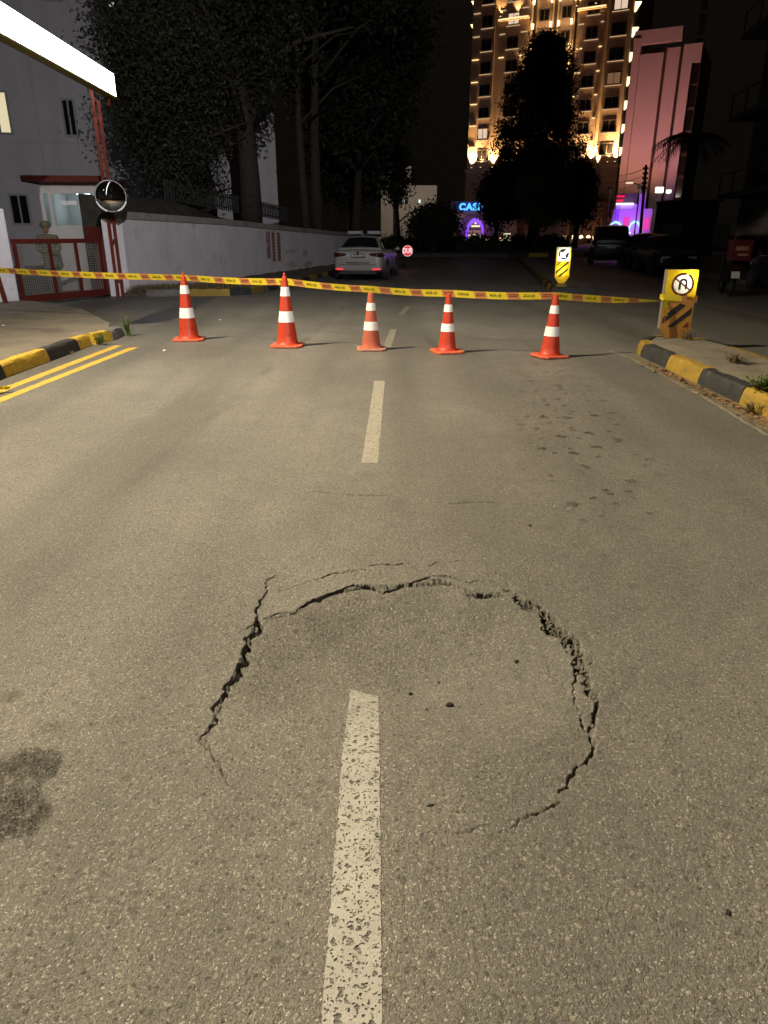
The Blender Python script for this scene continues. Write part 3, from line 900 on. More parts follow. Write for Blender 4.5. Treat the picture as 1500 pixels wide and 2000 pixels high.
# ================================================================== traffic cones
M['cone_orange'] = mat('cone_orange_pvc', (0.46, 0.038, 0.010), 0.5, 0.08, 9, dirt=(0.34, 0.06, 0.03), dirt_amt=0.25, dirt_scale=5)
M['cone_faded'] = mat('cone_faded_dusty_pvc', (0.38, 0.085, 0.04), 0.75, 0.14, 8, dirt=(0.30, 0.13, 0.09), dirt_amt=0.3, dirt_scale=9)
M['cone_foot'] = mat('cone_foot_pvc', (0.66, 0.12, 0.05), 0.6, 0.12, 9, dirt=(0.42, 0.24, 0.17), dirt_amt=0.35, dirt_scale=9)
M['cone_foot_faded'] = mat('cone_foot_dusty', (0.42, 0.19, 0.13), 0.8, 0.15, 9, dirt=(0.30, 0.22, 0.18), dirt_amt=0.4, dirt_scale=9)
M['reflective'] = mat('white_reflective_band', (0.88, 0.87, 0.86), 0.35, 0.05, 30, dirt=(0.45, 0.40, 0.36), dirt_amt=0.16, dirt_scale=22)
M['reflective_dirty'] = mat('dirty_reflective_band', (0.80, 0.74, 0.70), 0.5, 0.06, 30, dirt=(0.52, 0.42, 0.36), dirt_amt=0.2, dirt_scale=22)
M['scuff'] = mat('black_scuff', (0.02, 0.018, 0.016), 0.8)

def make_cone(loc, H, r_base, r_top, foot, bands, label, faded=False, nib=True, rz=0.0, scuffs=0, seed=1, tilt=(0, 0)):
    t = thing('traffic_cone', label, 'traffic cone', loc, rz, 'traffic cones under the tape')
    t.rotation_euler = (tilt[0], tilt[1], rz)
    body = M['cone_faded' if faded else 'cone_orange']
    fm = M['cone_foot_faded' if faded else 'cone_foot']
    rr = lambda z: r_base + (r_top - r_base) * (z - 0.03) / (H - 0.03)
    b = MB()
    s = foot / 2
    c = s * 0.72
    b.prism([(-s, -c), (-c, -s), (c, -s), (s, -c), (s, c), (c, s), (-c, s), (-s, c)], 0.004, 0.032, axis='z')
    b.build('foot', fm, t, bevel=.008)
    b = MB()
    prof = [(r_base + .028, .032), (r_base + .012, .042), (rr(.07), .07)]
    for i in range(1, 9): prof.append((rr(.07 + (H - .1) * i / 9), .07 + (H - .1) * i / 9))
    if nib:
        prof += [(r_top + .004, H - .055), (r_top * .62, H - .045), (r_top * .55, H - .012), (r_top * .35, H), (0, H + .001)]
    else:
        prof += [(r_top + .006, H - .03), (r_top + .002, H - .008), (r_top * .7, H), (r_top * .62, H - .05), (0, H - .06)]
    b.lathe(prof, 32); b.build('cone_body', body, t, True, auto=35)
    for z0, z1 in bands:
        b = MB()
        b.lathe([(rr(z0) - .003, z0), (rr(z0) + .0035, z0 + .001), (rr((z0 + z1) / 2) + .0035, (z0 + z1) / 2), (rr(z1) + .0035, z1 - .001), (rr(z1) - .003, z1)], 32)
        b.build('reflective_band', M['reflective_dirty' if faded else 'reflective'], t, True, auto=50)
    if scuffs:
        rg = random.Random(seed)
        b = MB()
        for k in range(scuffs):
            z = rg.uniform(.06, .22); a = rg.uniform(-2.4, -0.8)
            rad = rr(z) + .002
            w, h = rg.uniform(.004, .010), rg.uniform(.006, .018)
            p = [(rad * math.cos(a + da), rad * math.sin(a + da), z + dz) for da, dz in ((-w / rad, 0), (w / rad, h * .3), (w / rad * .6, h), (-w / rad * .5, h * .7))]
            b.add(p, [(0, 1, 2, 3)])
        b.build('scuff_marks', M['scuff'], t)['kind'] = 'stuff'
    return t

c1, c2, c3, c4, c5 = G(370, 664), G(562, 676), G(725, 683), G(873, 688), G(1073, 697)
make_cone(c1, .97, .150, .030, .45, [(.33, .475), (.675, .795)], 'tall orange cone nearest the left kerb, with black scuffs at its foot', scuffs=9, seed=3, rz=.1)
make_cone(c2, 1.00, .150, .030, .45, [(.34, .49), (.69, .815)], 'tall orange cone, second from the left, with a pin tip above the tape', scuffs=2, seed=5, rz=-.05)
make_cone(c3, .765, .135, .034, .40, [(.27, .385), (.53, .63)], 'faded dusty orange cone in the middle, beside the lane dash', faded=True, nib=False, rz=.03)
make_cone(c4, .765, .125, .030, .41, [(.28, .385), (.535, .63)], 'short bright orange cone fourth from the left, right of the faded one', nib=False, rz=.2)
make_cone(c5, .785, .130, .030, .41, [(.27, .39), (.55, .65)], 'short orange cone nearest the right median, with a dirty lower half', nib=False, rz=.35, scuffs=3, seed=9, tilt=(0, .03))

# ================================================================== barrier tape
M['tape_yellow'] = mat('yellow_tape_film', (0.80, 0.62, 0.035), 0.3, 0.05, 5)
M['tape_orange'] = mat('orange_printed_tape', (0.60, 0.26, 0.09), 0.35, 0.06, 5)
M['tape_ink'] = mat('tape_black_print', (0.10, 0.075, 0.01), 0.5)
M['tape_ink_red'] = mat('tape_red_print', (0.22, 0.03, 0.01), 0.5)
TP = [(-9.4, 13.5, 1.05), (-6.3, 12.3, .945), (-2.96, 11.10, .895), (-1.36, 10.52, .872), (-.18, 10.10, .800), (.86, 9.86, .765), (2.19, 9.47, .765), (3.76, 9.955, .66)]
def catmull(P, n):
    P = [Vector(p) for p in P]
    out = []
    for i in range(len(P) - 1):
        a, b_, c, d = P[max(i - 1, 0)], P[i], P[i + 1], P[min(i + 2, len(P) - 1)]
        for k in range(n):
            s = k / n
            # straight spans with a slight sag between the cones
            q = b_.lerp(c, s)
            q.z -= 0.018 * math.sin(math.pi * s) * min(1, (c - b_).length / 1.5)
            out.append(q)
    out.append(P[-1])
    return out
TPTS = catmull(TP, 24)
TS = [0.0]
for a, b_ in zip(TPTS[:-1], TPTS[1:]): TS.append(TS[-1] + (b_ - a).length)
TAPE_L, TAPE_W = TS[-1], 0.094
def tape_point(s, w):
    """s along the tape, w across in metres from the middle"""
    s = max(0, min(TAPE_L - 1e-4, s))
    i = max(k for k in range(len(TS)) if TS[k] <= s) if s > 0 else 0
    i = min(i, len(TPTS) - 2)
    q = (s - TS[i]) / (TS[i + 1] - TS[i])
    p = TPTS[i].lerp(TPTS[i + 1], q)
    d = (TPTS[i + 1] - TPTS[i]).normalized()
    # it twists and gathers towards the bollard
    e = max(0, (s - (TAPE_L - 1.0)) / 1.0)
    wid = 1 - 0.72 * e ** 1.5
    lean = 0.30 + 0.08 * math.sin(s * 2.1) + 0.9 * e * e
    up = Vector((0, 0, 1))
    nrm = Vector((d.y, -d.x, 0)).normalized()
    return p + (up * math.cos(lean) + nrm * math.sin(lean)) * (w * wid), nrm
tape = thing('barrier_tape', 'yellow and orange striped barrier tape strung from the left across all five cones', 'barrier tape', (0, 0, 0))
PITCH_T, ORW, SL = 0.43, 0.165, 0.035
segs = []
s = -0.2
k = 0
while s < TAPE_L:
    segs.append((s, s + PITCH_T - ORW, 0)); segs.append((s + PITCH_T - ORW, s + PITCH_T, 1)); s += PITCH_T
ink, ink2 = MB(), MB()
yb, ob_ = MB(), MB()
def tape_quadstrip(mb, s0, s1, w0, w1, lift, slant=True, n=6):
    vs, fs = [], []
    for i in range(n + 1):
        q = i / n
        for w in (w0, w1):
            sh = SL * (w / TAPE_W) * (-1) if slant else 0
            p, nr = tape_point(s0 + (s1 - s0) * q + sh, w)
            vs.append(p + nr * lift)
    for i in range(n): fs.append((2 * i, 2 * i + 2, 2 * i + 3, 2 * i + 1))
    mb.add(vs, fs)
for s0, s1, kd in segs:
    sec_ = MB(); tape_quadstrip(sec_, s0, s1, -TAPE_W / 2, TAPE_W / 2, 0)
    sec_.build('orange_section' if kd else 'yellow_section', M['tape_orange' if kd else 'tape_yellow'], tape, True)
    if s1 > TAPE_L - .3 or s0 < 2.5: continue
    m_ = (s0 + s1) / 2
    rg = random.Random(int(abs(s0) * 100))
    if kd:
        tape_quadstrip(ink2, m_ - .062, m_ + .062, .012, .022, .0025, False)
        tape_quadstrip(ink2, m_ - .062, m_ + .056, -.012, -.002, .0025, False)
    else:
        # a short word of print and a round emblem, too small to read
        x = m_ - .09
        while x < m_ + .005:
            w_ = rg.uniform(.007, .013)
            tape_quadstrip(ink, x, x + w_, -.010, rg.choice([.004, .004, .012]), .0025, False, 1); x += w_ + .004
        tape_quadstrip(ink, m_ - .085, m_ - .01, .015, .019, .0025, False, 2)
        for j in range(14):
            a0, a1 = 2 * math.pi * j / 14, 2 * math.pi * (j + 1) / 14
            vs = []
            for (a, r_) in ((a0, .021), (a1, .021), (a1, .016), (a0, .016)):
                p, nr = tape_point(m_ + .04 + r_ * math.cos(a), .002 + r_ * math.sin(a)); vs.append(p + nr * .0025)
            ink.add(vs, [(0, 1, 2, 3)])
        tape_quadstrip(ink, m_ + .027, m_ + .053, .003, .008, .0025, False, 2)
        tape_quadstrip(ink, m_ + .029, m_ + .051, -.007, -.003, .0025, False, 2)
ink.build('black_print', M['tape_ink'], tape)['kind'] = 'stuff'; ink2.build('red_print', M['tape_ink_red'], tape)['kind'] = 'stuff'
# the wrap round the bollard and the knot with its loose end
BX, BY, BZ = 4.00, 10.06, 0.155
b = MB()
for (x0, x1, zc0, zc1, hh, mi) in ((-.235, .03, .55, .535, .040, 0), (.03, .235, .535, .52, .043, 1)):
    vs = []
    for x, zc in ((x0, zc0), ((x0 + x1) / 2, (zc0 + zc1) / 2 + .004), (x1, zc1)):
        vs += [(BX + x, BY - .068, BZ + zc - hh), (BX + x, BY - .066, BZ + zc + hh)]
    b.add(vs, [(0, 2, 3, 1), (2, 4, 5, 3)], mi)
b.add([(BX - .235, BY - .068, BZ + .51), (BX - .235, BY - .066, BZ + .59), (BX - .225, BY + .07, BZ + .58), (BX - .225, BY + .07, BZ + .52)], [(0, 1, 2, 3)], 0)
b.add([(BX + .235, BY - .068, BZ + .477), (BX + .235, BY - .066, BZ + .563), (BX + .225, BY + .07, BZ + .56), (BX + .225, BY + .07, BZ + .49)], [(0, 1, 2, 3)], 1)
b.build('wrapped_end', [M['tape_yellow'], M['tape_orange']], tape, True)
b = MB()
b.tube([(BX - .26, BY - .10, BZ + .535), (BX - .235, BY - .095, BZ + .52), (BX - .21, BY - .085, BZ + .50)], [.012, .028, .018], 7)
b.add([(BX - .24, BY - .09, BZ + .52), (BX - .20, BY - .085, BZ + .53), (BX - .13, BY - .08, BZ + .42), (BX - .17, BY - .085, BZ + .41)], [(0, 1, 2, 3)])
b.add([(BX - .22, BY - .092, BZ + .50), (BX - .195, BY - .088, BZ + .51), (BX - .14, BY - .09, BZ + .30), (BX - .165, BY - .095, BZ + .31)], [(0, 1, 2, 3)])
b.build('knot', M['tape_yellow'], tape, True)
ll = [tape_point(TAPE_L * .45, 0)[0].x, 2.9]
b = MB()
for x0, a in ((.06, .1), (.0, .5), (-.05, -.3)):
    P = G(0, 771)
    vs = [(P.x - .1 + x0 + .06 * math.cos(q * .9 + a), P.y + .05 * math.sin(q * 1.3 + a) + x0, .02 + .03 * abs(math.sin(q * 1.1 + a))) for q in range(8)]
    v2 = [(p[0] + .05, p[1] + .02, p[2] + .025) for p in vs]
    b.add(vs + v2, [(i, i + 1, i + 9, i + 8) for i in range(7)])
o = b.build('crumpled_tape', M['tape_yellow'], None, True)
tag(o, 'crumpled scrap of yellow tape on the double yellow lines at the left edge', 'tape scrap')

# ================================================================== traffic bollards on the median, glowing from added lights inside
M['bollard_case'] = mat('bollard_grey_case', (0.26, 0.24, 0.19), 0.6, 0.15, 6)
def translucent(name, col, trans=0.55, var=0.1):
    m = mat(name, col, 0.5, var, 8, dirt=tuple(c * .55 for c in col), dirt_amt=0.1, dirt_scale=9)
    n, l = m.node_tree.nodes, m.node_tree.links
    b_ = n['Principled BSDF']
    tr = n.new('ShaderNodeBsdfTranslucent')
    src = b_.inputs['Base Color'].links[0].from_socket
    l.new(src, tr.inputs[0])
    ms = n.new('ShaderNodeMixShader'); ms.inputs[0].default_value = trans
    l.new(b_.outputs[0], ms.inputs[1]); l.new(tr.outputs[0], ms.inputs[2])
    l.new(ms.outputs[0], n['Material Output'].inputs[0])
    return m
M['face_yellow'] = translucent('added_glow_yellow_face', (0.90, 0.62, 0.02))
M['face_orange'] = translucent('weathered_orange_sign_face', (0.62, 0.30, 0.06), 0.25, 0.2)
M['face_white'] = translucent('added_glow_white_disc', (0.92, 0.92, 0.88))
M['sign_black'] = mat('sign_black_film', (0.022, 0.02, 0.02), 0.5)
M['sign_red'] = mat('sign_dark_red_film', (0.14, 0.018, 0.015), 0.5)
M['sign_blue'] = mat('sign_blue_film', (0.02, 0.03, 0.10), 0.4)

def ring(b, cx, cz, r0, r1, y, a0=0, a1=360, n=28, mi=0):
    vs, fs = [], []
    for i in range(n + 1):
        a = R(a0 + (a1 - a0) * i / n)
        vs += [(cx + r0 * math.cos(a), y, cz + r0 * math.sin(a)), (cx + r1 * math.cos(a), y, cz + r1 * math.sin(a))]
    for i in range(n): fs.append((2 * i, 2 * i + 1, 2 * i + 3, 2 * i + 2))
    b.add(vs, fs, mi)

def case(b, w, h, d, ch, wb):
    """open-fronted tapered box behind the sign face"""
    pl = [(-wb, 0), (wb, 0), (w, ch), (w, h), (-w, h), (-w, ch)]
    n = len(pl)
    vs = [(x, -d + .012, z) for x, z in pl] + [(x, d, z) for x, z in pl]
    fs = [(i, (i + 1) % n, (i + 1) % n + n, i + n) for i in range(n)] + [tuple(range(n, 2 * n))]
    b.add(vs, fs)

# near one: no U-turn above diagonal stripes
t = thing('median_bollard', 'yellow bollard with no U-turn symbol and added glow, tape tied round it, on the near median nose', 'traffic bollard', (BX, BY, BZ), -.05, 'bollards on the median with added glow')
b = MB(); case(b, .205, .90, .06, .13, .11); b.build('case', M['bollard_case'], t)
FY = -.0615
def holed(b, x0, x1, z0, z1, cx, cz, r, y, n=48):
    vs, fs = [], []
    for i in range(n):
        a = 2 * math.pi * i / n
        dx, dz = math.cos(a), math.sin(a)
        k = min([(x1 - cx) / dx if dx > 1e-6 else 9, (x0 - cx) / dx if dx < -1e-6 else 9, (z1 - cz) / dz if dz > 1e-6 else 9, (z0 - cz) / dz if dz < -1e-6 else 9])
        vs += [(cx + r * dx, y, cz + r * dz), (cx + k * dx, y, cz + k * dz)]
    for i in range(n):
        j = (i + 1) % n
        fs.append((2 * i, 2 * i + 1, 2 * j + 1, 2 * j))
    b.add(vs, fs)
    for (x, z) in ((x0, z0), (x1, z0), (x1, z1), (x0, z1)):      # fill the four corners
        near = sorted(range(n), key=lambda i: (vs[2 * i + 1][0] - x) ** 2 + (vs[2 * i + 1][2] - z) ** 2)[:2]
        b.add([(x, y, z), vs[2 * near[0] + 1], vs[2 * near[1] + 1]], [(0, 1, 2)])
b = MB(); holed(b, -.205, .205, .52, .90, .015, .715, .135, FY); f_up = b.build('added_glow_face', M['face_yellow'], t)
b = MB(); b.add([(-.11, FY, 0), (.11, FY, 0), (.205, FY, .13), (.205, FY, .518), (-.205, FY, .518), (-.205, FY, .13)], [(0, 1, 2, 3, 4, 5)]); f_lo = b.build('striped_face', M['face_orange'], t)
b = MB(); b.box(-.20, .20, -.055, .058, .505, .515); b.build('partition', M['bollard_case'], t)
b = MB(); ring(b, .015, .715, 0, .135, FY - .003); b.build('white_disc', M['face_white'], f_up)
b = MB(); ring(b, .015, .715, .120, .150, FY - .005, 75, 425); b.build('prohibition_ring', M['sign_red'], f_up)
b = MB()
a = R(145)
p0, p1 = Vector((.015 + .135 * math.cos(a), 0, .715 + .135 * math.sin(a))), Vector((.015 - .135 * math.cos(a), 0, .715 - .135 * math.sin(a)))
nn = Vector((-(p1 - p0).z, 0, (p1 - p0).x)).normalized() * .0105
b.add([(q.x, FY - .008, q.z) for q in (p0 - nn, p1 - nn, p1 + nn, p0 + nn)], [(0, 1, 2, 3)])
b.build('prohibition_bar', M['sign_red'], f_up)
b = MB()
ring(b, .02, .735, .027, .058, FY - .0055, 0, 180, 16)
b.add([(-.038, FY - .0055, .735), (-.007, FY - .0055, .735), (-.007, FY - .0055, .652), (-.0225, FY - .0055, .640), (-.038, FY - .0055, .652)], [(0, 1, 2, 3, 4)])
b.add([(.047, FY - .0055, .735), (.078, FY - .0055, .735), (.078, FY - .0055, .665), (.0625, FY - .0055, .645), (.047, FY - .0055, .665)], [(0, 1, 2, 3, 4)])
b.build('u_turn_arrow', M['sign_black'], f_up)
def stripe(parent, pl, mt): bb = MB(); bb.add([(x, FY - .003, z) for x, z in pl], [tuple(range(len(pl)))]); bb.build('diagonal_stripe', mt, parent)
stripe(f_lo, [(-.15, .225), (-.02, .335), (.10, .445), (.02, .470), (-.10, .375), (-.15, .33)], M['sign_black'])
stripe(f_lo, [(-.115, .155), (-.03, .155), (.185, .335), (.185, .415)], M['sign_black'])
stripe(f_lo, [(.09, .155), (.165, .155), (.165, .225)], M['sign_red'])
stripe(f_lo, [(-.19, .195), (-.16, .225), (-.16, .305), (-.19, .275)], M['sign_red'])
stripe(f_lo, [(-.17, .415), (-.11, .465), (-.17, .470)], M['sign_black'])
stripe(f_up, [(-.13, .525), (-.03, .525), (-.03, .537), (-.13, .537)], M['sign_black'])
stripe(f_up, [(.09, .527), (.17, .527), (.17, .537), (.09, .537)], M['sign_black'])
point_light('bollard_added_light', (.12, 0.01, .80), 5.0, (1.0, .93, .72), .02, t)  # added inside the case so the sign face glows

# far one: keep-left arrow above diagonal stripes
fp = G(1095, 560, .15)
t = thing('median_bollard', 'yellow bollard with added glow and a white arrow on a blue disc, at the far median tip', 'traffic bollard', (fp.x, fp.y, .15), -.08, 'bollards on the median with added glow')
W2, H2 = .195, .93
b = MB(); b.box(-.14, .14, -.1, .1, 0, .07); b.build('base', M['kerb_worn_yellow'], t, bevel=.02)
b = MB(); b.m = Matrix.Translation((0, 0, .09)); case(b, W2, H2, .06, .17, .08); b.build('case', M['bollard_case'], t)
b = MB(); T2 = .09 + H2
b.add([(-.08, FY, .09), (.08, FY, .09), (W2, FY, .26), (W2, FY, .66), (-W2, FY, .66), (-W2, FY, .26)], [(0, 1, 2, 3, 4, 5)])
b.add([(-W2, FY, .66), (-.165, FY, .66), (-.165, FY, T2), (-W2, FY, T2)], [(0, 1, 2, 3)])
b.add([(.165, FY, .66), (W2, FY, .66), (W2, FY, T2), (.165, FY, T2)], [(0, 1, 2, 3)])
f2 = b.build('added_glow_face', M['face_yellow'], t)
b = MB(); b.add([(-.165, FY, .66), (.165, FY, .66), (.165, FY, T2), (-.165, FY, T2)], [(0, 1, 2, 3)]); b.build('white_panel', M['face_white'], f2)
ARW = [(-.135, 0), (-.015, .105), (-.015, .045), (.15, .045), (.15, -.045), (-.015, -.045), (-.015, -.105)]
ca, sa = math.cos(R(45)), math.sin(R(45))
ARW = np.array([(x * ca - z * sa, x * sa + z * ca) for x, z in ARW])
b = MB()
for i in range(14):
    for j in range(60):
        r0, r1 = .135 * i / 14, .135 * (i + 1) / 14
        a0, a1 = 2 * math.pi * j / 60, 2 * math.pi * (j + 1) / 60
        cx, cz = (r0 + r1) / 2 * math.cos((a0 + a1) / 2), (r0 + r1) / 2 * math.sin((a0 + a1) / 2)
        if inside_poly(np.array([cx]), np.array([cz]), ARW)[0]: continue
        b.add([(r_ * math.cos(a_), FY - .004, .845 + r_ * math.sin(a_)) for r_, a_ in ((r0, a0), (r1, a0), (r1, a1), (r0, a1))], [(0, 1, 2, 3)])
b.build('blue_disc_round_arrow', M['sign_blue'], f2)
for pl in ([(-.16, .535), (-.16, .565), (-.10, .645), (-.04, .650), (-.09, .605)], [(-.17, .335), (-.17, .40), (.12, .65), (.165, .635)], [(-.13, .262), (-.055, .262), (.15, .44), (.15, .50)], [(.09, .265), (.13, .265), (.13, .295)]):
    stripe(f2, pl, M['sign_black'])
point_light('bollard_added_light', (.03, .02, .80), 7.0, (1.0, .93, .72), .02, t)
point_light('bollard_added_light', (0, .02, .42), 4.0, (1.0, .93, .72), .02, t)

# ================================================================== stop sign, its emission standing in for reflected light
sp_ = PY(796, 490, 34.0)
t = thing('stop_sign', 'round red stop sign with added glow reading DUR beside the police car', 'stop sign', (sp_.x, sp_.y, 0))
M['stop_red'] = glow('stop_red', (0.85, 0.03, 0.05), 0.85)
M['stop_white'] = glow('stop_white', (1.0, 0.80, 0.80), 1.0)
b = MB(); b.tube([(0, .03, 0), (0, .03, sp_.z)], .02, 8); b.build('post', M['dark_metal'], t)
rr_ = .245
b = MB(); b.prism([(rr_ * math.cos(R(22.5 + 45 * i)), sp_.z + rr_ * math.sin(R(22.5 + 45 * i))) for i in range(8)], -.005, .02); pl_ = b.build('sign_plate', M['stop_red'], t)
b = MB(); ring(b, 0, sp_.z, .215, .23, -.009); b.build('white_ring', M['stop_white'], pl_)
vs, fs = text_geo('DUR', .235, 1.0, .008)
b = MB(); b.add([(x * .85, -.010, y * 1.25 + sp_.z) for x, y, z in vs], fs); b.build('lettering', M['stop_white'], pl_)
# ================================================================== compound on the left: walls, gate, booth, sign, mirror
# long painted wall behind the verge
wall = thing('boundary_wall', 'long pale painted wall with a coping, running from the gate along the left of the road', 'wall')
WP = [(-6.72, 19.35), (-5.3, 25.2), (-4.0, 31.0), (-2.55, 37.6), (-1.2, 45.0)]
WH = [1.86, 1.78, 1.62, 1.45, 1.35]
def wall_strip(b, P, z0s, z1s, th, subd=1):
    vs, fs = [], []
    n = len(P)
    for i, (x, y) in enumerate(P):
        a, c = P[max(i - 1, 0)], P[min(i + 1, n - 1)]
        d = Vector((c[0] - a[0], c[1] - a[1], 0)).normalized()
        nr = Vector((d.y, -d.x, 0)) * th / 2
        for sgn in (1, -1):
            vs += [(x + nr.x * sgn, y + nr.y * sgn, z0s[i]), (x + nr.x * sgn, y + nr.y * sgn, z1s[i])]
    for i in range(n - 1):
        q, r = 4 * i, 4 * i + 4
        fs += [(q, r, r + 1, q + 1), (q + 3, r + 3, r + 2, q + 2), (q + 1, r + 1, r + 3, q + 3), (q, q + 2, r + 2, r)]
    fs += [(0, 1, 3, 2), (4 * n - 4, 4 * n - 2, 4 * n - 1, 4 * n - 3)]
    b.add(vs, fs)
b = MB(); wall_strip(b, WP, [0] * 5, WH, .22); b.build('wall_panel', M['wall_white'], wall)
M['coping'] = mat('wall_coping', (0.34, 0.32, 0.31), 0.85, 0.2, 2.5, bump=0.4, bscale=30, dirt=(0.15, 0.13, 0.12), dirt_amt=0.3, dirt_scale=1.5)
b = MB(); wall_strip(b, WP, WH, [h + .17 for h in WH], .30); b.build('coping', M['coping'], wall)
# scraped patches and posters on the wall
WL = Wall(WP[0], (WP[2][0] - WP[0][0], WP[2][1] - WP[0][1]))
M['scraped'] = paint_material('scraped_plaster', (0.62, 0.58, 0.56), 0.5, 14)
for (u0, v0, u1, v1) in [(552, 485, 576, 496), (583, 486, 598, 500), (552, 508, 575, 522), (586, 508, 606, 522), (440, 470, 456, 480)]:
    s0, z1 = WL.sz(u0, v0); s1, z0 = WL.sz(u1, v1)
    b = MB(); b.m = WL.m
    rg = random.Random(u0)
    n_ = 14
    pl = [((s0 + s1) / 2 + (s1 - s0) / 2 * math.cos(2 * math.pi * i / n_) * rg.uniform(.5, 1.1), .125, (z0 + z1) / 2 + (z1 - z0) / 2 * math.sin(2 * math.pi * i / n_) * rg.uniform(.5, 1.1)) for i in range(n_)]
    b.add(pl, [tuple(range(n_))]); b.build('scraped_patch', M['scraped'], wall)
M['poster_a'] = mat('faded_poster_purple', (0.36, 0.22, 0.28), 0.25, 0.5, 3, dirt=(0.45, 0.03, 0.30), dirt_amt=0.2, dirt_scale=3)
M['poster_b'] = mat('faded_poster_cream', (0.50, 0.34, 0.28), 0.4, 0.2, 4)
M['poster_c'] = mat('faded_poster_red', (0.42, 0.22, 0.16), 0.4, 0.4, 4, dirt=(0.25, 0.06, 0.04), dirt_amt=0.3, dirt_scale=3)
M['poster_ink'] = mat('poster_print', (0.12, 0.05, 0.05), 0.5)
for i, (u0, u1, v0, v1, mk, lab) in enumerate([(512, 523, 452, 505, 'poster_a', 'purple glossy poster strip on the long wall, leftmost of three'), (523, 532.5, 452, 511, 'poster_b', 'pale poster strip with lines of small print on the long wall'), (533.5, 543, 454, 510, 'poster_c', 'reddish poster strip on the long wall, rightmost of three')]):
    s0, zt = WL.sz(u0, v0); s1, zb = WL.sz(u1, v1)
    b = MB(); b.m = WL.m
    vs = []
    for k in range(7):
        z = zb + (zt - zb) * k / 6
        for j in range(4):
            vs.append((s0 + (s1 - s0) * j / 3, .125 + .02 * abs(math.sin(k * 1.7 + j * 1.1 + i)), z))
    b.add(vs, [(k * 4 + j, k * 4 + j + 1, k * 4 + j + 5, k * 4 + j + 4) for k in range(6) for j in range(3)])
    o = b.build('poster', M[mk], None, True)
    tag(o, lab, 'poster', 'posters on the long wall')
    if i == 1:
        b = MB(); b.m = WL.m
        for k in range(9):
            z = zb + (zt - zb) * (k + .7) / 9.6
            b.box(s0 + .05, s1 - .05, .150, .152, z, z + .045)
        b.build('print_lines', M['poster_ink'], o)

# short white wall left of the gate
t = thing('gate_pier', 'white painted wall end left of the red gate, cut by the frame edge', 'wall')
b = MB(); b.prism([(-12.5, 13.2), (-8.28, 16.05), (-8.02, 16.25), (-8.16, 16.55), (-8.45, 16.48), (-12.7, 13.5)], 0, 2.0, axis='z'); b.build('wall_panel', M['wall_white'], t, bevel=.03)

# driveway gate
GL, GR = Vector((-8.02, 16.35, 0)), Vector((-6.98, 18.72, 0))
GW = Wall((GL.x, GL.y), (GR.x - GL.x, GR.y - GL.y))
glen = (GR - GL).length
t = thing('driveway_gate', 'red steel gate leaf with wire mesh panels across the compound drive', 'gate')
def gbox(name, s0, s1, z0, z1, th, mt, par=t, yoff=0, bev=.006):
    b = MB(); b.m = GW.m; b.box(s0, s1, yoff - th / 2, yoff + th / 2, z0, z1); return b.build(name, mt, par, bevel=bev)
gbox('bottom_rail', .0, glen, .07, .22, .06, M['red_metal'])
gbox('top_rail', .0, glen, 1.30, 1.40, .06, M['red_metal'])
for s in (0.02, glen * .37, glen * .67, glen - .10): gbox('stile', s, s + .065, .22, 1.30, .062, M['red_metal'])
for (a, c) in ((.09, glen * .37), (glen * .37 + .065, glen * .67), (glen * .67 + .065, glen - .10)):
    b = MB(); b.m = GW.m
    z = .25
    while z < 1.29: b.box(a, c, -.006, .002, z, z + .008); z += .055
    s = a
    while s < c: b.box(s, s + .008, .003, .011, .22, 1.30); s += .055
    b.build('wire_mesh', M['wire'], t)
    b = MB(); b.m = GW.m
    b.add([(a, -.03, .22), (c, -.03, .22), (c, -.03, .8), (a, -.03, .8)], [(0, 1, 2, 3)])
gbox('latch_plate', glen - .42, glen + .02, 1.40, 1.66, .05, M['red_metal'])
b = MB(); b.m = GW.m; b.box(.06, .26, -.05, -.02, .60, 1.28); b.build('mesh_patch_board', M['concrete'], t)

# gate post, red, twin channel, carrying the convex mirror and the light box sign
GP = G(236, 580)
t = thing('gate_post', 'tall rusty red twin steel post at the right end of the gate', 'post', (GP.x, GP.y, 0), .35)
b = MB(); b.box(-.10, -.02, -.06, .06, 0, 5.0); b.build('channel', M['rust_red'], t, bevel=.006)
b = MB(); b.box(.02, .10, -.06, .06, 0, 4.4); b.build('channel', M['rust_red'], t, bevel=.006)
for z in (.4, 1.3, 2.2, 3.1, 4.0):
    b = MB(); b.box(-.015, .015, -.045, .045, z, z + .08); b.build('batten', M['rust_red'], t)
t2 = thing('gate_post', 'short white concrete pillar edge behind the rusty red post', 'post', (GP.x - .16, GP.y + .22, 0), .35)
b = MB(); b.box(-.16, .22, -.06, .12, 0, 1.85); b.build('pillar', M['wall_white'], t2, bevel=.02)
b = MB(); b.box(-.42, -.17, -.05, .03, .05, 1.42); b.build('red_side_plate', M['red_metal'], t2, bevel=.01)
P = Vector((-6.10, 12.0, 0))
t3 = thing('gate_post', 'thin red steel post at the left frame edge beside the white wall', 'post', (-8.06, 15.75, 0))
b = MB(); b.tube([(0, 0, 0), (-.35, -.4, 4.6)], .05, 8); b.build('pole', M['rust_red'], t3)

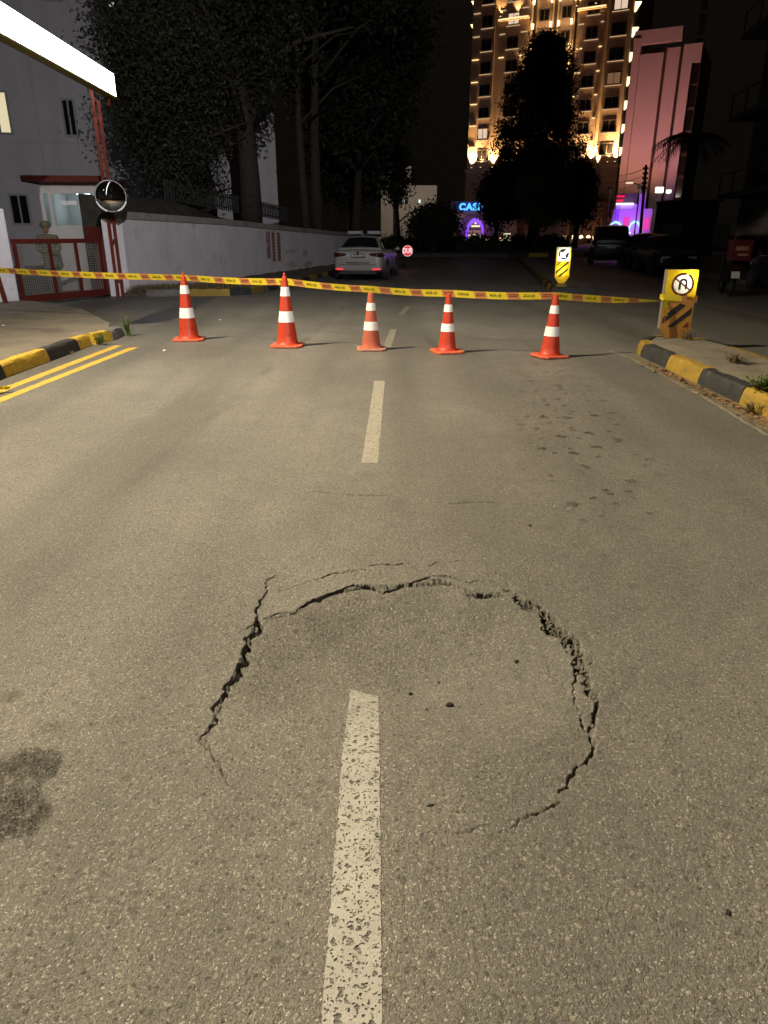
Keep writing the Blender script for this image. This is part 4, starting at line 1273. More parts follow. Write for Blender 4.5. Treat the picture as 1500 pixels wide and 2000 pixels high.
# convex traffic mirror
mp = PY(216, 383, 18.3)
t = thing('convex_mirror', 'round convex traffic mirror with a white and silver rim on the red gate post', 'mirror', mp, .35)
t.rotation_euler = (R(-7), 0, .35)
M['mirror'] = mat('mirror_face', (0.75, 0.75, 0.72), 0.03, 0.0, 3, metal=1.0)
rm = .345
b = MB()
prof = [(rm * math.sin(a), .13 * (math.cos(a) - math.cos(1.2)) / (1 - math.cos(1.2))) for a in np.linspace(0, 1.2, 9)]
prof = [(p[0] / math.sin(1.2), p[1]) for p in prof]
b.m = Matrix.Rotation(R(90), 4, 'X')
b.lathe(prof[::-1], 40); b.build('mirror_face', M['mirror'], t, True)
b = MB(); b.m = Matrix.Rotation(R(90), 4, 'X'); b.lathe([(rm - .012, .01), (rm + .012, .018), (rm + .018, 0), (rm + .012, -.03), (rm - .012, -.02)], 40); rim = b.build('rim', M['grey_metal'], t, True)
for a0 in (200, 290):
    b = MB(); b.m = Matrix.Rotation(R(90), 4, 'X')
    vs, fs = [], []
    for i in range(11):
        a = R(a0 + 50 * i / 10)
        vs += [((rm - .014) * math.cos(a), (rm - .014) * math.sin(a), .024), ((rm + .02) * math.cos(a), (rm + .02) * math.sin(a), .022)]
    fs = [(2 * i, 2 * i + 1, 2 * i + 3, 2 * i + 2) for i in range(10)]
    b.add(vs, fs); b.build('white_rim_segment', M['reflective'], rim)
b = MB(); b.m = Matrix.Rotation(R(90), 4, 'X'); b.lathe([(0, -.05), (rm * .6, -.045), (rm, -.02)], 30); b.build('back_shell', M['dark_metal'], t, True)
b = MB(); b.tube([(0, .05, 0), (0.05, .3, -.05)], .025, 6); b.build('bracket', M['dark_metal'], t)

# light box sign over the drive
SR, SLf = Vector((-6.22, 18.6, 0)), Vector((-6.0, 10.6, 0))
d = (SLf - SR).normalized()
SW = Wall((SR.x, SR.y), (d.x, d.y))
slen = (SLf - SR).length
t = thing('light_box_sign', 'overexposed white light box sign high over the gate drive', 'sign')
M['lightbox'] = glow('white_light_box', (0.93, 0.96, 1.0), 12.0)
b = MB(); b.m = SW.m; b.box(0, slen, -.09, .09, 4.42, 4.88); b.build('frame', M['white_paint'], t)
b = MB(); b.m = SW.m
b.box(.02, slen - .02, -.097, -.093, 4.43, 4.87); b.box(.02, slen - .02, .093, .097, 4.43, 4.87); b.build('lit_panel', M['lightbox'], t)
M['brass'] = mat('yellowed_trim', (0.30, 0.24, 0.03), 0.5)
b = MB(); b.m = SW.m; b.box(0, slen, -.10, .10, 4.385, 4.415); b.build('bottom_trim', M['brass'], t)
b = MB(); b.m = SW.m
for s in (.25, slen - .3): b.box(s, s + .06, -.03, .03, 4.2, 4.385)
b.build('bracket', M['rust_red'], t)

# guard booth behind the gate
bo = PY(130, 436, 21.5)
BW = Wall((PY(75, 436, 21.2).x, 21.2), (1, .10))
t = thing('guard_booth', 'white guard booth with a flat red roof and lit window behind the gate', 'booth')
M['booth_white'] = mat('booth_white', (0.55, 0.52, 0.50), 0.6, 0.06, 4)
sA, zA = BW.sz(76, 358); sB, zB = BW.sz(193, 358)
sw = sB - sA
def bb(name, s0, s1, y0, y1, z0, z1, mt, par=t, bev=0):
    b = MB(); b.m = BW.m; b.box(s0, s1, y0, y1, z0, z1); return b.build(name, mt, par, bevel=bev)
zr = BW.sz(130, 357)[1]; zs = BW.sz(130, 378)[1]; zc = BW.sz(130, 440)[1]
bb('lower_wall', sA, sA + sw, -.06, 0, 0, zc, M['booth_white'])
bb('back_wall', sA, sA + sw, -2.2, -2.14, 0, zr, M['booth_white'])
bb('side_wall', sA, sA + .06, -2.14, -.06, 0, zr, M['booth_white'])
bb('side_wall', sA + sw - .06, sA + sw, -2.14, -.06, 0, zr, M['booth_white'])
bb('header', sA, sA + sw, -.06, 0, zs, zr, M['booth_white'])
for u in (84, 100, 163, 187):
    s = BW.sz(u, 400)[0]
    bb('window_mullion', s - .05, s + .05, -.05, .012, zc, zs, M['booth_white'])
M['booth_glass'] = mat('booth_window_glass', (0.5, 0.6, 0.6), 0.05, 0.0)
n = M['booth_glass'].node_tree.nodes['Principled BSDF']; n.inputs['Transmission Weight'].default_value = 1.0; n.inputs['IOR'].default_value = 1.01
n.inputs['Base Color'].default_value = (.5, .6, .6, 1)
b = MB(); b.m = BW.m; b.add([(sA + .05, -.03, zc), (sA + sw - .05, -.03, zc), (sA + sw - .05, -.03, zs), (sA + .05, -.03, zs)], [(0, 1, 2, 3)]); b.build('window_pane', M['booth_glass'], t)
b = MB(); b.m = BW.m; b.box(sA - .35, sA + sw + .15, -2.4, .35, zr, zr + .16); b.build('roof', M['red_metal'], t, bevel=.02)
M['booth_lamp'] = glow('booth_lamp', (.75, .95, 1.0), 6)
bb('ceiling_lamp', sA + sw * .42, sA + sw * .58, -1.5, -1.0, zs + .02, zs + .06, M['booth_lamp'])
bb('desk', sA + .1, sA + sw - .1, -.9, -.1, zc - .05, zc, M['booth_white'])
s_ = BW.sz(133, 396)[0]
bb('paper_notice', s_ - .22, s_ + .22, -.022, -.02, BW.sz(133, 400)[1], BW.sz(133, 392)[1], M['reflective'])
point_light('booth_light', BW.m @ Vector((sA + sw * .5, -1.3, zs - .1)), 14, (.75, .92, 1.0), .1)

# compound building behind the trees
CB = Wall((-30.0, 36.0), (1, .17))
t = thing('compound_building', 'pale multi-storey building behind the gate and the dark trees', 'building')
M['bldg_pale'] = mat('pale_render', (0.62, 0.60, 0.66), 0.9, 0.08, .5, dirt=(0.5, 0.49, 0.53), dirt_amt=0.2, dirt_scale=.4)
add_streaks(M['bldg_pale'], 0.28, (0.36, 0.35, 0.38), .05, 1.1)
s_end = CB.sz(540, 330)[0]
b = MB(); b.m = CB.m; b.box(-6, s_end, -14, 0, 0, 21); b.build('wall', M['bldg_pale'], t)
b = MB(); b.m = CB.m; b.box(-6.1, s_end + .1, -14, .12, 21, 21.5); b.build('parapet', M['bldg_pale'], t)
M['win_warm'] = glow('lit_window_warm', (1.0, .86, .55), .75)
M['win_white'] = glow('lit_window_white', (.9, 1.0, .97), 1.3)
M['frame_grey'] = mat('window_frame', (0.42, 0.42, 0.43), .5, .05)
def window(wl_, par, u0, u1, v0, v1, mt, name='window', fr=.1, mull=1, fm=None, vref=None):
    s0, zt = wl_.sz((u0 + u1) / 2, v0); _, zb = wl_.sz((u0 + u1) / 2, v1)
    s0, s1 = wl_.sz(u0, (v0 + v1) / 2)[0], wl_.sz(u1, (v0 + v1) / 2)[0]
    return window_sz(wl_, par, s0, s1, zb, zt, mt, name, fr, mull, fm)
def window_sz(wl_, par, s0, s1, zb, zt, mt, name='window', fr=.1, mull=1, fm=None):
    b = MB(); b.m = wl_.m
    e = .06
    b.box(s0, s1, .003, e, zb, zb + fr); b.box(s0, s1, .003, e, zt - fr, zt)
    b.box(s0, s0 + fr, .003, e, zb + fr, zt - fr); b.box(s1 - fr, s1, .003, e, zb + fr, zt - fr)
    for k in range(mull):
        c = s0 + (s1 - s0) * (k + 1) / (mull + 1)
        b.box(c - fr * .4, c + fr * .4, .003, e - .01, zb + fr, zt - fr)
    w = b.build(name, fm or M['frame_grey'], par)
    b = MB(); b.m = wl_.m
    b.add([(s0 + fr * .5, .02, zb + fr * .5), (s1 - fr * .5, .02, zb + fr * .5), (s1 - fr * .5, .02, zt - fr * .5), (s0 + fr * .5, .02, zt - fr * .5)], [(0, 1, 2, 3)])
    b.build('pane', mt, w)
    return w
for u in (70, 262):
    s0 = CB.sz(u, 200)[0]
    b = MB(); b.m = CB.m; b.tube([(s0, .12, .3), (s0, .12, 20.8)], .07, 8); b.build('drainpipe', M['bldg_pale'], t)
for zz in (5.6, 9.6, 13.4):
    b = MB(); b.m = CB.m; b.box(-6, s_end, .0, .06, zz, zz + .18); b.build('string_course', M['bldg_pale'], t)
window(CB, t, -30, 20, 176, 263, M['win_warm'])
window(CB, t, 122, 150, 192, 268, M['glass_dark'])
window(CB, t, 205, 245, 0, 26, M['win_white'])
window(CB, t, 80, 124, -22, 3, M['win_white'])
window(CB, t, 490, 503, 283, 318, M['win_white'])
window(CB, t, 20, 60, 378, 440, M['glass_dark'])
for u in (300, 400): window(CB, t, u, u + 34, 20, 70, M['glass_dark'])
for u in (300, 400): window(CB, t, u, u + 34, 200, 270, M['glass_dark'])

# earth bank behind the wall with a pale picket fence along its crest
b = MB()
BK = [(-7.3, 20.6), (-5.9, 25.4), (-4.6, 31.2), (-3.1, 37.8), (-1.8, 45.2)]
vs, fs = [], []
for i, (x, y) in enumerate(BK):
    h = [2.45, 2.5, 2.3, 2.05, 1.8][i]
    wd = [.9, 2.4, 7, 9, 9][i]
    for q, z in ((0, .6), (-.05, h - .85), (-.3, h - .15), (-.5, h), (-1, h + .1), (-1, -.1)): vs.append((x + q * wd, y - q * wd * .25, z + .05 * math.sin(i * 2.1 + q)))
fs = [(i * 6 + j, i * 6 + j + 1, i * 6 + j + 7, i * 6 + j + 6) for i in range(4) for j in range(5)] + [tuple(range(6)), tuple(24 + j for j in range(5, -1, -1))]
b.add(vs, fs)
M['bank'] = mat('dark_planted_bank', (0.050, 0.045, 0.032), 1.0, .5, 2.5, bump=1.0, bscale=9)
struct(b.build('earth_bank', M['bank'], None))
t = thing('picket_fence', 'pale picket fence on the bank behind the long wall', 'fence')
M['fence_grey'] = mat('weathered_fence', (0.05, 0.048, 0.046), .8)
b = MB(); b.box(0, .07, -.015, .015, 0, .62)
first = None
for k in range(60):
    q = k / 59
    x, y = -7.2 + q * 2.6, 25.5 + q * 11.0
    z = 2.55 - .5 * q
    if first is None:
        first = b.build('picket', M['fence_grey'], t); o = first
    else:
        o = first.copy(); COL.objects.link(o); o.parent = t
    o.location = (x, y, z); o.rotation_euler = (0, 0, R(70))
for z in (.12, .48):
    b = MB(); b.tube([(-7.2, 25.5, 2.55 + z), (-4.6, 36.5, 2.05 + z)], .025, 6); b.build('rail', M['fence_grey'], t)

# sentry behind the gate
def skin_body(name, pts, edges, rad, mt, parent, root=0, sub=2):
    me = bpy.data.meshes.new(name)
    me.from_pydata(pts, edges, [])
    o = link(bpy.data.objects.new(name, me), parent)
    sk = o.modifiers.new('skin', 'SKIN')
    sk.use_smooth_shade = True
    for i, r_ in enumerate(rad):
        me.skin_vertices[0].data[i].radius = (r_, r_) if not hasattr(r_, '__len__') else r_
        me.skin_vertices[0].data[i].use_root = (i == root)
    s_ = o.modifiers.new('sub', 'SUBSURF'); s_.levels = s_.render_levels = sub
    me.materials.append(mt)
    return o
def camo():
    m = mat('camouflage_cloth', (0.16, 0.14, 0.08), .9, .3, 9, dirt=(0.035, 0.045, 0.022), dirt_amt=.8, dirt_scale=9)
    return m
M['camo'] = camo()
M['skin'] = mat('skin', (0.36, 0.20, 0.13), .55, .08, 12)
M['dark'] = mat('dark_cloth', (0.02, 0.02, 0.02), .8)
pp = PY(88, 440, 19.6)
t = thing('person', 'sentry in camouflage uniform and helmet standing behind the red gate', 'person', (pp.x, 19.6, 0), .35)
pts = [(0, 0, .98), (0, 0, 1.2), (0, .01, 1.38), (0, .0, 1.5),                   # 0 pelvis 1 waist 2 chest 3 neck
       (-.20, .0, 1.42), (-.26, -.02, 1.14), (-.16, -.22, 1.06), (-.06, -.30, 1.12),  # left arm to hand
       (.20, .0, 1.42), (.27, -.02, 1.14), (.17, -.22, 1.04), (.06, -.30, 1.08),
       (-.10, 0, .90), (-.11, -.01, .50), (-.11, .02, .09), (-.12, -.13, .045),
       (.10, 0, .90), (.11, -.01, .50), (.12, .02, .09), (.13, -.13, .045)]
ed = [(0, 1), (1, 2), (2, 3), (2, 4), (4, 5), (5, 6), (6, 7), (2, 8), (8, 9), (9, 10), (10, 11), (0, 12), (12, 13), (13, 14), (14, 15), (0, 16), (16, 17), (17, 18), (18, 19)]
rd = [(.17, .12), (.155, .11), (.18, .12), .06, .075, .055, .042, .03, .075, .055, .042, .03, .10, .065, .045, .04, .10, .065, .045, .04]
skin_body('body', pts, ed, rd, M['camo'], t)
b = MB(); b.lathe([(0, -.13), (.05, -.12), (.072, -.07), (.082, 0), (.084, .05), (.07, .11), (.03, .135), (0, .14)], 16)
hd = b.build('head', M['skin'], t, True); hd.location = (0, -.015, 1.64); hd.scale = (.92, 1.1, 1)
b = MB(); b.add([(-.012, -.088, .01), (.012, -.088, .01), (.016, -.088, -.04), (-.016, -.088, -.04), (0, -.112, -.035)], [(0, 1, 4), (1, 2, 4), (2, 3, 4), (3, 0, 4)]); b.build('nose', M['skin'], hd)
for sx in (-1, 1):
    b = MB(); b.box(sx * .032 - .012, sx * .032 + .012, -.0855, -.078, .012, .022); b.build('eye', M['dark'], hd)
    b = MB(); b.box(sx * .084 - .008, sx * .084 + .008, -.02, .02, -.03, .03); b.build('ear', M['skin'], hd, bevel=.006)
b = MB(); b.box(-.025, .025, -.0845, -.075, -.068, -.061); b.build('mouth', M['dark'], hd)
b = MB(); b.lathe([(.128, -.0), (.135, .02), (.125, .09), (.085, .14), (0, .16)], 20); h_ = b.build('helmet', M['camo'], t, True); h_.location = (0, -.005, 1.66); h_.scale = (1, 1.15, 1)
for sx, hx in ((-1, -.05), (1, .05)):
    for f in range(5):
        x0 = hx + (f - 2) * .018
        ln = [.045, .06, .066, .062, .05][f]
        b = MB(); b.tube([(x0, -.31, 1.11), (x0, -.31 - ln * .6, 1.10), (x0 * .8, -.31 - ln * .8, 1.075)], [.0095, .0085, .007], 6)
        b.build('finger', M['skin'], t, True)
# ================================================================== vehicles
M['car_silver'] = mat('car_white_silver_paint', (0.32, 0.315, 0.30), 0.28, 0.02, 3, metal=0.15)
M['car_black'] = mat('car_black_paint', (0.010, 0.010, 0.012), 0.25, 0.1, 3)
M['car_blue'] = mat('car_dark_blue_paint', (0.012, 0.015, 0.025), 0.25, 0.1, 3)
M['car_grey'] = mat('car_dark_grey_paint', (0.020, 0.020, 0.022), 0.3, 0.1, 3)
M['tail_dark'] = mat('dark_red_tail_lamp', (0.05, 0.006, 0.008), 0.12, 0.2, 5)
M['reflector_glow'] = glow('red_reflector_glow', (1.0, 0.05, 0.07), 1.1)  # glow put into the bumper reflectors in place of reflected light
M['rim'] = mat('alloy_rim', (0.42, 0.42, 0.43), 0.35, 0.05, 4, metal=0.8)
M['black_plastic'] = mat('black_plastic', (0.018, 0.018, 0.018), 0.6)
M['plate_black'] = mat('black_number_plate', (0.015, 0.015, 0.015), 0.4)
M['plate_white'] = mat('white_number_plate', (0.80, 0.80, 0.78), 0.4, .02)
M['plate_blue'] = mat('blue_plate_band', (0.02, 0.30, 0.55), 0.4)
M['ink'] = mat('dark_lettering', (0.03, 0.028, 0.02), 0.5)
M['lens_clear'] = mat('clear_lamp_lens', (0.55, 0.56, 0.58), 0.1)
M['lightbar_blue'] = mat('light_bar_lens', (0.30, 0.32, 0.38), 0.15)

# stations from tail (x=0) to nose: x, sill z, half width, belt z, top z
SEDAN = dict(L=4.62, st=[(0.00, .36, .66, .80, .86), (.05, .30, .80, .92, .985), (.25, .24, .87, .95, 1.03), (.75, .21, .89, .95, 1.03), (1.5, .20, .89, .94, 1.0), (2.5, .20, .89, .93, .98), (3.3, .21, .885, .91, .97),
                         (3.9, .23, .87, .86, .92), (4.35, .26, .80, .76, .80), (4.58, .32, .62, .62, .66)],
             gh=[(.42, 1.03, .73), (1.10, 1.39, .58), (1.85, 1.455, .575), (2.45, 1.43, .575), (3.30, .97, .72)], wheels=(.92, 3.60), wr=.325)
VAN = dict(L=4.9, st=[(0.00, .42, .80, .95, 1.02), (.04, .34, .90, 1.08, 1.12), (.3, .26, .94, 1.08, 1.12), (1.2, .24, .95, 1.06, 1.10), (2.4, .24, .95, 1.05, 1.09), (3.6, .25, .94, 1.03, 1.08), (4.2, .27, .92, .98, 1.04), (4.65, .32, .84, .86, .92), (4.88, .4, .66, .72, .78)],
           gh=[(.04, 1.12, .86), (.22, 1.86, .76), (1.2, 1.92, .77), (2.9, 1.90, .76), (4.15, 1.06, .82)], wheels=(.95, 3.95), wr=.345)
HATCH = dict(L=4.3, st=[(0.00, .40, .68, .85, .90), (.05, .32, .80, .98, 1.02), (.25, .24, .87, .99, 1.03), (.9, .21, .89, .98, 1.02), (1.6, .21, .89, .96, 1.0), (2.5, .21, .89, .94, .99), (3.2, .22, .88, .93, .98), (3.7, .24, .86, .88, .94), (4.1, .28, .78, .78, .82), (4.28, .34, .62, .66, .70)],
             gh=[(.10, 1.02, .76), (.55, 1.44, .62), (1.4, 1.53, .62), (2.2, 1.50, .61), (3.2, .98, .74)], wheels=(.80, 3.45), wr=.32)

def make_car(kind, name, label, cat, loc, yaw, paint, group=None, police=False, plate=None, detail=True):
    """yaw 0 = driving away along +Y; local frame: x forward, y left"""
    t = thing(name, label, cat, (loc[0], loc[1], 0), math.pi / 2 + yaw, group)
    S = kind
    b = MB()
    vs, fs = [], []
    K = 11
    for (x, zs, hw, zb, zt) in S['st']:
        half = [(hw * .86, zs), (hw * .985, zs + .10), (hw, zs + (zb - zs) * .5), (hw * .975, zb), (hw * .88, zb + (zt - zb) * .75)]
        sec = [(-w, z) for w, z in half] + [(0, zt)] + [(w, z) for w, z in half[::-1]]
        vs += [(x, w, z) for w, z in sec]
    n = len(S['st'])
    for i in range(n - 1):
        for j in range(K - 1): fs.append((i * K + j, i * K + j + 1, (i + 1) * K + j + 1, (i + 1) * K + j))
        fs.append((i * K + K - 1, i * K, (i + 1) * K, (i + 1) * K + K - 1))
    fs.append(tuple(range(K))); fs.append(tuple((n - 1) * K + j for j in range(K - 1, -1, -1)))
    b.add(vs, fs)
    body = b.build('body', paint, t, True)
    md = body.modifiers.new('sub', 'SUBSURF'); md.levels = md.render_levels = 2
    # greenhouse
    b = MB(); vs, fs = [], []
    g_ = S['gh']
    zb0 = [s_[3] for s_ in S['st']]
    def belt(x):
        for a, c in zip(S['st'][:-1], S['st'][1:]):
            if a[0] <= x <= c[0]: return a[3] + (c[3] - a[3]) * (x - a[0]) / (c[0] - a[0])
        return S['st'][-1][3]
    def hwid(x):
        for a, c in zip(S['st'][:-1], S['st'][1:]):
            if a[0] <= x <= c[0]: return a[2] + (c[2] - a[2]) * (x - a[0]) / (c[0] - a[0])
        return .6
    (xr, zr_, wr_), (x1, z1, w1), (xm, zm, wm), (x2, z2, w2), (xf, zf, wf) = g_
    def low(x): return hwid(x) * .93, belt(x) - .01
    sec = []
    for (x, z, w) in g_:
        lw, lz = low(x)
        if (x, z, w) == g_[0] or (x, z, w) == g_[-1]: sec.append([(x, -lw * .92, lz), (x, -w, z), (x, -w * .5, z + .015), (x, 0, z + .02), (x, w * .5, z + .015), (x, w, z), (x, lw * .92, lz)])
        else: sec.append([(x, -lw, lz), (x, -w, z - .05), (x, -w * .82, z), (x, 0, z + .025), (x, w * .82, z), (x, w, z - .05), (x, lw, lz)])
    for q in sec: vs += q
    for i in range(4):
        for j in range(6): fs.append((i * 7 + j, i * 7 + j + 1, i * 7 + j + 8, i * 7 + j + 7))
    fs += [tuple(range(7)), tuple(28 + j for j in range(6, -1, -1))]
    b.add(vs, fs); b.build('cabin', paint, t, True, auto=50)
    # windows: panels just proud of the cabin skin
    def panel(nm, quad, mt, par=t, lift=.006):
        q = [Vector(p) for p in quad]
        nr = (q[1] - q[0]).cross(q[3] - q[0]).normalized()
        c = sum(q, Vector()) / 4
        if nr.dot(c - Vector((S['L'] * .45, 0, .9))) < 0: nr = -nr
        bb_ = MB(); bb_.add([tuple(p + nr * lift) for p in q], [(0, 1, 2, 3)]); return bb_.build(nm, mt, par)
    L_ = lambda a, c, q: tuple(a[k] + (c[k] - a[k]) * q for k in range(3))
    def rearq(s0, s1, q0, q1):
        A, B, C, D = (s0[0], s0[1] * -s0[2], s0[3]), None, None, None
        return None
    # rear glass
    def row(i, f): return [sec[i][1], sec[i][3], sec[i][5]]
    rb, rt_ = sec[0], sec[1]
    pa, pb_, pc, pd = L_(rb[1], rt_[1], .10), L_(rb[5], rt_[5], .10), L_(rb[5], rt_[4], .92), L_(rb[1], rt_[2], .92)
    sh = lambda p, k: (p[0], p[1] * k, p[2])
    mid_b, mid_t = L_(rb[3], rt_[3], .10), L_(rb[3], rt_[3], .92)
    bb_ = MB(); o_ = Vector((-.012, 0, .012))
    bb_.add([tuple(Vector(p) + o_) for p in (sh(pa, .93), mid_b, sh(pb_, .93), sh(pc, .95), mid_t, sh(pd, .95))], [(0, 1, 4, 5), (1, 2, 3, 4)])
    bb_.build('rear_window', M['glass_dark'], t, True)
    fb, ft = sec[4], sec[3]
    pa, pb_, pc, pd = L_(fb[1], ft[1], .08), L_(fb[5], ft[5], .08), L_(fb[5], ft[4], .94), L_(fb[1], ft[2], .94)
    bb_ = MB(); o_ = Vector((.012, 0, .012))
    bb_.add([tuple(Vector(p) + o_) for p in (sh(pa, .94), L_(fb[3], ft[3], .08), sh(pb_, .94), sh(pc, .95), L_(fb[3], ft[3], .94), sh(pd, .95))], [(0, 1, 4, 5), (1, 2, 3, 4)])
    bb_.build('windscreen', M['glass_dark'], t, True)
    for sgn, jl, jt in ((-1, 0, 1), (1, 6, 5)):
        for (ia, ib, qa, qb) in ((0, 1, .45, .98), (1, 2, .06, .96), (2, 3, .08, .94), (3, 4, .04, .62)):
            la, lb = L_(sec[ia][jl], sec[ib][jl], qa), L_(sec[ia][jl], sec[ib][jl], qb)
            ua, ub = L_(sec[ia][jt], sec[ib][jt], qa), L_(sec[ia][jt], sec[ib][jt], qb)
            panel('side_window', [L_(la, ua, .12), L_(lb, ub, .12), L_(lb, ub, .93), L_(la, ua, .93)], M['glass_dark'])
    # wheels
    for x in S['wheels']:
        for sgn in (-1, 1):
            hw = hwid(x)
            yb_ = sgn * (hw - .10)
            b = MB(); b.m = Matrix.Translation((x, sgn * (hw - .045), S['wr'] + .02)) @ Matrix.Rotation(R(90), 4, 'X')
            b.lathe([(0, -.05), (S['wr'] + .055, -.05), (S['wr'] + .055, .05), (0, .05)], 28); b.build('wheel_arch', M['black_plastic'], t)
            b = MB(); b.m = Matrix.Translation((x, sgn * (hw - .07), S['wr'])) @ Matrix.Rotation(R(90), 4, 'X')
            r_ = S['wr']
            b.lathe([(r_ * .62, -.10), (r_ * .93, -.105), (r_, -.07), (r_, .07), (r_ * .93, .105), (r_ * .62, .10)], 28); w_ = b.build('tyre', M['rubber'], t, True, auto=40)
            b = MB(); b.m = Matrix.Translation((x, sgn * (hw - .07), S['wr'])) @ Matrix.Rotation(R(90), 4, 'X')
            for k in range(5):
                a = 2 * math.pi * k / 5
                c_, s_ = math.cos(a), math.sin(a)
                for yy in (-.098, .098):
                    b.add([(c_ * r_ * .1 - s_ * .03, s_ * r_ * .1 + c_ * .03, yy), (c_ * r_ * .1 + s_ * .03, s_ * r_ * .1 - c_ * .03, yy), (c_ * r_ * .62 + s_ * .022, s_ * r_ * .62 - c_ * .022, yy * .96), (c_ * r_ * .62 - s_ * .022, s_ * r_ * .62 + c_ * .022, yy * .96)], [(0, 1, 2, 3)])
            b.lathe([(r_ * .55, -.09), (r_ * .65, -.102), (r_ * .65, .102), (r_ * .55, .09)], 24)
            b.lathe([(0, -.06), (r_ * .55, -.06), (r_ * .55, .06), (0, .06)], 20); b.build('rim', M['rim'], w_, True, auto=40)
    if not detail: return t
    x0 = S['st'][1][0]
    hw0 = S['st'][1][2]
    # tail lamps wrap round the corners
    zt0 = S['st'][1][3]
    for sgn in (-1, 1):
        b = MB()
        y1_, y0_ = sgn * .40, sgn * (hw0 + .02)
        if kind is VAN:
            b.add([(.02, sgn * .74, 1.05), (.02, sgn * .90, 1.05), (.16, sgn * .95, 1.05), (.10, sgn * .72, 1.45), (.10, sgn * .83, 1.45), (.22, sgn * .86, 1.45)], [(0, 1, 4, 3), (1, 2, 5, 4)])
        else:
            b.add([(-.005, y1_, zt0 - .04), (-.004, sgn * .60, zt0 - .02), (.03, y0_ * .97, zt0 - .015), (.30, sgn * (hwid(.3) + .012), zt0 - .03), (-.005, y1_, zt0 - .085), (-.018, sgn * .60, zt0 - .13), (.02, y0_ * .985, zt0 - .15), (.26, sgn * (hwid(.26) + .012), zt0 - .12)],
                  [(0, 1, 5, 4), (1, 2, 6, 5), (2, 3, 7, 6)])
        o = b.build('tail_lamp', M['tail_dark'], t, True)
        md = o.modifiers.new('solid', 'SOLIDIFY'); md.thickness = .05
    # bumper, lower valance, boot seam
    b = MB(); b.box(-.012, .0, -hw0 * .8, hw0 * .8, .52, .535); b.build('bumper_seam', M['black_plastic'], t)
    b = MB(); b.box(-.02, .1, -hw0 * .82, hw0 * .82, .22, .30); b.build('lower_valance', M['black_plastic'], t, bevel=.02)
    for sgn in (-1, 1):
        b = MB(); b.tube([(3.0 * S['L'] / 4.62, sgn * (hwid(3.0) - .02), belt(3.0) + .04), (2.98 * S['L'] / 4.62, sgn * (hwid(3.0) + .10), belt(3.0) + .07), (2.97 * S['L'] / 4.62, sgn * (hwid(3.0) + .17), belt(3.0) + .10)], [.03, .075, .06], 8)
        b.build('door_mirror', M['black_plastic'] if not police else paint, t, True)
        b = MB(); b.box(1.62, 1.80, sgn * (hwid(1.7) * .99) - .012, sgn * (hwid(1.7) * .99) + .012, belt(1.7) - .12, belt(1.7) - .09); b.build('door_handle', paint if not police else M['lens_clear'], t)
        b = MB(); b.box(S['L'] - .35, S['L'] - .1, sgn * .48 - .16, sgn * .48 + .16, .62, .72); b.build('headlamp', M['lens_clear'], t, bevel=.03)
    if plate:
        pw, ph, pz, dark = .50, .115, (zt0 - .11 if not kind is VAN else .88), plate[1]
        px = -.022
        b = MB(); b.box(px - .006, px + .02, -pw / 2, pw / 2, pz - ph / 2, pz + ph / 2); pl = b.build('number_plate', M['plate_black' if dark else 'plate_white'], t)
        b = MB(); b.box(px - .010, px - .006, pw / 2 - .055, pw / 2 - .003, pz - ph / 2 + .004, pz + ph / 2 - .004); b.build('blue_band', M['plate_blue'], pl)
        if plate[0]:
            vs, fs = text_geo(plate[0], .10, 1.0, .001)
            b = MB(); b.add([(px - .0085, -x * .98 - .02, y + pz) for x, y, z in vs], fs); b.build('lettering', M['plate_white' if dark else 'ink'], pl)
    if police:
        for sgn in (-1, 1):
            b = MB(); b.add([(-.008, sgn * .50, .345), (-.004, sgn * .66, .35), (.06, sgn * .775, .355), (-.012, sgn * .50, .395), (-.008, sgn * .66, .40), (.055, sgn * .78, .405)], [(0, 1, 4, 3), (1, 2, 5, 4)])
            o = b.build('bumper_reflector', M['reflector_glow'], t); o.location = (-.02, 0, .01)
        vs, fs = text_geo('www.polis.gov.ct.tr', .115, 1.0, .002)
        b = MB(); b.add([(-.035 + .06 * abs(x) ** 2.2, -x * .88, y * 1.0 + .60) for x, y, z in vs], fs); b.build('lettering', M['ink'], t)
        b = MB(); ring(b, 0, 0, .0, .05, 0, n=20); o = b.build('badge', M['black_plastic'], t); o.location = (-.012, 0, zt0 - .005); o.rotation_euler = (0, 0, R(90))
        b = MB(); b.box(1.42, 1.56, -.55, .55, 1.475, 1.50); lb = b.build('light_bar', M['black_plastic'], t)
        for sgn in (-1, 1):
            b = MB(); b.box(1.38, 1.60, sgn * .35 - .24, sgn * .35 + .24, 1.50, 1.60); b.build('light_bar_lens', M['lightbar_blue'], lb, bevel=.03)
        b = MB(); b.tube([(1.25, .05, 1.45), (1.18, .05, 1.62)], .012, 6); b.build('aerial', M['white_paint'], t)
    return t

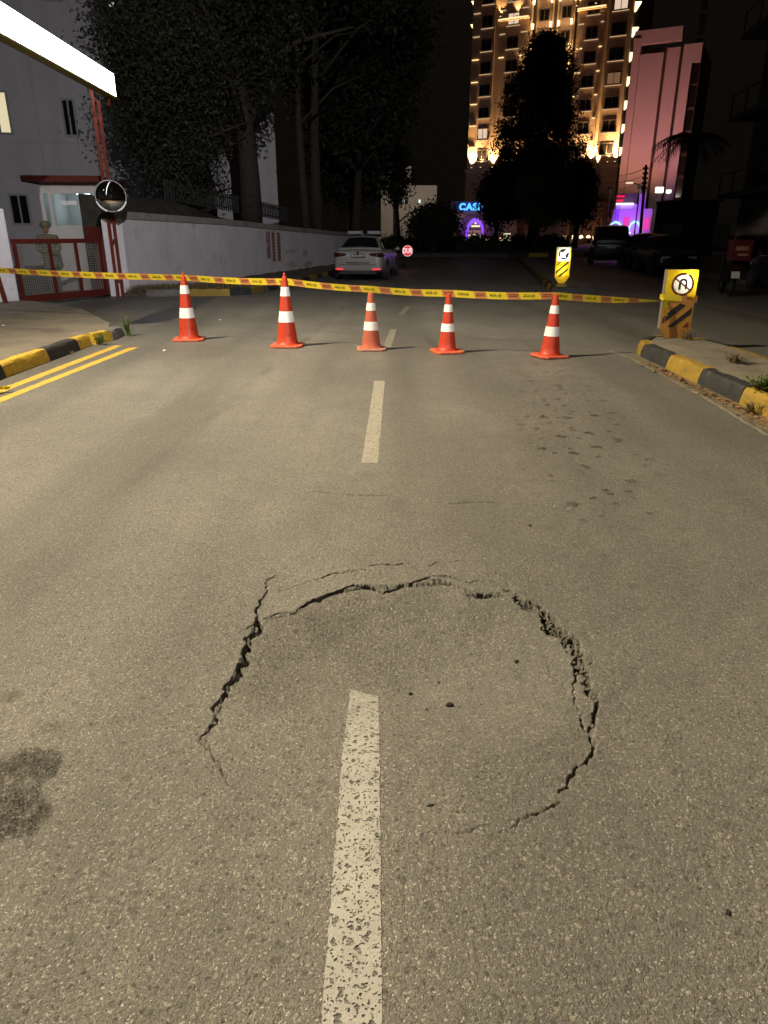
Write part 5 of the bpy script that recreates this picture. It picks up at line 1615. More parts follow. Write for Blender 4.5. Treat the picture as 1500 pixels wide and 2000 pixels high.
pc_ = G(702, 549)
make_car(SEDAN, 'police_car', 'white police saloon seen from behind by the wall, lower red reflectors with added glow', 'car', (pc_.x - .05, pc_.y), -R(8), M['car_silver'], police=True, plate=('RHA 4479', True))
vb = G(1190, 518)
make_car(VAN, 'parked_van', 'black van parked on the right, seen from behind in front of the casino', 'van', (vb.x, vb.y), -R(13), M['car_black'], 'vehicles parked on the right', plate=('', False))
make_car(SEDAN, 'parked_car', 'white parked car half hidden between the black van and a dark car', 'car', (G(1222, 516).x + 1.4, 41.5), -R(10), M['car_silver'], 'vehicles parked on the right')
q = G(1262, 526)
make_car(HATCH, 'parked_car', 'very dark car parked just right of the black van', 'car', (q.x + .1, q.y), -R(12), M['car_black'], 'vehicles parked on the right')
q = G(1322, 540)
make_car(SEDAN, 'parked_car', 'dark car parked behind the no U-turn bollard, nose towards the camera', 'car', (q.x + .6, q.y + 4.4), math.pi - R(8), M['car_grey'], 'vehicles parked on the right', plate=('', False))
make_car(HATCH, 'parked_car', 'dark blue car at the right frame edge beside the scooter', 'car', (11.3, 18.4), -R(6), M['car_blue'], 'vehicles parked on the right', plate=('', False))

# delivery scooter with a red box
sc = G(1428, 580)
t = thing('delivery_scooter', 'dark scooter with a red delivery box and white plate, parked at the right edge', 'scooter', (sc.x, sc.y, 0), math.pi / 2 - .25, None)
M['box_red'] = mat('red_delivery_box', (0.11, 0.008, 0.011), .5, .1, 4)
for x in (.25, 1.5):
    b = MB(); b.m = Matrix.Translation((x, 0, .26)) @ Matrix.Rotation(R(90), 4, 'X'); b.lathe([(.15, -.05), (.23, -.055), (.26, 0), (.23, .055), (.15, .05)], 24); w_ = b.build('wheel', M['rubber'], t, True)
    b = MB(); b.m = Matrix.Translation((x, 0, .26)) @ Matrix.Rotation(R(90), 4, 'X'); b.lathe([(0, -.03), (.16, -.03), (.16, .03), (0, .03)], 16); b.build('rim', M['rim'], w_)
b = MB(); b.prism([(.0, .62), (.15, .50), (.55, .35), (.95, .30), (1.2, .30), (1.35, .55), (1.30, 1.0), (1.22, 1.0), (1.18, .55), (.95, .40), (.72, .70), (.1, .78)], -.15, .15); b.build('bodywork', M['car_black'], t, bevel=.04)
b = MB(); b.prism([(.10, .78), (.75, .72), (.85, .80), (.5, .86), (.15, .86)], -.13, .13); b.build('seat', M['black_plastic'], t, bevel=.03)
b = MB(); b.tube([(1.5, 0, .26), (1.25, 0, 1.05)], .03, 8); b.build('fork', M['grey_metal'], t)
b = MB(); b.tube([(1.15, -.33, 1.08), (1.25, 0, 1.06), (1.15, .33, 1.08)], .018, 8); b.build('handlebar', M['black_plastic'], t)
for s in (-1, 1):
    b = MB(); b.tube([(1.2, s * .24, 1.08), (1.17, s * .30, 1.28)], .008, 6); b.lathe([(0, -.02), (.06, -.01), (.06, .01), (0, .02)], 14, c=(1.17, s * .30, 1.32)); b.build('mirror', M['black_plastic'], t)
b = MB(); b.box(-.32, .18, -.25, .25, .88, 1.36); bx_ = b.build('delivery_box', M['box_red'], t, bevel=.025)
b = MB(); b.box(-.335, .195, -.265, .265, 1.32, 1.37); b.build('lid', M['box_red'], bx_, bevel=.02)
b = MB(); b.box(-.332, -.322, -.25, .25, 1.345, 1.36); b.build('lid_edge', M['poster_c'], bx_)
b = MB(); b.box(-.328, -.3215, -.16, .14, 1.12, 1.22); b.box(-.328, -.3215, -.16, .08, 1.0, 1.05); b.build('faded_print', M['poster_c'], bx_)
b = MB(); b.prism([(-.05, .80), (.05, .85), (.05, .70), (-.06, .66)], -.12, .12); b.build('tail_lamp', M['tail_dark'], t)
b = MB(); b.add([(-.10, -.10, .46), (-.10, .10, .46), (-.04, .10, .62), (-.04, -.10, .62)], [(0, 1, 2, 3)]); b.build('number_plate', M['plate_white'], t)
b = MB(); b.prism([(-.08, .44), (.1, .75), (.14, .72), (-.02, .42)], -.09, .09); b.build('mudguard', M['black_plastic'], t)
# ================================================================== trees
def leaf_mat(name, col, var=.35):
    m = mat(name, col, .7, var, 1.2)
    b_ = m.node_tree.nodes['Principled BSDF']
    return m
M['leaf_dark'] = leaf_mat('dark_foliage', (0.024, 0.028, 0.015), .2)
M['leaf_olive'] = leaf_mat('olive_foliage', (0.034, 0.034, 0.018), .2)
M['leaf_green'] = leaf_mat('green_foliage', (0.045, 0.085, 0.022))

def crown_mesh(name, env, n_clump, per, clump_r, leaf, mt, parent, seed):
    """env(rng) -> a point in the crown volume; leaves scattered in clumps about such points"""
    rg = np.random.default_rng(seed)
    C = np.array([env(rg) for _ in range(n_clump)])
    P = np.repeat(C, per, 0) + rg.normal(0, clump_r, (n_clump * per, 3)) * np.array([1, 1, .75])
    N = len(P)
    a = rg.normal(size=(N, 3)); a /= np.linalg.norm(a, axis=1, keepdims=True)
    c = rg.normal(size=(N, 3)); c -= a * (a * c).sum(1, keepdims=True); c /= np.linalg.norm(c, axis=1, keepdims=True)
    L = leaf * rg.uniform(.6, 1.4, (N, 1))
    W = L * .45
    V = np.stack([P - a * L * .5, P + c * W * .5, P + a * L * .5, P - c * W * .5], 1).reshape(-1, 3)
    F = np.arange(4 * N).reshape(N, 4)
    return np_mesh(name, V, F, mt, parent)

def tree(name, label, base, height, trunk_r, crown_env, n_clump, per, clump_r, leaf, mt, seed, group=None, trunk_h=None, limbs=6, lean=(0, 0)):
    t = thing(name, label, 'tree', base, 0, group)
    rg = random.Random(seed)
    th = trunk_h or height * .6
    b = MB()
    pts = [(lean[0] * q + .12 * math.sin(q * 5 + seed), lean[1] * q + .1 * math.cos(q * 4 + seed), th * q) for q in np.linspace(0, 1, 7)]
    b.tube(pts, [trunk_r * (1.25 - .95 * q) for q in np.linspace(0, 1, 7)], 10)
    tr = b.build('trunk', M['bark'], t, True)
    for k in range(limbs):
        q = rg.uniform(.45, .95)
        p = Vector(pts[int(q * 6)])
        a = rg.uniform(0, 6.28)
        ln = height * rg.uniform(.15, .3)
        e = p + Vector((math.cos(a) * ln, math.sin(a) * ln, ln * rg.uniform(.4, .9)))
        m_ = p.lerp(e, .5) + Vector((0, 0, .12 * ln))
        b = MB(); b.tube([p, m_, e], [trunk_r * .42, trunk_r * .28, trunk_r * .1], 7); b.build('limb', M['bark'], tr, True)
    crown_mesh('crown', crown_env, n_clump, per, clump_r, leaf, mt, t, seed)
    return t

def ellip(cx, cy, cz, rx, ry, rz, shell=.55):
    def f(rg):
        while True:
            v = rg.normal(size=3); v /= np.linalg.norm(v)
            r_ = rg.uniform(shell, 1.0) ** .6
            # lumpy outline
            r_ *= .82 + .25 * math.sin(3.1 * v[0] + 2.3 * v[2] + cx) * math.cos(2.7 * v[1] + cz)
            return np.array([cx + v[0] * rx * r_, cy + v[1] * ry * r_, cz + v[2] * rz * r_])
    return f
def spire(cz0, cz1, r_):
    def f(rg):
        q = rg.random() ** 1.25
        prof = (1 - q) ** .42 * (.62 + .38 * min(1, q * 5 + .3))
        a = rg.uniform(0, 6.283)
        k = math.sqrt(rg.uniform(.12, 1)) * (.85 + .18 * math.sin(a * 3 + q * 9))
        return np.array([math.cos(a) * r_ * prof * k, math.sin(a) * r_ * prof * k, cz0 + (cz1 - cz0) * q])
    return f

GT = 'dark trees behind the long wall'
tree('broadleaf_tree', 'bushy dark tree behind the convex mirror, nearest the gate', (-7.4, 27.5, 1.9), 9, .22, ellip(0, 0, 4.4, 2.0, 2.2, 3.6), 220, 170, .42, .13, M['leaf_olive'], 31, GT, 5)
tree('broadleaf_tree', 'tall dark tree with a thick trunk before the pale building corner', (-5.35, 30.5, 1.8), 16, .36, ellip(-1.2, 0, 9.5, 4.6, 4.0, 5.6), 460, 150, .55, .16, M['leaf_dark'], 32, GT, 9.5)
tree('broadleaf_tree', 'wide dark tree filling the sky left of the thick trunk', (-7.6, 33.0, 1.8), 15, .30, ellip(0, 0, 9.5, 3.2, 3.4, 6.0), 420, 150, .55, .16, M['leaf_dark'], 33, GT, 8)
tree('pine_tree', 'slim dark tree with a bare trunk right of the pale building corner', (-3.6, 35.0, 1.6), 17, .16, ellip(0, 0, 12.5, 4.0, 3.6, 4.2), 300, 55, .6, .3, M['leaf_dark'], 34, GT, 13, 5)
tree('pine_tree', 'second slim bare-trunked dark tree further right of the building corner', (-3.2, 38.0, 1.5), 17, .24, ellip(.8, 0, 12.5, 4.6, 4.0, 4.6), 320, 55, .6, .3, M['leaf_dark'], 35, GT, 13, 5)
tree('broadleaf_tree', 'dark tree above the far end of the long wall', (-1.6, 47.0, 1.0), 15, .28, ellip(0, 0, 9.5, 4.6, 4.2, 5.8), 340, 55, .65, .34, M['leaf_dark'], 36, GT, 8)
tree('broadleaf_tree', 'dark leafy tree above the police car roof', (-2.3, 55.0, .4), 11, .25, ellip(0, 0, 6.6, 2.9, 3.4, 4.6), 300, 55, .55, .3, M['leaf_dark'], 37, GT, 6)
tree('broadleaf_tree', 'low round dark tree in front of the white houses', (4.0, 62.0, .1), 4, .2, ellip(0, 0, 2.0, 1.9, 2.4, 1.5), 240, 55, .45, .28, M['leaf_dark'], 38, 'dark trees before the casino', 3)
tree('broadleaf_tree', 'dark tree with a ragged top against the white houses', (1.28, 72.0, .1), 10, .2, ellip(0, 0, 6.4, .75, 1.2, 3.4), 70, 50, .5, .3, M['leaf_dark'], 39, 'dark trees before the casino', 7)
bt = PY(1045, 400, 78)
tree('cypress_tree', 'huge dark pointed tree standing before the lit tower', (bt.x, 78, .1), 19, .5, spire(3.2, 18.4, 5.9), 900, 80, .5, .26, M['leaf_dark'], 40, 'dark trees before the casino', 15, 8)
tree('broadleaf_tree', 'low dark tree at the left foot of the huge pointed tree', (11.25, 76, .1), 8, .25, ellip(0, 0, 4.7, 2.0, 2.4, 3.2), 200, 50, .45, .28, M['leaf_dark'], 41, 'dark trees before the casino', 4)
tree('broadleaf_tree', 'dark rounded tree at the right foot of the huge pointed tree', (20.2, 80, .1), 9, .25, ellip(0, 0, 5.0, 2.0, 2.4, 3.4), 190, 50, .5, .3, M['leaf_dark'], 42, 'dark trees before the casino', 5)
q = PY(1062, 440, 60)
tree('broadleaf_tree', 'small green tree with a pale trunk behind the far bollard', (q.x - .6, 60, .1), 6.2, .13, ellip(.3, 0, 4.1, 2.0, 1.9, 2.2), 240, 55, .35, .26, M['leaf_green'], 43, 'dark trees before the casino', 3.2)

# palm beside the pink tower
t = thing('palm_tree', 'dim palm tree with drooping fronds before the pink tower', 'tree', (24.6, 64, .1))
b = MB(); b.tube([(0, 0, 0), (.15, 0, 4), (.1, 0, 8.6)], [.28, .22, .2], 10); b.build('trunk', M['bark'], t, True)
for k in range(26):
    rg = random.Random(k)
    a = 2 * math.pi * k / 26 * 2.618
    up = rg.uniform(.1, 1.2)
    L = rg.uniform(2.4, 3.2)
    b = MB(); prev = None
    pts = []
    for j in range(9):
        q = j / 8
        r_ = L * q * math.cos(up * (1 - q))
        pts.append(Vector((.1 + math.cos(a) * r_, math.sin(a) * r_, 8.6 + math.sin(up) * L * q * .7 - 2.3 * q * q)))
    b.tube(pts, [.025] * 8 + [.008], 5)
    side = Vector((-math.sin(a), math.cos(a), 0))
    for j in range(2, 9):
        for s in (-1, 1):
            for w in (0, .5):
                p = pts[j - 1].lerp(pts[j], w)
                e = p + side * s * .55 + Vector((0, 0, -.42)) + (pts[j] - pts[j - 1]) * .6
                d_ = (pts[j] - pts[j - 1]).normalized() * .05
                b.add([p - d_, p + d_, e], [(0, 1, 2)])
    b.build('frond', M['leaf_dark'], t)

# ================================================================== lit tower of the casino hotel
TW = Wall((PY(918, 330, 140).x, 140), (1, -.53))
def ts(u, v): return TW.sz(u, v)
tower = thing('hotel_tower', 'tall brown hotel tower with warm yellow facade lights', 'tower')
M['tower_brown'] = mat('tower_brown_cladding', (0.40, 0.28, 0.20), .8, .12, .4)
M['tower_dark'] = mat('tower_dark_cladding', (0.10, 0.075, 0.06), .8, .12, .4)
M['tower_trim'] = mat('tower_trim', (0.50, 0.38, 0.26), .7, .08, .5)
M['tower_glass'] = mat('tower_dark_glass', (0.015, 0.012, 0.012), .15, .1, 1)
M['strip'] = glow('warm_light_strip', (1.0, .66, .30), 1.5)
M['strip_dim'] = glow('dim_warm_light_strip', (1.0, .66, .36), .55)
M['sconce'] = glow('warm_sconce_lens', (1.0, .72, .36), 3.0)
M['win_cream'] = glow('lit_window_cream', (1.0, .74, .55), .75)
M['win_dim'] = glow('lit_window_dim', (1.0, .52, .25), .18)
z_base = ts(1000, 329)[1]
sL, sR = ts(917, 330)[0], ts(1205, 330)[0]
TOPZ = 62
def tbox(name, s0, s1, y0, y1, z0, z1, mt, par=tower):
    b = MB(); b.m = TW.m; b.box(s0, s1, y0, y1, z0, z1); return b.build(name, mt, par)
tbox('core', sL, sR, -16, 0, 0, TOPZ, M['tower_dark'])
tbox('podium_band', sL - .4, sR + .4, -.5, 1.2, z_base - .5, z_base, M['tower_trim'])
tbox('podium_front', sL - .3, sR + .3, -.5, 1.0, 0, z_base - .5, M['tower_brown'])
s_at = lambda u: ts(u, 230)[0]
BAYS = [('A', 920, 962, 938, 958, .7), ('B', 968, 1024, 984, 1006, .35), ('C', 1036, 1064, 1041, 1060, .0), ('D', 1079, 1104, 1083, 1101, .0), ('E', 1114, 1166, 1131, 1154, .35), ('F', 1174, 1216, 1180, 1207, .7)]
FLOOR = 3.28
LIT = {('A', 1): 'win_cream', ('B', 6): 'win_cream', ('B', 7): 'win_cream', ('F', 6): 'win_cream', ('F', 3): 'win_dim', ('F', 7): 'win_cream'}
for nm, u0, u1, w0, w1, prj in BAYS:
    a, c = s_at(u0), s_at(u1)
    wa, wb = s_at(w0), s_at(w1)
    bay = tbox('facade_bay', a, c, .0, .25 + prj, z_base, TOPZ, M['tower_brown'])
    WB = Wall((TW.p0.x + TW.n.x * (.25 + prj), TW.p0.y + TW.n.y * (.25 + prj)), (TW.d.x, TW.d.y))
    for fl in range(0, 12):
        z0 = z_base + .9 + fl * FLOOR
        mt = M[LIT.get((nm, fl), 'tower_glass')]
        w = window_sz(WB, bay, wa, wb, z0 + .5, z0 + 2.2, mt, 'window', .12, 1, M['tower_dark'])
        if fl < 9 and nm in 'ABEF':
            b = MB(); b.m = WB.m; b.box(wa - .15, wb + .15, .0, .14, z0 + .32, z0 + .40); b.build('lit_sill', M['strip_dim'], w)
            if nm in 'AEF' or fl > 3:
                for (p, q) in ((a + .1, wa - .25), (wb + .25, c - .1)):
                    if q - p > .5 and fl % 1 == 0:
                        b = MB(); b.m = WB.m; b.box(p + .1, q - .1, .0, .16, z0 + 2.55, z0 + 2.68); b.build('lit_ledge', M['strip' if fl in (0, 1, 2, 3, 4) else 'strip_dim'], bay)
    for zz, key in ((z_base + FLOOR * 6 + 2.0, 'BE'), (z_base + FLOOR * 7.2 + 2.4, 'AF')):
        if nm in key:
            b = MB(); b.m = WB.m; b.box(a - .1, c + .1, .0, .45, zz, zz + .3); cor = b.build('cornice', M['tower_trim'], bay)
            b = MB(); b.m = WB.m; b.box(a, c, .46, .50, zz + .1, zz + .32); b.build('light_strip', M['strip'], cor)
# lit pilasters between the bays
for (u0, u1) in ((962.5, 967.5), (1166.5, 1173.5), (1026, 1029), (1066, 1068), (1075, 1077.5), (1106, 1108)):
    tbox('pilaster', s_at(u0), s_at(u1), .0, .5, z_base, TOPZ, M['tower_trim'])
def uplight(s, y, z, power, name='uplight'):
    b = MB(); b.m = TW.m; b.tube([(s, y, z), (s, y + .05, z + .25)], [.10, .13], 10); o = b.build(name, M['dark_metal'], tower)
    b = MB(); b.m = TW.m; b.tube([(s, y + .05, z + .26), (s, y + .052, z + .29)], .12, 10); b.build('lens', M['sconce'], o)
    p = TW.m @ Vector((s, y + .06, z + .45))
    tg = TW.m @ Vector((s, y - .75, z + 6))
    spot_light('tower_uplight', p, tg, power, (1.0, .60, .24), 70, .7, .12)
UP = 13000
for u, pw, y in ((927, 1.3, 1.35), (1155, 1.0, 1.0), (1170, 1.3, .9), (1204, 1.5, 1.35), (965, 1.0, .9), (1020, .8, 1.0), (1090, .6, .7), (945, .5, 1.5), (1190, .5, 1.5), (1140, .6, 1.2)): uplight(ts(u, 318)[0], y, z_base, UP * pw)
zc_ = z_base + FLOOR * 6 + 2.4
for u in (1127, 1163): uplight(ts(u, 50)[0], .95, zc_, UP * 1.0)
for u in (980, 1012): uplight(ts(u, 60)[0], .95, zc_, UP * .08)
for u in (1028, 1067, 1076, 1107): uplight(ts(u, 150)[0], .75, z_base + FLOOR * 4, UP * .35)
for u in (1031, 1064, 1079, 1103):
    for fl in (5, 6, 7): 
        s = s_at(u); z = z_base + fl * FLOOR + .4
        b = MB(); b.m = TW.m; b.lathe([(0, 0), (.16, .05), (.22, .75), (0, .8)], 10, c=(s, .62, z)); o = b.build('wall_sconce', M['sconce'], tower)
        point_light('sconce_light', TW.m @ Vector((s, 1.0, z + .6)), 45, (1, .62, .28), .1)
# sconces on the corners, seen in profile
for fl in range(0, 10):
    z = z_base + 1.2 + fl * FLOOR
    for s, sg in ((sR + .05, 1), (sL - .05, -1)):
        if sg < 0 and fl < 6: continue
        b = MB(); b.m = TW.m
        b.prism([(s, z), (s + sg * .15, z + .1), (s + sg * .85, z + 1.2), (s, z + 1.25)], -.6, -.1); b.build('corner_sconce', M['sconce'], tower)

# ================================================================== low casino building with arches
CW = Wall((PY(760, 460, 132).x, 132), (1, -.12))
casino = thing('casino_building', 'long low brown casino building with pointed arches and a blue sign', 'building')
M['casino_brown'] = mat('casino_plaster', (0.40, 0.27, 0.20), .85, .12, .6)
M['casino_roof'] = mat('casino_roof', (0.12, 0.09, 0.08), .85, .15, .6)
def cbox(name, u0, u1, v0, v1, y0, y1, mt, par=casino):
    s0, s1 = CW.sz(u0, 440)[0], CW.sz(u1, 440)[0]
    b = MB(); b.m = CW.m; b.box(s0, s1, y0, y1, CW.sz(1000, v1)[1] if v1 else 0, CW.sz(1000, v0)[1]); return b.build(name, mt, par)
cbox('wall', 760, 1010, 408, None, -14, 0, M['casino_brown'])
cbox('parapet', 760, 1010, 398, 408, -1.0, .35, M['casino_brown'])
cbox('sign_fascia', 880, 1000, 393, 418, .36, .9, M['casino_roof'])
# curved right wing
b = MB(); vs, fs = [], []
sA, sB = CW.sz(1092, 440)[0], CW.sz(1199, 440)[0]
zt_ = CW.sz(1000, 399)[1]
n_ = 16
for i in range(n_ + 1):
    q = i / n_
    yy = 4.5 * math.sin(math.pi * q) + .5
    vs += [(sA + (sB - sA) * q, yy, 0), (sA + (sB - sA) * q, yy, zt_)]
vs += [(sA, -8, 0), (sA, -8, zt_), (sB, -8, 0), (sB, -8, zt_)]
fs = [(2 * i, 2 * i + 2, 2 * i + 3, 2 * i + 1) for i in range(n_)]
m0 = 2 * (n_ + 1)
fs += [(0, 1, m0 + 1, m0), (2 * n_, m0 + 2, m0 + 3, 2 * n_ + 1), tuple([m0 + 1] + [2 * i + 1 for i in range(n_ + 1)] + [m0 + 3])]
b.m = CW.m; b.add(vs, fs); b.build('curved_wing', M['casino_brown'], casino)
def arch_pts(s0, s1, zb, zsp, zt, n=8):
    """pointed arch outline from lower left over the tip to lower right"""
    c = (s0 + s1) / 2
    L = [(s0, zb)]
    for i in range(n + 1):
        q = i / n
        L.append((s0 + (c - s0) * (1 - math.cos(q * math.pi / 2)) ** .9, zsp + (zt - zsp) * math.sin(q * math.pi / 2) ** 1.0))
    for i in range(n, -1, -1):
        q = i / n
        L.append((s1 - (s1 - c) * (1 - math.cos(q * math.pi / 2)) ** .9, zsp + (zt - zsp) * math.sin(q * math.pi / 2) ** 1.0))
    L.append((s1, zb))
    return L
def arch(par, wl_, u0, u1, vt, vsp, vb, depth, mt, frame_m, fw=.35, yb=0.0, name='arch'):
    s0, s1 = wl_.sz(u0, vsp)[0], wl_.sz(u1, vsp)[0]
    zt, zs, zb = wl_.sz((u0 + u1) / 2, vt)[1], wl_.sz(u0, vsp)[1], wl_.sz(u0, vb)[1]
    inner = arch_pts(s0, s1, zb, zs, zt)
    outer = arch_pts(s0 - fw, s1 + fw, zb, zs, zt + fw * 1.6)
    b = MB(); b.m = wl_.m
    n = len(inner)
    vs = [(x, yb + depth, z) for x, z in inner] + [(x, yb + depth, z) for x, z in outer] + [(x, yb, z) for x, z in inner] + [(x, yb, z) for x, z in outer]
    fs = []
    for i in range(n - 1):
        fs += [(i, i + 1, n + i + 1, n + i), (i, 2 * n + i, 2 * n + i + 1, i + 1), (n + i, n + i + 1, 3 * n + i + 1, 3 * n + i)]
    b.add(vs, fs); o = b.build(name, frame_m, par)
    b = MB(); b.m = wl_.m; b.add([(x, yb + .06, z) for x, z in inner], [tuple(range(n))]); b.build('arch_infill', mt, o)
    return o
M['arch_dark'] = mat('dark_arch_opening', (0.05, 0.035, 0.03), .6)
M['arch_warm'] = glow('warm_lit_arch', (1.0, .52, .24), .62)
M['purple_neon'] = glow('purple_neon', (.28, .06, 1.0), 1.0)
M['lobby'] = glow('lobby_light', (1.0, .80, .55), 1.1)
M['cyan_neon'] = glow('cyan_sign', (.10, .55, 1.0), 1.5)
M['blue_neon'] = glow('blue_sign_rim', (.0, .02, .75), 1.0)
arch(casino, CW, 1106, 1128, 427, 445, 470, .5, M['arch_dark'], M['casino_brown'], .4, 3.6)
arch(casino, CW, 1153, 1163, 430, 446, 470, .4, M['arch_dark'], M['casino_brown'], .35, 4.6)
arch(casino, CW, 1172, 1181, 431, 447, 470, .4, M['arch_dark'], M['casino_brown'], .35, 4.0)
en = arch(casino, CW, 915, 940, 435, 452, 474, 1.2, M['arch_dark'], M['purple_neon'], .45, .4, 'entrance_arch')
def lobby(u0, u1, v0, v1, mt, nm='lobby_light'):
    s0, s1 = CW.sz(u0, 455)[0], CW.sz(u1, 455)[0]
    b = MB(); b.m = CW.m; b.box(s0, s1, .5, .62, CW.sz(925, v1)[1], CW.sz(925, v0)[1]); b.build(nm, mt, en)
lobby(920, 937, 440, 443.5, M['lobby']); lobby(926, 930, 434, 438, M['lobby']); lobby(915, 939, 457, 471, M['lobby']); 
M['door_bronze'] = mat('bronze_doors', (0.12, 0.07, 0.04), .4)
for u in (921, 926, 931, 935): 
    s0 = CW.sz(u, 460)[0]
    b = MB(); b.m = CW.m; b.box(s0 - .12, s0 + .12, .63, .75, 0, CW.sz(925, 459)[1]); b.build('door_frame', M['door_bronze'], en)
b = MB(); b.m = CW.m; b.box(CW.sz(915, 455)[0], CW.sz(939, 455)[0], .63, .9, CW.sz(925, 456.5)[1], CW.sz(925, 450)[1]); b.build('canopy', M['casino_brown'], en)
arch(casino, CW, 872, 893, 447, 462, 463, .6, M['arch_warm'], M['casino_roof'], .15, .2, 'lit_arch')
# CASINO lettering
vs, fs = text_geo('CASINO', 1.0, 1.12, .045)
sc0, sc1 = CW.sz(897, 405)[0], CW.sz(932.5, 405)[0]
zc0 = CW.sz(915, 405)[1]
minx = min(v[0] for v in vs)
hgt = max(v[1] for v in vs) - min(v[1] for v in vs)
kz = (CW.sz(915, 398)[1] - CW.sz(915, 412.5)[1]) / hgt
kx = (sc1 - sc0) / ((max(v[0] for v in vs) - minx) * .5)
b = MB(); b.m = CW.m; b.add([(sc0 + (x - minx) * kx, 1.15, zc0 + y * kz) for x, y, z in vs], fs); let = b.build('sign_lettering', M['cyan_neon'], casino)
vs, fs = text_geo('CASINO', 1.0, 1.12, .10)
b = MB(); b.m = CW.m; b.add([(sc0 + (x - minx) * kx, 1.0, zc0 + y * kz) for x, y, z in vs], fs); b.build('sign_rim', M['blue_neon'], let)
point_light('sign_light', CW.m @ Vector(((sc0 + sc1) / 2, 3.0, zc0)), 160, (.1, .15, 1.0), .4)
point_light('entrance_light', CW.m @ Vector((CW.sz(927, 460)[0], 3.0, 3.0)), 120, (1, .75, .5), .2)

# terrace lamps
M['globe'] = glow('terrace_lamp_globe', (1.0, .62, .36), 3.0)
M['globe_metal'] = M['dark_metal']
lab = ['leftmost', 'second from the left', 'third from the left', 'fourth from the left', 'fifth from the left', 'sixth from the left', 'seventh from the left', 'eighth from the left', 'rightmost']
lamp_proto = None
for i, u in enumerate((1103, 1120, 1135, 1149, 1161, 1172, 1182, 1191, 1199)):
    p = PY(u, 463.5, 116 - i * .5)
    if lamp_proto is None:
        t = thing('terrace_lamp', '', 'lamp', (0, 0, 0), 0, 'globe lamps along the casino terrace')
        b = MB(); b.tube([(0, 0, 0), (0, 0, 1.1)], .05, 8); b.build('post', M['dark_metal'], t)
        b = MB(); b.lathe([(0, -.32), (.22, -.22), (.32, 0), (.22, .22), (0, .32)], 14, c=(0, 0, 1.35)); b.build('globe', M['globe'], t, True)
        lamp_proto = t
    else: t = copy_tree(lamp_proto)
    t.location = (p.x, p.y, p.z - 1.35)
    t['label'] = 'small warm globe lamp on the casino terrace, ' + lab[i] + ' of the row'
    if i % 2 == 0: point_light('terrace_light', (p.x, p.y + .9, p.z + .5), 60, (1, .50, .25), .2)
for i, (u, v, dsc) in enumerate(((1033, 466, 'under the small green tree'), (978, 467, 'left of the small lit panel'), (950, 467.5, 'right of the casino entrance'), (825, 456, 'left of the lit arch'))):
    t = copy_tree(lamp_proto); p = PY(u, v, 112); t.location = (p.x, p.y, p.z - 1.35)
    t['label'] = 'warm globe lamp beside the casino wall, ' + dsc
    t['group'] = 'globe lamps near the casino entrance'
    point_light('terrace_light', (p.x, p.y + .9, p.z + .5), 40, (1, .55, .28), .2)
p = PY(990, 465, 118)
t = thing('lit_panel', 'small rectangular pale yellow lit panel right of the casino entrance', 'sign', (p.x, p.y, 0))
b = MB(); b.box(-.5, .5, -.05, .05, p.z - .7, p.z + .7); b.build('panel', glow('lit_panel_face', (1.0, .95, .62), 1.0), t)
b = MB(); b.box(-.06, .06, -.04, .04, 0, p.z - .7); b.build('post', M['dark_metal'], t)
# terrace wall and hedge
p0, p1 = PY(1095, 475, 117), PY(1215, 470, 111)
t = thing('terrace_wall', 'low pale terrace wall under the globe lamps', 'wall')
b = MB(); wall_strip(b, [(p0.x, p0.y), (p1.x, p1.y)], [0, 0], [.9, 1.0], .4); b.build('wall_panel', M['casino_brown'], t)
b = MB()
M['hedge'] = leaf_mat('hedge_foliage', (0.030, 0.035, 0.018))
t = thing('hedge', 'long low dark hedge along the far kerb before the casino', 'hedge')
rg = np.random.default_rng(77)
def hedge_env(r_): 
    q = r_.random()
    return np.array([-5 + 22 * q, 70 + r_.normal(0, .5), r_.uniform(.1, 1.25)])
crown_mesh('foliage', hedge_env, 320, 50, .28, .22, M['hedge'], t, 78)
b = MB(); b.box(-5, 17, 69.6, 70.4, 0, .9); b.build('woody_core', M['hedge'], t)

# ================================================================== white houses behind
HW = Wall((PY(745, 400, 100).x, 100), (1, 0.0))
t = thing('white_house', 'pale stepped white house block with two lit windows behind dark trees', 'house')
M['house_white'] = mat('house_white_wall', (0.50, 0.44, 0.38), .9, .08, .5)
def hbox(name, u0, u1, v0, mt, y0=-8, y1=0):
    s0, s1 = HW.sz(u0, 380)[0], HW.sz(u1, 380)[0]
    b = MB(); b.m = HW.m; b.box(s0, s1, y0, y1, 0, HW.sz(800, v0)[1]); return b.build(name, mt, t)
hbox('wall', 777, 853, 362, M['house_white']); hbox('stair_tower', 780, 803, 324, M['house_white'], -6, -.4)
hbox('wall', 744, 768, 332, M['house_white'], -7, -.6)
for a in ((783, 791, 366, 376, 'glass_dark'), (784, 792, 388, 397, 'win_white'), (816, 823, 388, 398, 'win_white'), (840, 843, 367, 377, 'glass_dark'), (833, 836, 367, 372, 'glass_dark'), (800, 803, 366, 375, 'glass_dark')):
    window(HW, t, *a[:4], M[a[4]], fr=.12, mull=0)
window(Wall((HW.p0.x, 100.55), (1, 0)), t, 753, 756.5, 368, 377, M['glass_dark'], fr=.1, mull=0)
p = PY(812, 395, 90)
spot_light('house_fill_spot', (p.x, 84, 7), (p.x, 100, 8.5), 2600, (1.0, .86, .70), 80, .9, .3)  # added spot without a fixture, brightens the white houses

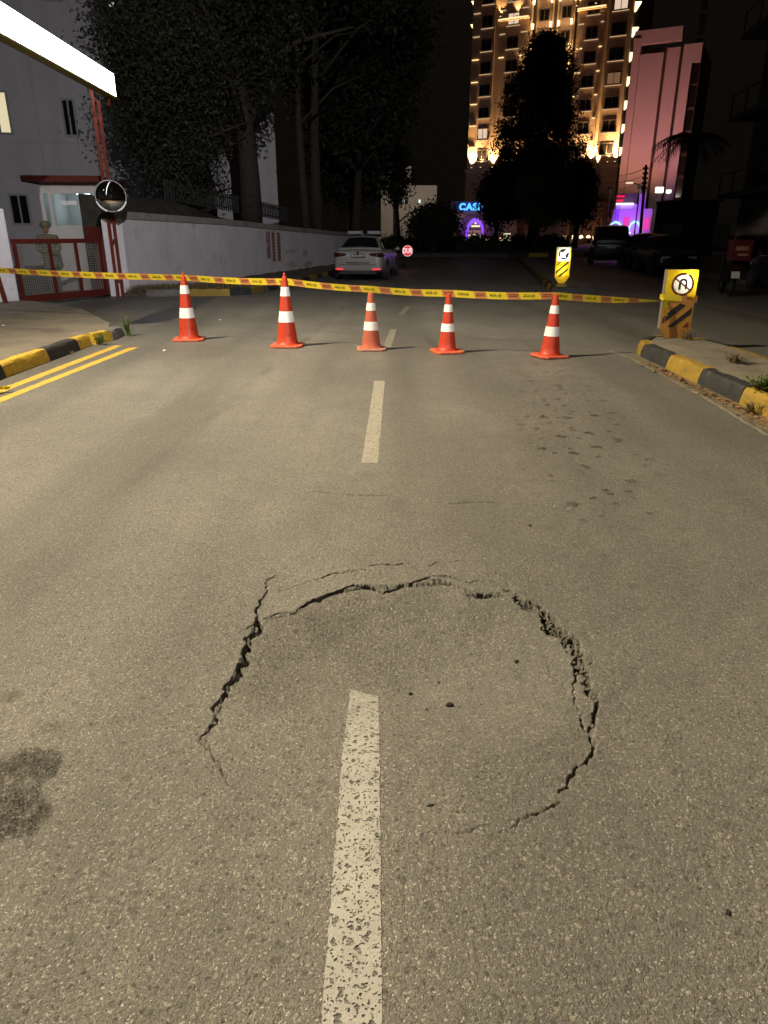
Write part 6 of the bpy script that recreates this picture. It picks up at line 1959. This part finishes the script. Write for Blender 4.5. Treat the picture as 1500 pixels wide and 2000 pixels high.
# ================================================================== pink lit tower and the neon entrance
PW = Wall((PY(1207, 440, 105).x, 105), (1, -.53))
pink = thing('pink_tower', 'windowless pink floodlit tower with vertical ribs right of the hotel tower', 'tower')
M['pink_wall'] = mat('pale_tower_wall', (0.60, 0.52, 0.50), .85, .04, .3)
psv = lambda u: PW.sz(u, 200)[0]
zt_p = PW.sz(1290, 92)[1]
def pbox(name, s0, s1, y0, y1, z0, z1, mt, par=pink):
    b = MB(); b.m = PW.m; b.box(s0, s1, y0, y1, z0, z1); return b.build(name, mt, par)
pbox('core', psv(1226), psv(1357), -12, -.6, 0, zt_p, M['tower_dark'])
pbox('rib', psv(1226), psv(1240), -.6, .3, 0, zt_p + 1.2, M['pink_wall'])
pbox('rib', psv(1240.6), psv(1285), -.6, .05, 0, zt_p - .6, M['pink_wall'])
pbox('rib', psv(1291), psv(1316), -.6, .05, 0, zt_p - .2, M['pink_wall'])
pbox('rib', psv(1322), psv(1341), -.6, .05, 0, zt_p, M['pink_wall'])
pbox('cornice', psv(1226), psv(1316), -1.0, .1, zt_p + .5, zt_p + 2.0, M['pink_wall'])
pbox('cap', psv(1341), psv(1357), -.6, .05, zt_p - 2, zt_p, M['pink_wall'])
for fl in range(9): pbox('window', psv(1343), psv(1355), -.6, -.45, 6 + fl * 2.6, 8.2 + fl * 2.6, M['tower_glass'])
for s, z in ((psv(1240), 3), ):
    pass
# floodlights at its foot
for u, col, pw in ((1245, (1.0, .40, .25), 2900), (1300, (1.0, .37, .28), 2900)):
    p = PW.m @ Vector((psv(u), 11, 7))
    spot_light('tower_flood', p, PW.m @ Vector((psv(u), 0, 16)), pw, col, 95, .8, .3)
    b = MB(); b.m = Matrix.Translation(p); b.box(-.3, .3, -.1, .2, -.45, -.1); fl_ = b.build('flood_lamp', M['dark_metal'], None)
    b2 = MB(); b2.m = Matrix.Translation(p); b2.tube([(0, 0, -.3), (0, 0, -7.1)], .08, 8); b2.build('mast', M['dark_metal'], fl_)
    tag(fl_, 'floodlight on a mast at the %s of the pink tower' % ('left foot' if u == 1245 else 'right foot'), 'floodlight', 'floodlights of the pink tower')

NW = Wall((PY(1196, 460, 99).x, 99), (1, -.25))
neon = thing('neon_entrance', 'purple and pink neon lit entrance building with glowing blue arches', 'building')
M['neon_wall'] = mat('pale_entrance_wall', (0.55, 0.50, 0.55), .7, .05, .5)
M['white_strip'] = glow('white_neon_strip', (.9, .8, 1.0), 2.2)
M['blue_white'] = glow('blue_white_neon', (.35, .75, 1.0), 1.6)
M['red_neon'] = glow('red_neon', (1.0, .01, .03), .9)
M['pink_neon'] = glow('pink_neon_panel', (1.0, .06, .45), .8)
nsv = lambda u: NW.sz(u, 430)[0]
nz = lambda v: NW.sz(1220, v)[1]
def nbox(name, u0, u1, v0, v1, y0, y1, mt, par=neon):
    b = MB(); b.m = NW.m; b.box(nsv(u0), nsv(u1), y0, y1, nz(v1) if v1 else 0, nz(v0)); return b.build(name, mt, par)
nbox('wall', 1197, 1272, 408, None, -6, 0, M['neon_wall'])
nbox('upper_block', 1200, 1243, 398, 408, -6, -.3, M['neon_wall'])
nbox('parapet', 1200, 1240, 378, 396, -6, -.5, M['casino_roof'])
nbox('side_block', 1243, 1256, 378, 415, -5, -.1, M['neon_wall'])
nbox('red_light_band', 1200, 1215, 381, 385, -.45, -.35, M['red_neon']); nbox('red_light_band', 1200, 1213, 389, 394, -.45, -.35, M['red_neon'])
nbox('white_light_strip', 1200, 1234, 396.5, 400, -.28, .1, M['white_strip'])
nbox('pink_panel', 1217.5, 1230, 424, 452, .02, .12, M['pink_neon'])
nbox('pink_panel', 1257, 1268, 426, 450, .02, .3, M['pink_neon'])
def neon_arch(u0, u1, vt, vsp, vb, mt):
    s0, s1, zt, zs, zb = nsv(u0), nsv(u1), nz(vt), nz(vsp), nz(vb)
    P = arch_pts(s0, s1, zb, zs, zt)
    b = MB(); b.m = NW.m; b.tube([(x, .25, z) for x, z in P], .13, 8); b.build('neon_arch', mt, neon, True)
neon_arch(1229, 1253, 433, 452, 462, M['blue_white']); neon_arch(1190, 1216, 434, 450, 462, M['blue_white'])
nbox('blue_tube', 1254, 1255.2, 448, 466, .1, .35, M['blue_white']); nbox('violet_tube', 1196, 1198, 420, 450, .1, .35, M['purple_neon'])
for u in (1201.5, 1206.5): nbox('violet_tube', u, u + 1.3, 400, 462, .1, .3, M['purple_neon'])
nbox('lit_doorway', 1210, 1221, 458, 472, .05, .2, M['white_strip']); nbox('door_canopy', 1208, 1233, 453.5, 456, .1, 1.2, M['white_strip'])
for u, v, c, pw in ((1212, 415, (.22, .02, 1.0), 260), (1238, 418, (.30, .04, 1.0), 240), (1245, 450, (.22, .05, 1.0), 130), (1224, 440, (1.0, .05, .45), 45), (1262, 440, (1.0, .02, .25), 60), (1264, 462, (.4, .05, 1.0), 50)):
    point_light('neon_wash', NW.m @ Vector((nsv(u), 2.6, nz(v))), pw, c, .4)

# utility pole with a street lamp arm and wires
up = PY(1250, 470, 74)
t = thing('utility_pole', 'dark wooden utility pole with insulators and a lamp arm before the pink tower', 'utility pole', (up.x, 74, 0))
tp = PY(1262, 322, 74)
b = MB(); b.tube([(0, 0, 0), (tp.x - up.x, 0, tp.z)], [.17, .11], 10); b.build('pole', M['bark'], t, True)
dx = tp.x - up.x
for i in range(5):
    z = tp.z - .3 - i * .42
    b = MB(); b.lathe([(0, -.1), (.09, -.08), (.11, 0), (.07, .1), (0, .12)], 10, c=(dx * z / tp.z - .20, -.05, z)); b.lathe([(0, -.1), (.09, -.08), (.11, 0), (.07, .1), (0, .12)], 10, c=(dx * z / tp.z + .16, -.05, z)); b.build('insulator', M['dark_metal'], t)
lz = PY(1230, 357, 74)
b = MB(); b.tube([(dx * .8, 0, lz.z - 1.0), (dx * .8 - .3, 0, lz.z - .2), (lz.x - up.x + .2, 0, lz.z)], .05, 8); b.build('lamp_arm', M['grey_metal'], t, True)
b = MB(); b.box(lz.x - up.x - .35, lz.x - up.x + .3, -.12, .12, lz.z - .08, lz.z + .06); b.build('lamp_head', glow('pole_lamp', (1, .78, .55), 1.0), t, bevel=.03)
def wire(name, lab, a, c, sag, grp, r_=.012):
    pts = [Vector(a).lerp(Vector(c), q) - Vector((0, 0, sag * 4 * q * (1 - q))) for q in np.linspace(0, 1, 17)]
    b = MB(); b.tube(pts, r_, 5); o = b.build(name, M['dark_metal'], None); tag(o, lab, 'cable', grp)
for i, z in enumerate((.3, .9, 1.5)):
    wire('overhead_cable', ['top', 'middle', 'bottom'][i] + ' overhead cable running left from the utility pole across the pink tower', (up.x + dx, 74, tp.z - z), (20.4, 80, 7.6 - z), .5, 'cables at the utility pole', .02)
M['cable'] = mat('grey_cable', (0.14, 0.14, 0.13), .6)
for i, (u0, v0, u1, v1) in enumerate(((285, -10, 420, 110), (318, -10, 430, 100), (355, -10, 470, 95))):
    a, c = PY(u0, v0, 18), PY(u1, v1, 27)
    a = a + (a - c) * .6
    wire('overhead_cable', ['left', 'middle', 'right'][i] + ' of three thin cables crossing the dark trees at the top left', a, c, .1, 'cables before the dark trees', .009)
# two white flood lamps by the black wall
for i, (u, v, y, lb) in enumerate(((1288, 371, 92, 'square white flood lamp on the roof edge right of the utility pole'), (1306, 374, 90, 'small warm lamp on a short post right of the square flood lamp'))):
    p = PY(u, v, y)
    t = thing('flood_lamp', lb, 'floodlight', (p.x, p.y, 0))
    k = .45 if i == 0 else .26
    b = MB(); b.box(-k, k, -.1, .1, p.z - k * .7, p.z + k * .7); b.build('lamp_face', glow('white_flood' + str(i), (1, .93, .85), 2.2), t)
    b = MB(); b.tube([(0, .1, 0), (0, .1, p.z - k * .7)], .07, 8); b.build('post', M['white_paint'] if i else M['dark_metal'], t)
    point_light('flood_lamp_light', (p.x - .4, p.y + 1.0, p.z), 120, (1, .85, .6), .2)

# ================================================================== dark buildings on the right
RB = Wall((16.6, 36.0), (-.14, -1))
dark_b = thing('apartment_building', 'unlit dark apartment building with balconies at the right edge', 'building')
M['apt_wall'] = mat('unlit_apartment_wall', (0.06, 0.052, 0.045), .9, .15, .5)
M['apt_slab'] = mat('apartment_balcony_slab', (0.07, 0.062, 0.055), .9, .1, .5)
def rbox(name, s0, s1, y0, y1, z0, z1, mt, par=dark_b):
    b = MB(); b.m = RB.m; b.box(s0, s1, y0, y1, z0, z1); return b.build(name, mt, par)
rbox('wall', 0, 24, -12, 0, 0, 19, M['apt_wall'])
rbox('shop_front', .2, 23.8, .02, .1, .3, 2.6, M['glass_dark'])
for fl in range(5):
    z = 3.0 + 3.1 * fl
    rbox('balcony_slab', .6, 23, .0, 1.3, z, z + .18, M['apt_slab'])
    bal = rbox('balcony_rail', .6, 23, 1.24, 1.28, z + .95, z + 1.02, M['dark_metal'])
    for k in range(12):
        if 1 + 1.9 * k < 23: rbox('rail_post', .7 + 1.9 * k, .76 + 1.9 * k, 1.22, 1.28, z + .18, z + .95, M['dark_metal'], bal)
    for k in range(6): window_sz(RB, dark_b, 1.2 + 3.6 * k, 3.2 + 3.6 * k, z + .4, z + 2.4, M['glass_dark'], 'window', .1, 1, M['dark_metal'])
q = Wall((PY(1268, 465, 61).x, 58), (1, -.1))
t = thing('low_building', 'low black flat-roofed building between the neon entrance and the apartments', 'building')
b = MB(); b.m = q.m
b.box(0, q.sz(1400, 430)[0], -3, 0, 0, q.sz(1300, 396)[1]); b.build('wall', M['apt_wall'], t)
b = MB(); b.m = q.m; b.box(-.1, q.sz(1400, 430)[0] + .2, -3.1, .4, q.sz(1300, 396)[1], q.sz(1300, 391)[1]); b.build('roof', M['casino_roof'], t)
M['shutter'] = mat('grey_roller_shutter', (0.30, 0.30, 0.29), .6, .1, 2)
for u0, u1 in ((1296, 1333), (1395, 1428)):
    b = MB(); b.m = q.m; b.box(q.sz(u0, 440)[0], q.sz(u1, 440)[0], .01, .08, .5, q.sz(1310, 438)[1]); b.build('roller_shutter', M['shutter'], t)
# ================================================================== weeds, litter, small stones
M['weed'] = mat('green_weed', (0.085, 0.13, 0.03), .7, .3, 9)
M['dry_weed'] = mat('dry_weed', (0.17, 0.125, 0.065), .9, .35, 9)
def weed(name, label, loc, n, h, spread, mt, seed, leafy=True, group=None):
    rg = random.Random(seed)
    b = MB()
    for k in range(n):
        a = rg.uniform(0, 6.283); s = rg.uniform(.1, 1) * spread; hh = h * rg.uniform(.45, 1.1)
        p0 = Vector((rg.uniform(-.25, .25) * spread, rg.uniform(-.25, .25) * spread, 0))
        p2 = Vector((math.cos(a) * s, math.sin(a) * s, hh))
        p1 = p0.lerp(p2, .5) + Vector((0, 0, hh * .22))
        w = .004 if not leafy else .006
        sd = Vector((-math.sin(a), math.cos(a), 0)) * w
        b.add([p0 - sd, p0 + sd, p1 + sd, p1 - sd, p2], [(0, 1, 2, 3), (3, 2, 4)])
        if leafy:
            for j in range(5):
                q = p1.lerp(p2, j / 4) if j else p0.lerp(p1, .7)
                an = rg.uniform(0, 6.283); l_ = rg.uniform(.025, .05)
                d_ = Vector((math.cos(an), math.sin(an), .4)) * l_; e_ = Vector((-math.sin(an), math.cos(an), 0)) * l_ * .28
                b.add([q, q + d_ * .5 + e_, q + d_, q + d_ * .5 - e_], [(0, 1, 2, 3)])
    o = b.build(name, mt, None)
    o.location = loc
    return tag(o, label, 'plant', group)
weed('weed', 'green leafy weed growing at the tip of the left kerb', (-4.03, 11.45, 0), 26, .32, .14, M['weed'], 1)
weed('weed', 'small green weed in the gap between two yellow kerb stones', (-4.10, 10.46, 0), 16, .20, .10, M['weed'], 2)
weed('weed', 'tiny dry weed at the foot of the black kerb stone on the left', (-4.18, 9.6, 0), 10, .06, .10, M['dry_weed'], 3, False)
weed('weed', 'dry scrubby weed at the foot of the no U-turn bollard', (4.12, 9.85, .155), 60, .16, .22, M['dry_weed'], 4, False)
weed('weed', 'low dry weed patch on the middle of the near median', (3.98, 8.1, .155), 80, .10, .32, M['dry_weed'], 5, False)
weed('weed', 'green and dry weed hanging over the nearest yellow median kerb', (3.50, 6.5, .13), 60, .16, .26, M['weed'], 6)
weed('weed', 'dry weed patch at the right frame edge on the median', (4.0, 7.0, .155), 70, .12, .35, M['dry_weed'], 7, False)
weed('weed', 'dry weed tuft at the foot of the nearest yellow median kerb', (3.28, 6.25, 0), 40, .14, .18, M['dry_weed'], 8, False)
# rough grass at the foot of the long wall
rg = np.random.default_rng(91)
N = 5200
q = rg.random(N)
X = -6.7 + q * 3.2 + rg.normal(0, .15, N); Y = 19.25 + (q * 2.0 + rg.random(N) * .5) + rg.normal(0, .1, N)
hh = rg.uniform(.05, .22, N)
a = rg.uniform(0, 6.283, N)
V = np.stack([np.stack([X - .012 * np.sin(a), Y + .012 * np.cos(a), np.full(N, .08)], 1), np.stack([X + .012 * np.sin(a), Y - .012 * np.cos(a), np.full(N, .08)], 1), np.stack([X + np.cos(a) * .08, Y + np.sin(a) * .08, .08 + hh], 1)], 1).reshape(-1, 3)
o = np_mesh('rough_grass', V, np.arange(3 * N).reshape(N, 3), M['dry_weed'])
tag(o, 'rough dry grass along the foot of the long wall', 'grass', kind='stuff')
# leaf litter in the right gutter
M['dead_leaf'] = mat('dead_leaf', (0.24, 0.13, 0.06), .8, .5, 30)
N = 260
Y = 5.2 + rg.random(N) ** .8 * 3.6
X = 3.30 - np.abs(rg.normal(0, .07, N))
a = rg.uniform(0, 6.283, N); L = rg.uniform(.015, .045, N)
dx_, dy_ = np.cos(a) * L, np.sin(a) * L
zz = rg.uniform(.008, .03, (4, N))
V = np.stack([np.stack([X - dx_, Y - dy_, zz[0]], 1), np.stack([X - dy_ * .35, Y + dx_ * .35, zz[1]], 1), np.stack([X + dx_, Y + dy_, zz[2]], 1), np.stack([X + dy_ * .35, Y - dx_ * .35, zz[3]], 1)], 1).reshape(-1, 3)
o = np_mesh('leaf_litter', V, np.arange(4 * N).reshape(N, 4), M['dead_leaf'])
tag(o, 'dead leaves and chaff in the gutter by the right median kerb', 'leaf litter', kind='stuff')
# loose black crumbs of asphalt round the hole
M['crumb'] = mat('asphalt_crumb', (0.035, 0.030, 0.026), .9, .3, 40, bump=.8, bscale=120)
CRUMBS = [(882, 1316, .015, 'largest black crumb of asphalt inside the sunken patch'), (803, 1279, .010, 'black crumb of asphalt at the middle of the sunken patch'), (1012, 1247, .011, 'black crumb of asphalt near the right break of the sunken patch'),
          (859, 1259, .006, 'tiny black crumb above the largest crumb in the sunken patch'), (835, 1325, .006, 'tiny black crumb left of the largest crumb'), (841, 1571, .006, 'long dark splinter on the asphalt right of the white dash'),
          (1422, 1783, .008, 'dark crumb of asphalt at the lower right of the road'), (1035, 1027, .012, 'dark spot of dirt on the road above the hole')]
ico = bmesh.new(); bmesh.ops.create_icosphere(ico, subdivisions=2, radius=1.0)
for i, (u, v, r_, lb) in enumerate(CRUMBS):
    p = G(u, v)
    me = bpy.data.meshes.new('asphalt_crumb'); c_ = ico.copy()
    for vv in c_.verts:
        vv.co *= 1 + .45 * mnoise.noise(vv.co * 1.6 + Vector((i * 3, 0, 0)))
    c_.to_mesh(me); c_.free(); me.materials.append(M['crumb'])
    o = link(bpy.data.objects.new('asphalt_crumb', me))
    z = float(road_height(np.array([p.x]), np.array([p.y]))[0])
    o.location = (p.x, p.y, z + r_ * .3); o.scale = (r_ * (1.8 if i == 5 else 1.1), r_ * .75, r_ * (.35 if i in (5, 6, 7) else .6)); o.rotation_euler = (0, 0, i * .7)
    tag(o, lb, 'asphalt crumb', 'crumbs of asphalt on the road')
ico.free()
# broken stones lying in the open breaks
rgr = np.random.default_rng(15)
RB_V, RB_F = [], []
oct_v = np.array([(1, 0, 0), (-1, 0, 0), (0, 1, 0), (0, -1, 0), (0, 0, 1), (0, 0, -1)], float)
oct_f = [(0, 2, 4), (2, 1, 4), (1, 3, 4), (3, 0, 4), (2, 0, 5), (1, 2, 5), (3, 1, 5), (0, 3, 5)]
for ci, cnt, wide in ((7, 170, .9), (9, 40, 1.0), (6, 16, 1.0), (2, 30, .8), (0, 30, .8)):
    P = CR[ci]
    for k in range(cnt):
        i_ = int(rgr.integers(0, len(P) - 1))
        if P[i_][2] < .007: continue
        q_ = rgr.random()
        x_ = P[i_][0] + (P[i_ + 1][0] - P[i_][0]) * q_ + rgr.normal(0, .55) * P[i_][2] * wide
        y_ = P[i_][1] + (P[i_ + 1][1] - P[i_][1]) * q_ + rgr.normal(0, .55) * P[i_][2] * wide
        r_ = rgr.uniform(.003, .012) * (1.0 if ci == 7 else .6)
        zz_ = float(road_height(np.array([x_]), np.array([y_]))[0])
        v_ = oct_v * rgr.uniform(.6, 1.3, (6, 3)) * r_ * np.array([1.2, 1, .8])
        an = rgr.uniform(0, 6.28)
        c_, s_ = math.cos(an), math.sin(an)
        v_ = np.stack([v_[:, 0] * c_ - v_[:, 1] * s_ + x_, v_[:, 0] * s_ + v_[:, 1] * c_ + y_, v_[:, 2] + max(min(zz_, -.012), -.05 if rgr.random() < .4 else -.028)], 1)
        b0 = len(RB_V) * 6
        RB_V.append(v_); RB_F += [(a_ + b0, b_ + b0, d_ + b0) for a_, b_, d_ in oct_f]
M['rubble'] = mat('broken_aggregate', (0.12, 0.11, 0.09), .85, .55, 90)
o = np_mesh('rubble', np.concatenate(RB_V), np.array(RB_F), M['rubble'], road)
o['kind'] = 'stuff'
# pale litter scraps
for i, (u, v, lb) in enumerate(((322, 686, 'small white scrap of paper on the road before the left cone'), (8, 637, 'small white scrap of paper on the left pavement'), (431, 626, 'tiny white scrap on the drive between the two tall cones'))):
    p = G(u, v, .0 if i != 1 else .14)
    b = MB(); b.add([(-.025, -.015, 0), (.03, -.01, .012), (.022, .02, .004), (-.02, .018, .016)], [(0, 1, 2, 3)])
    o = b.build('paper_scrap', M['reflective'], None); o.location = (p.x, p.y, p.z + .006); tag(o, lb, 'litter', 'scraps of paper')
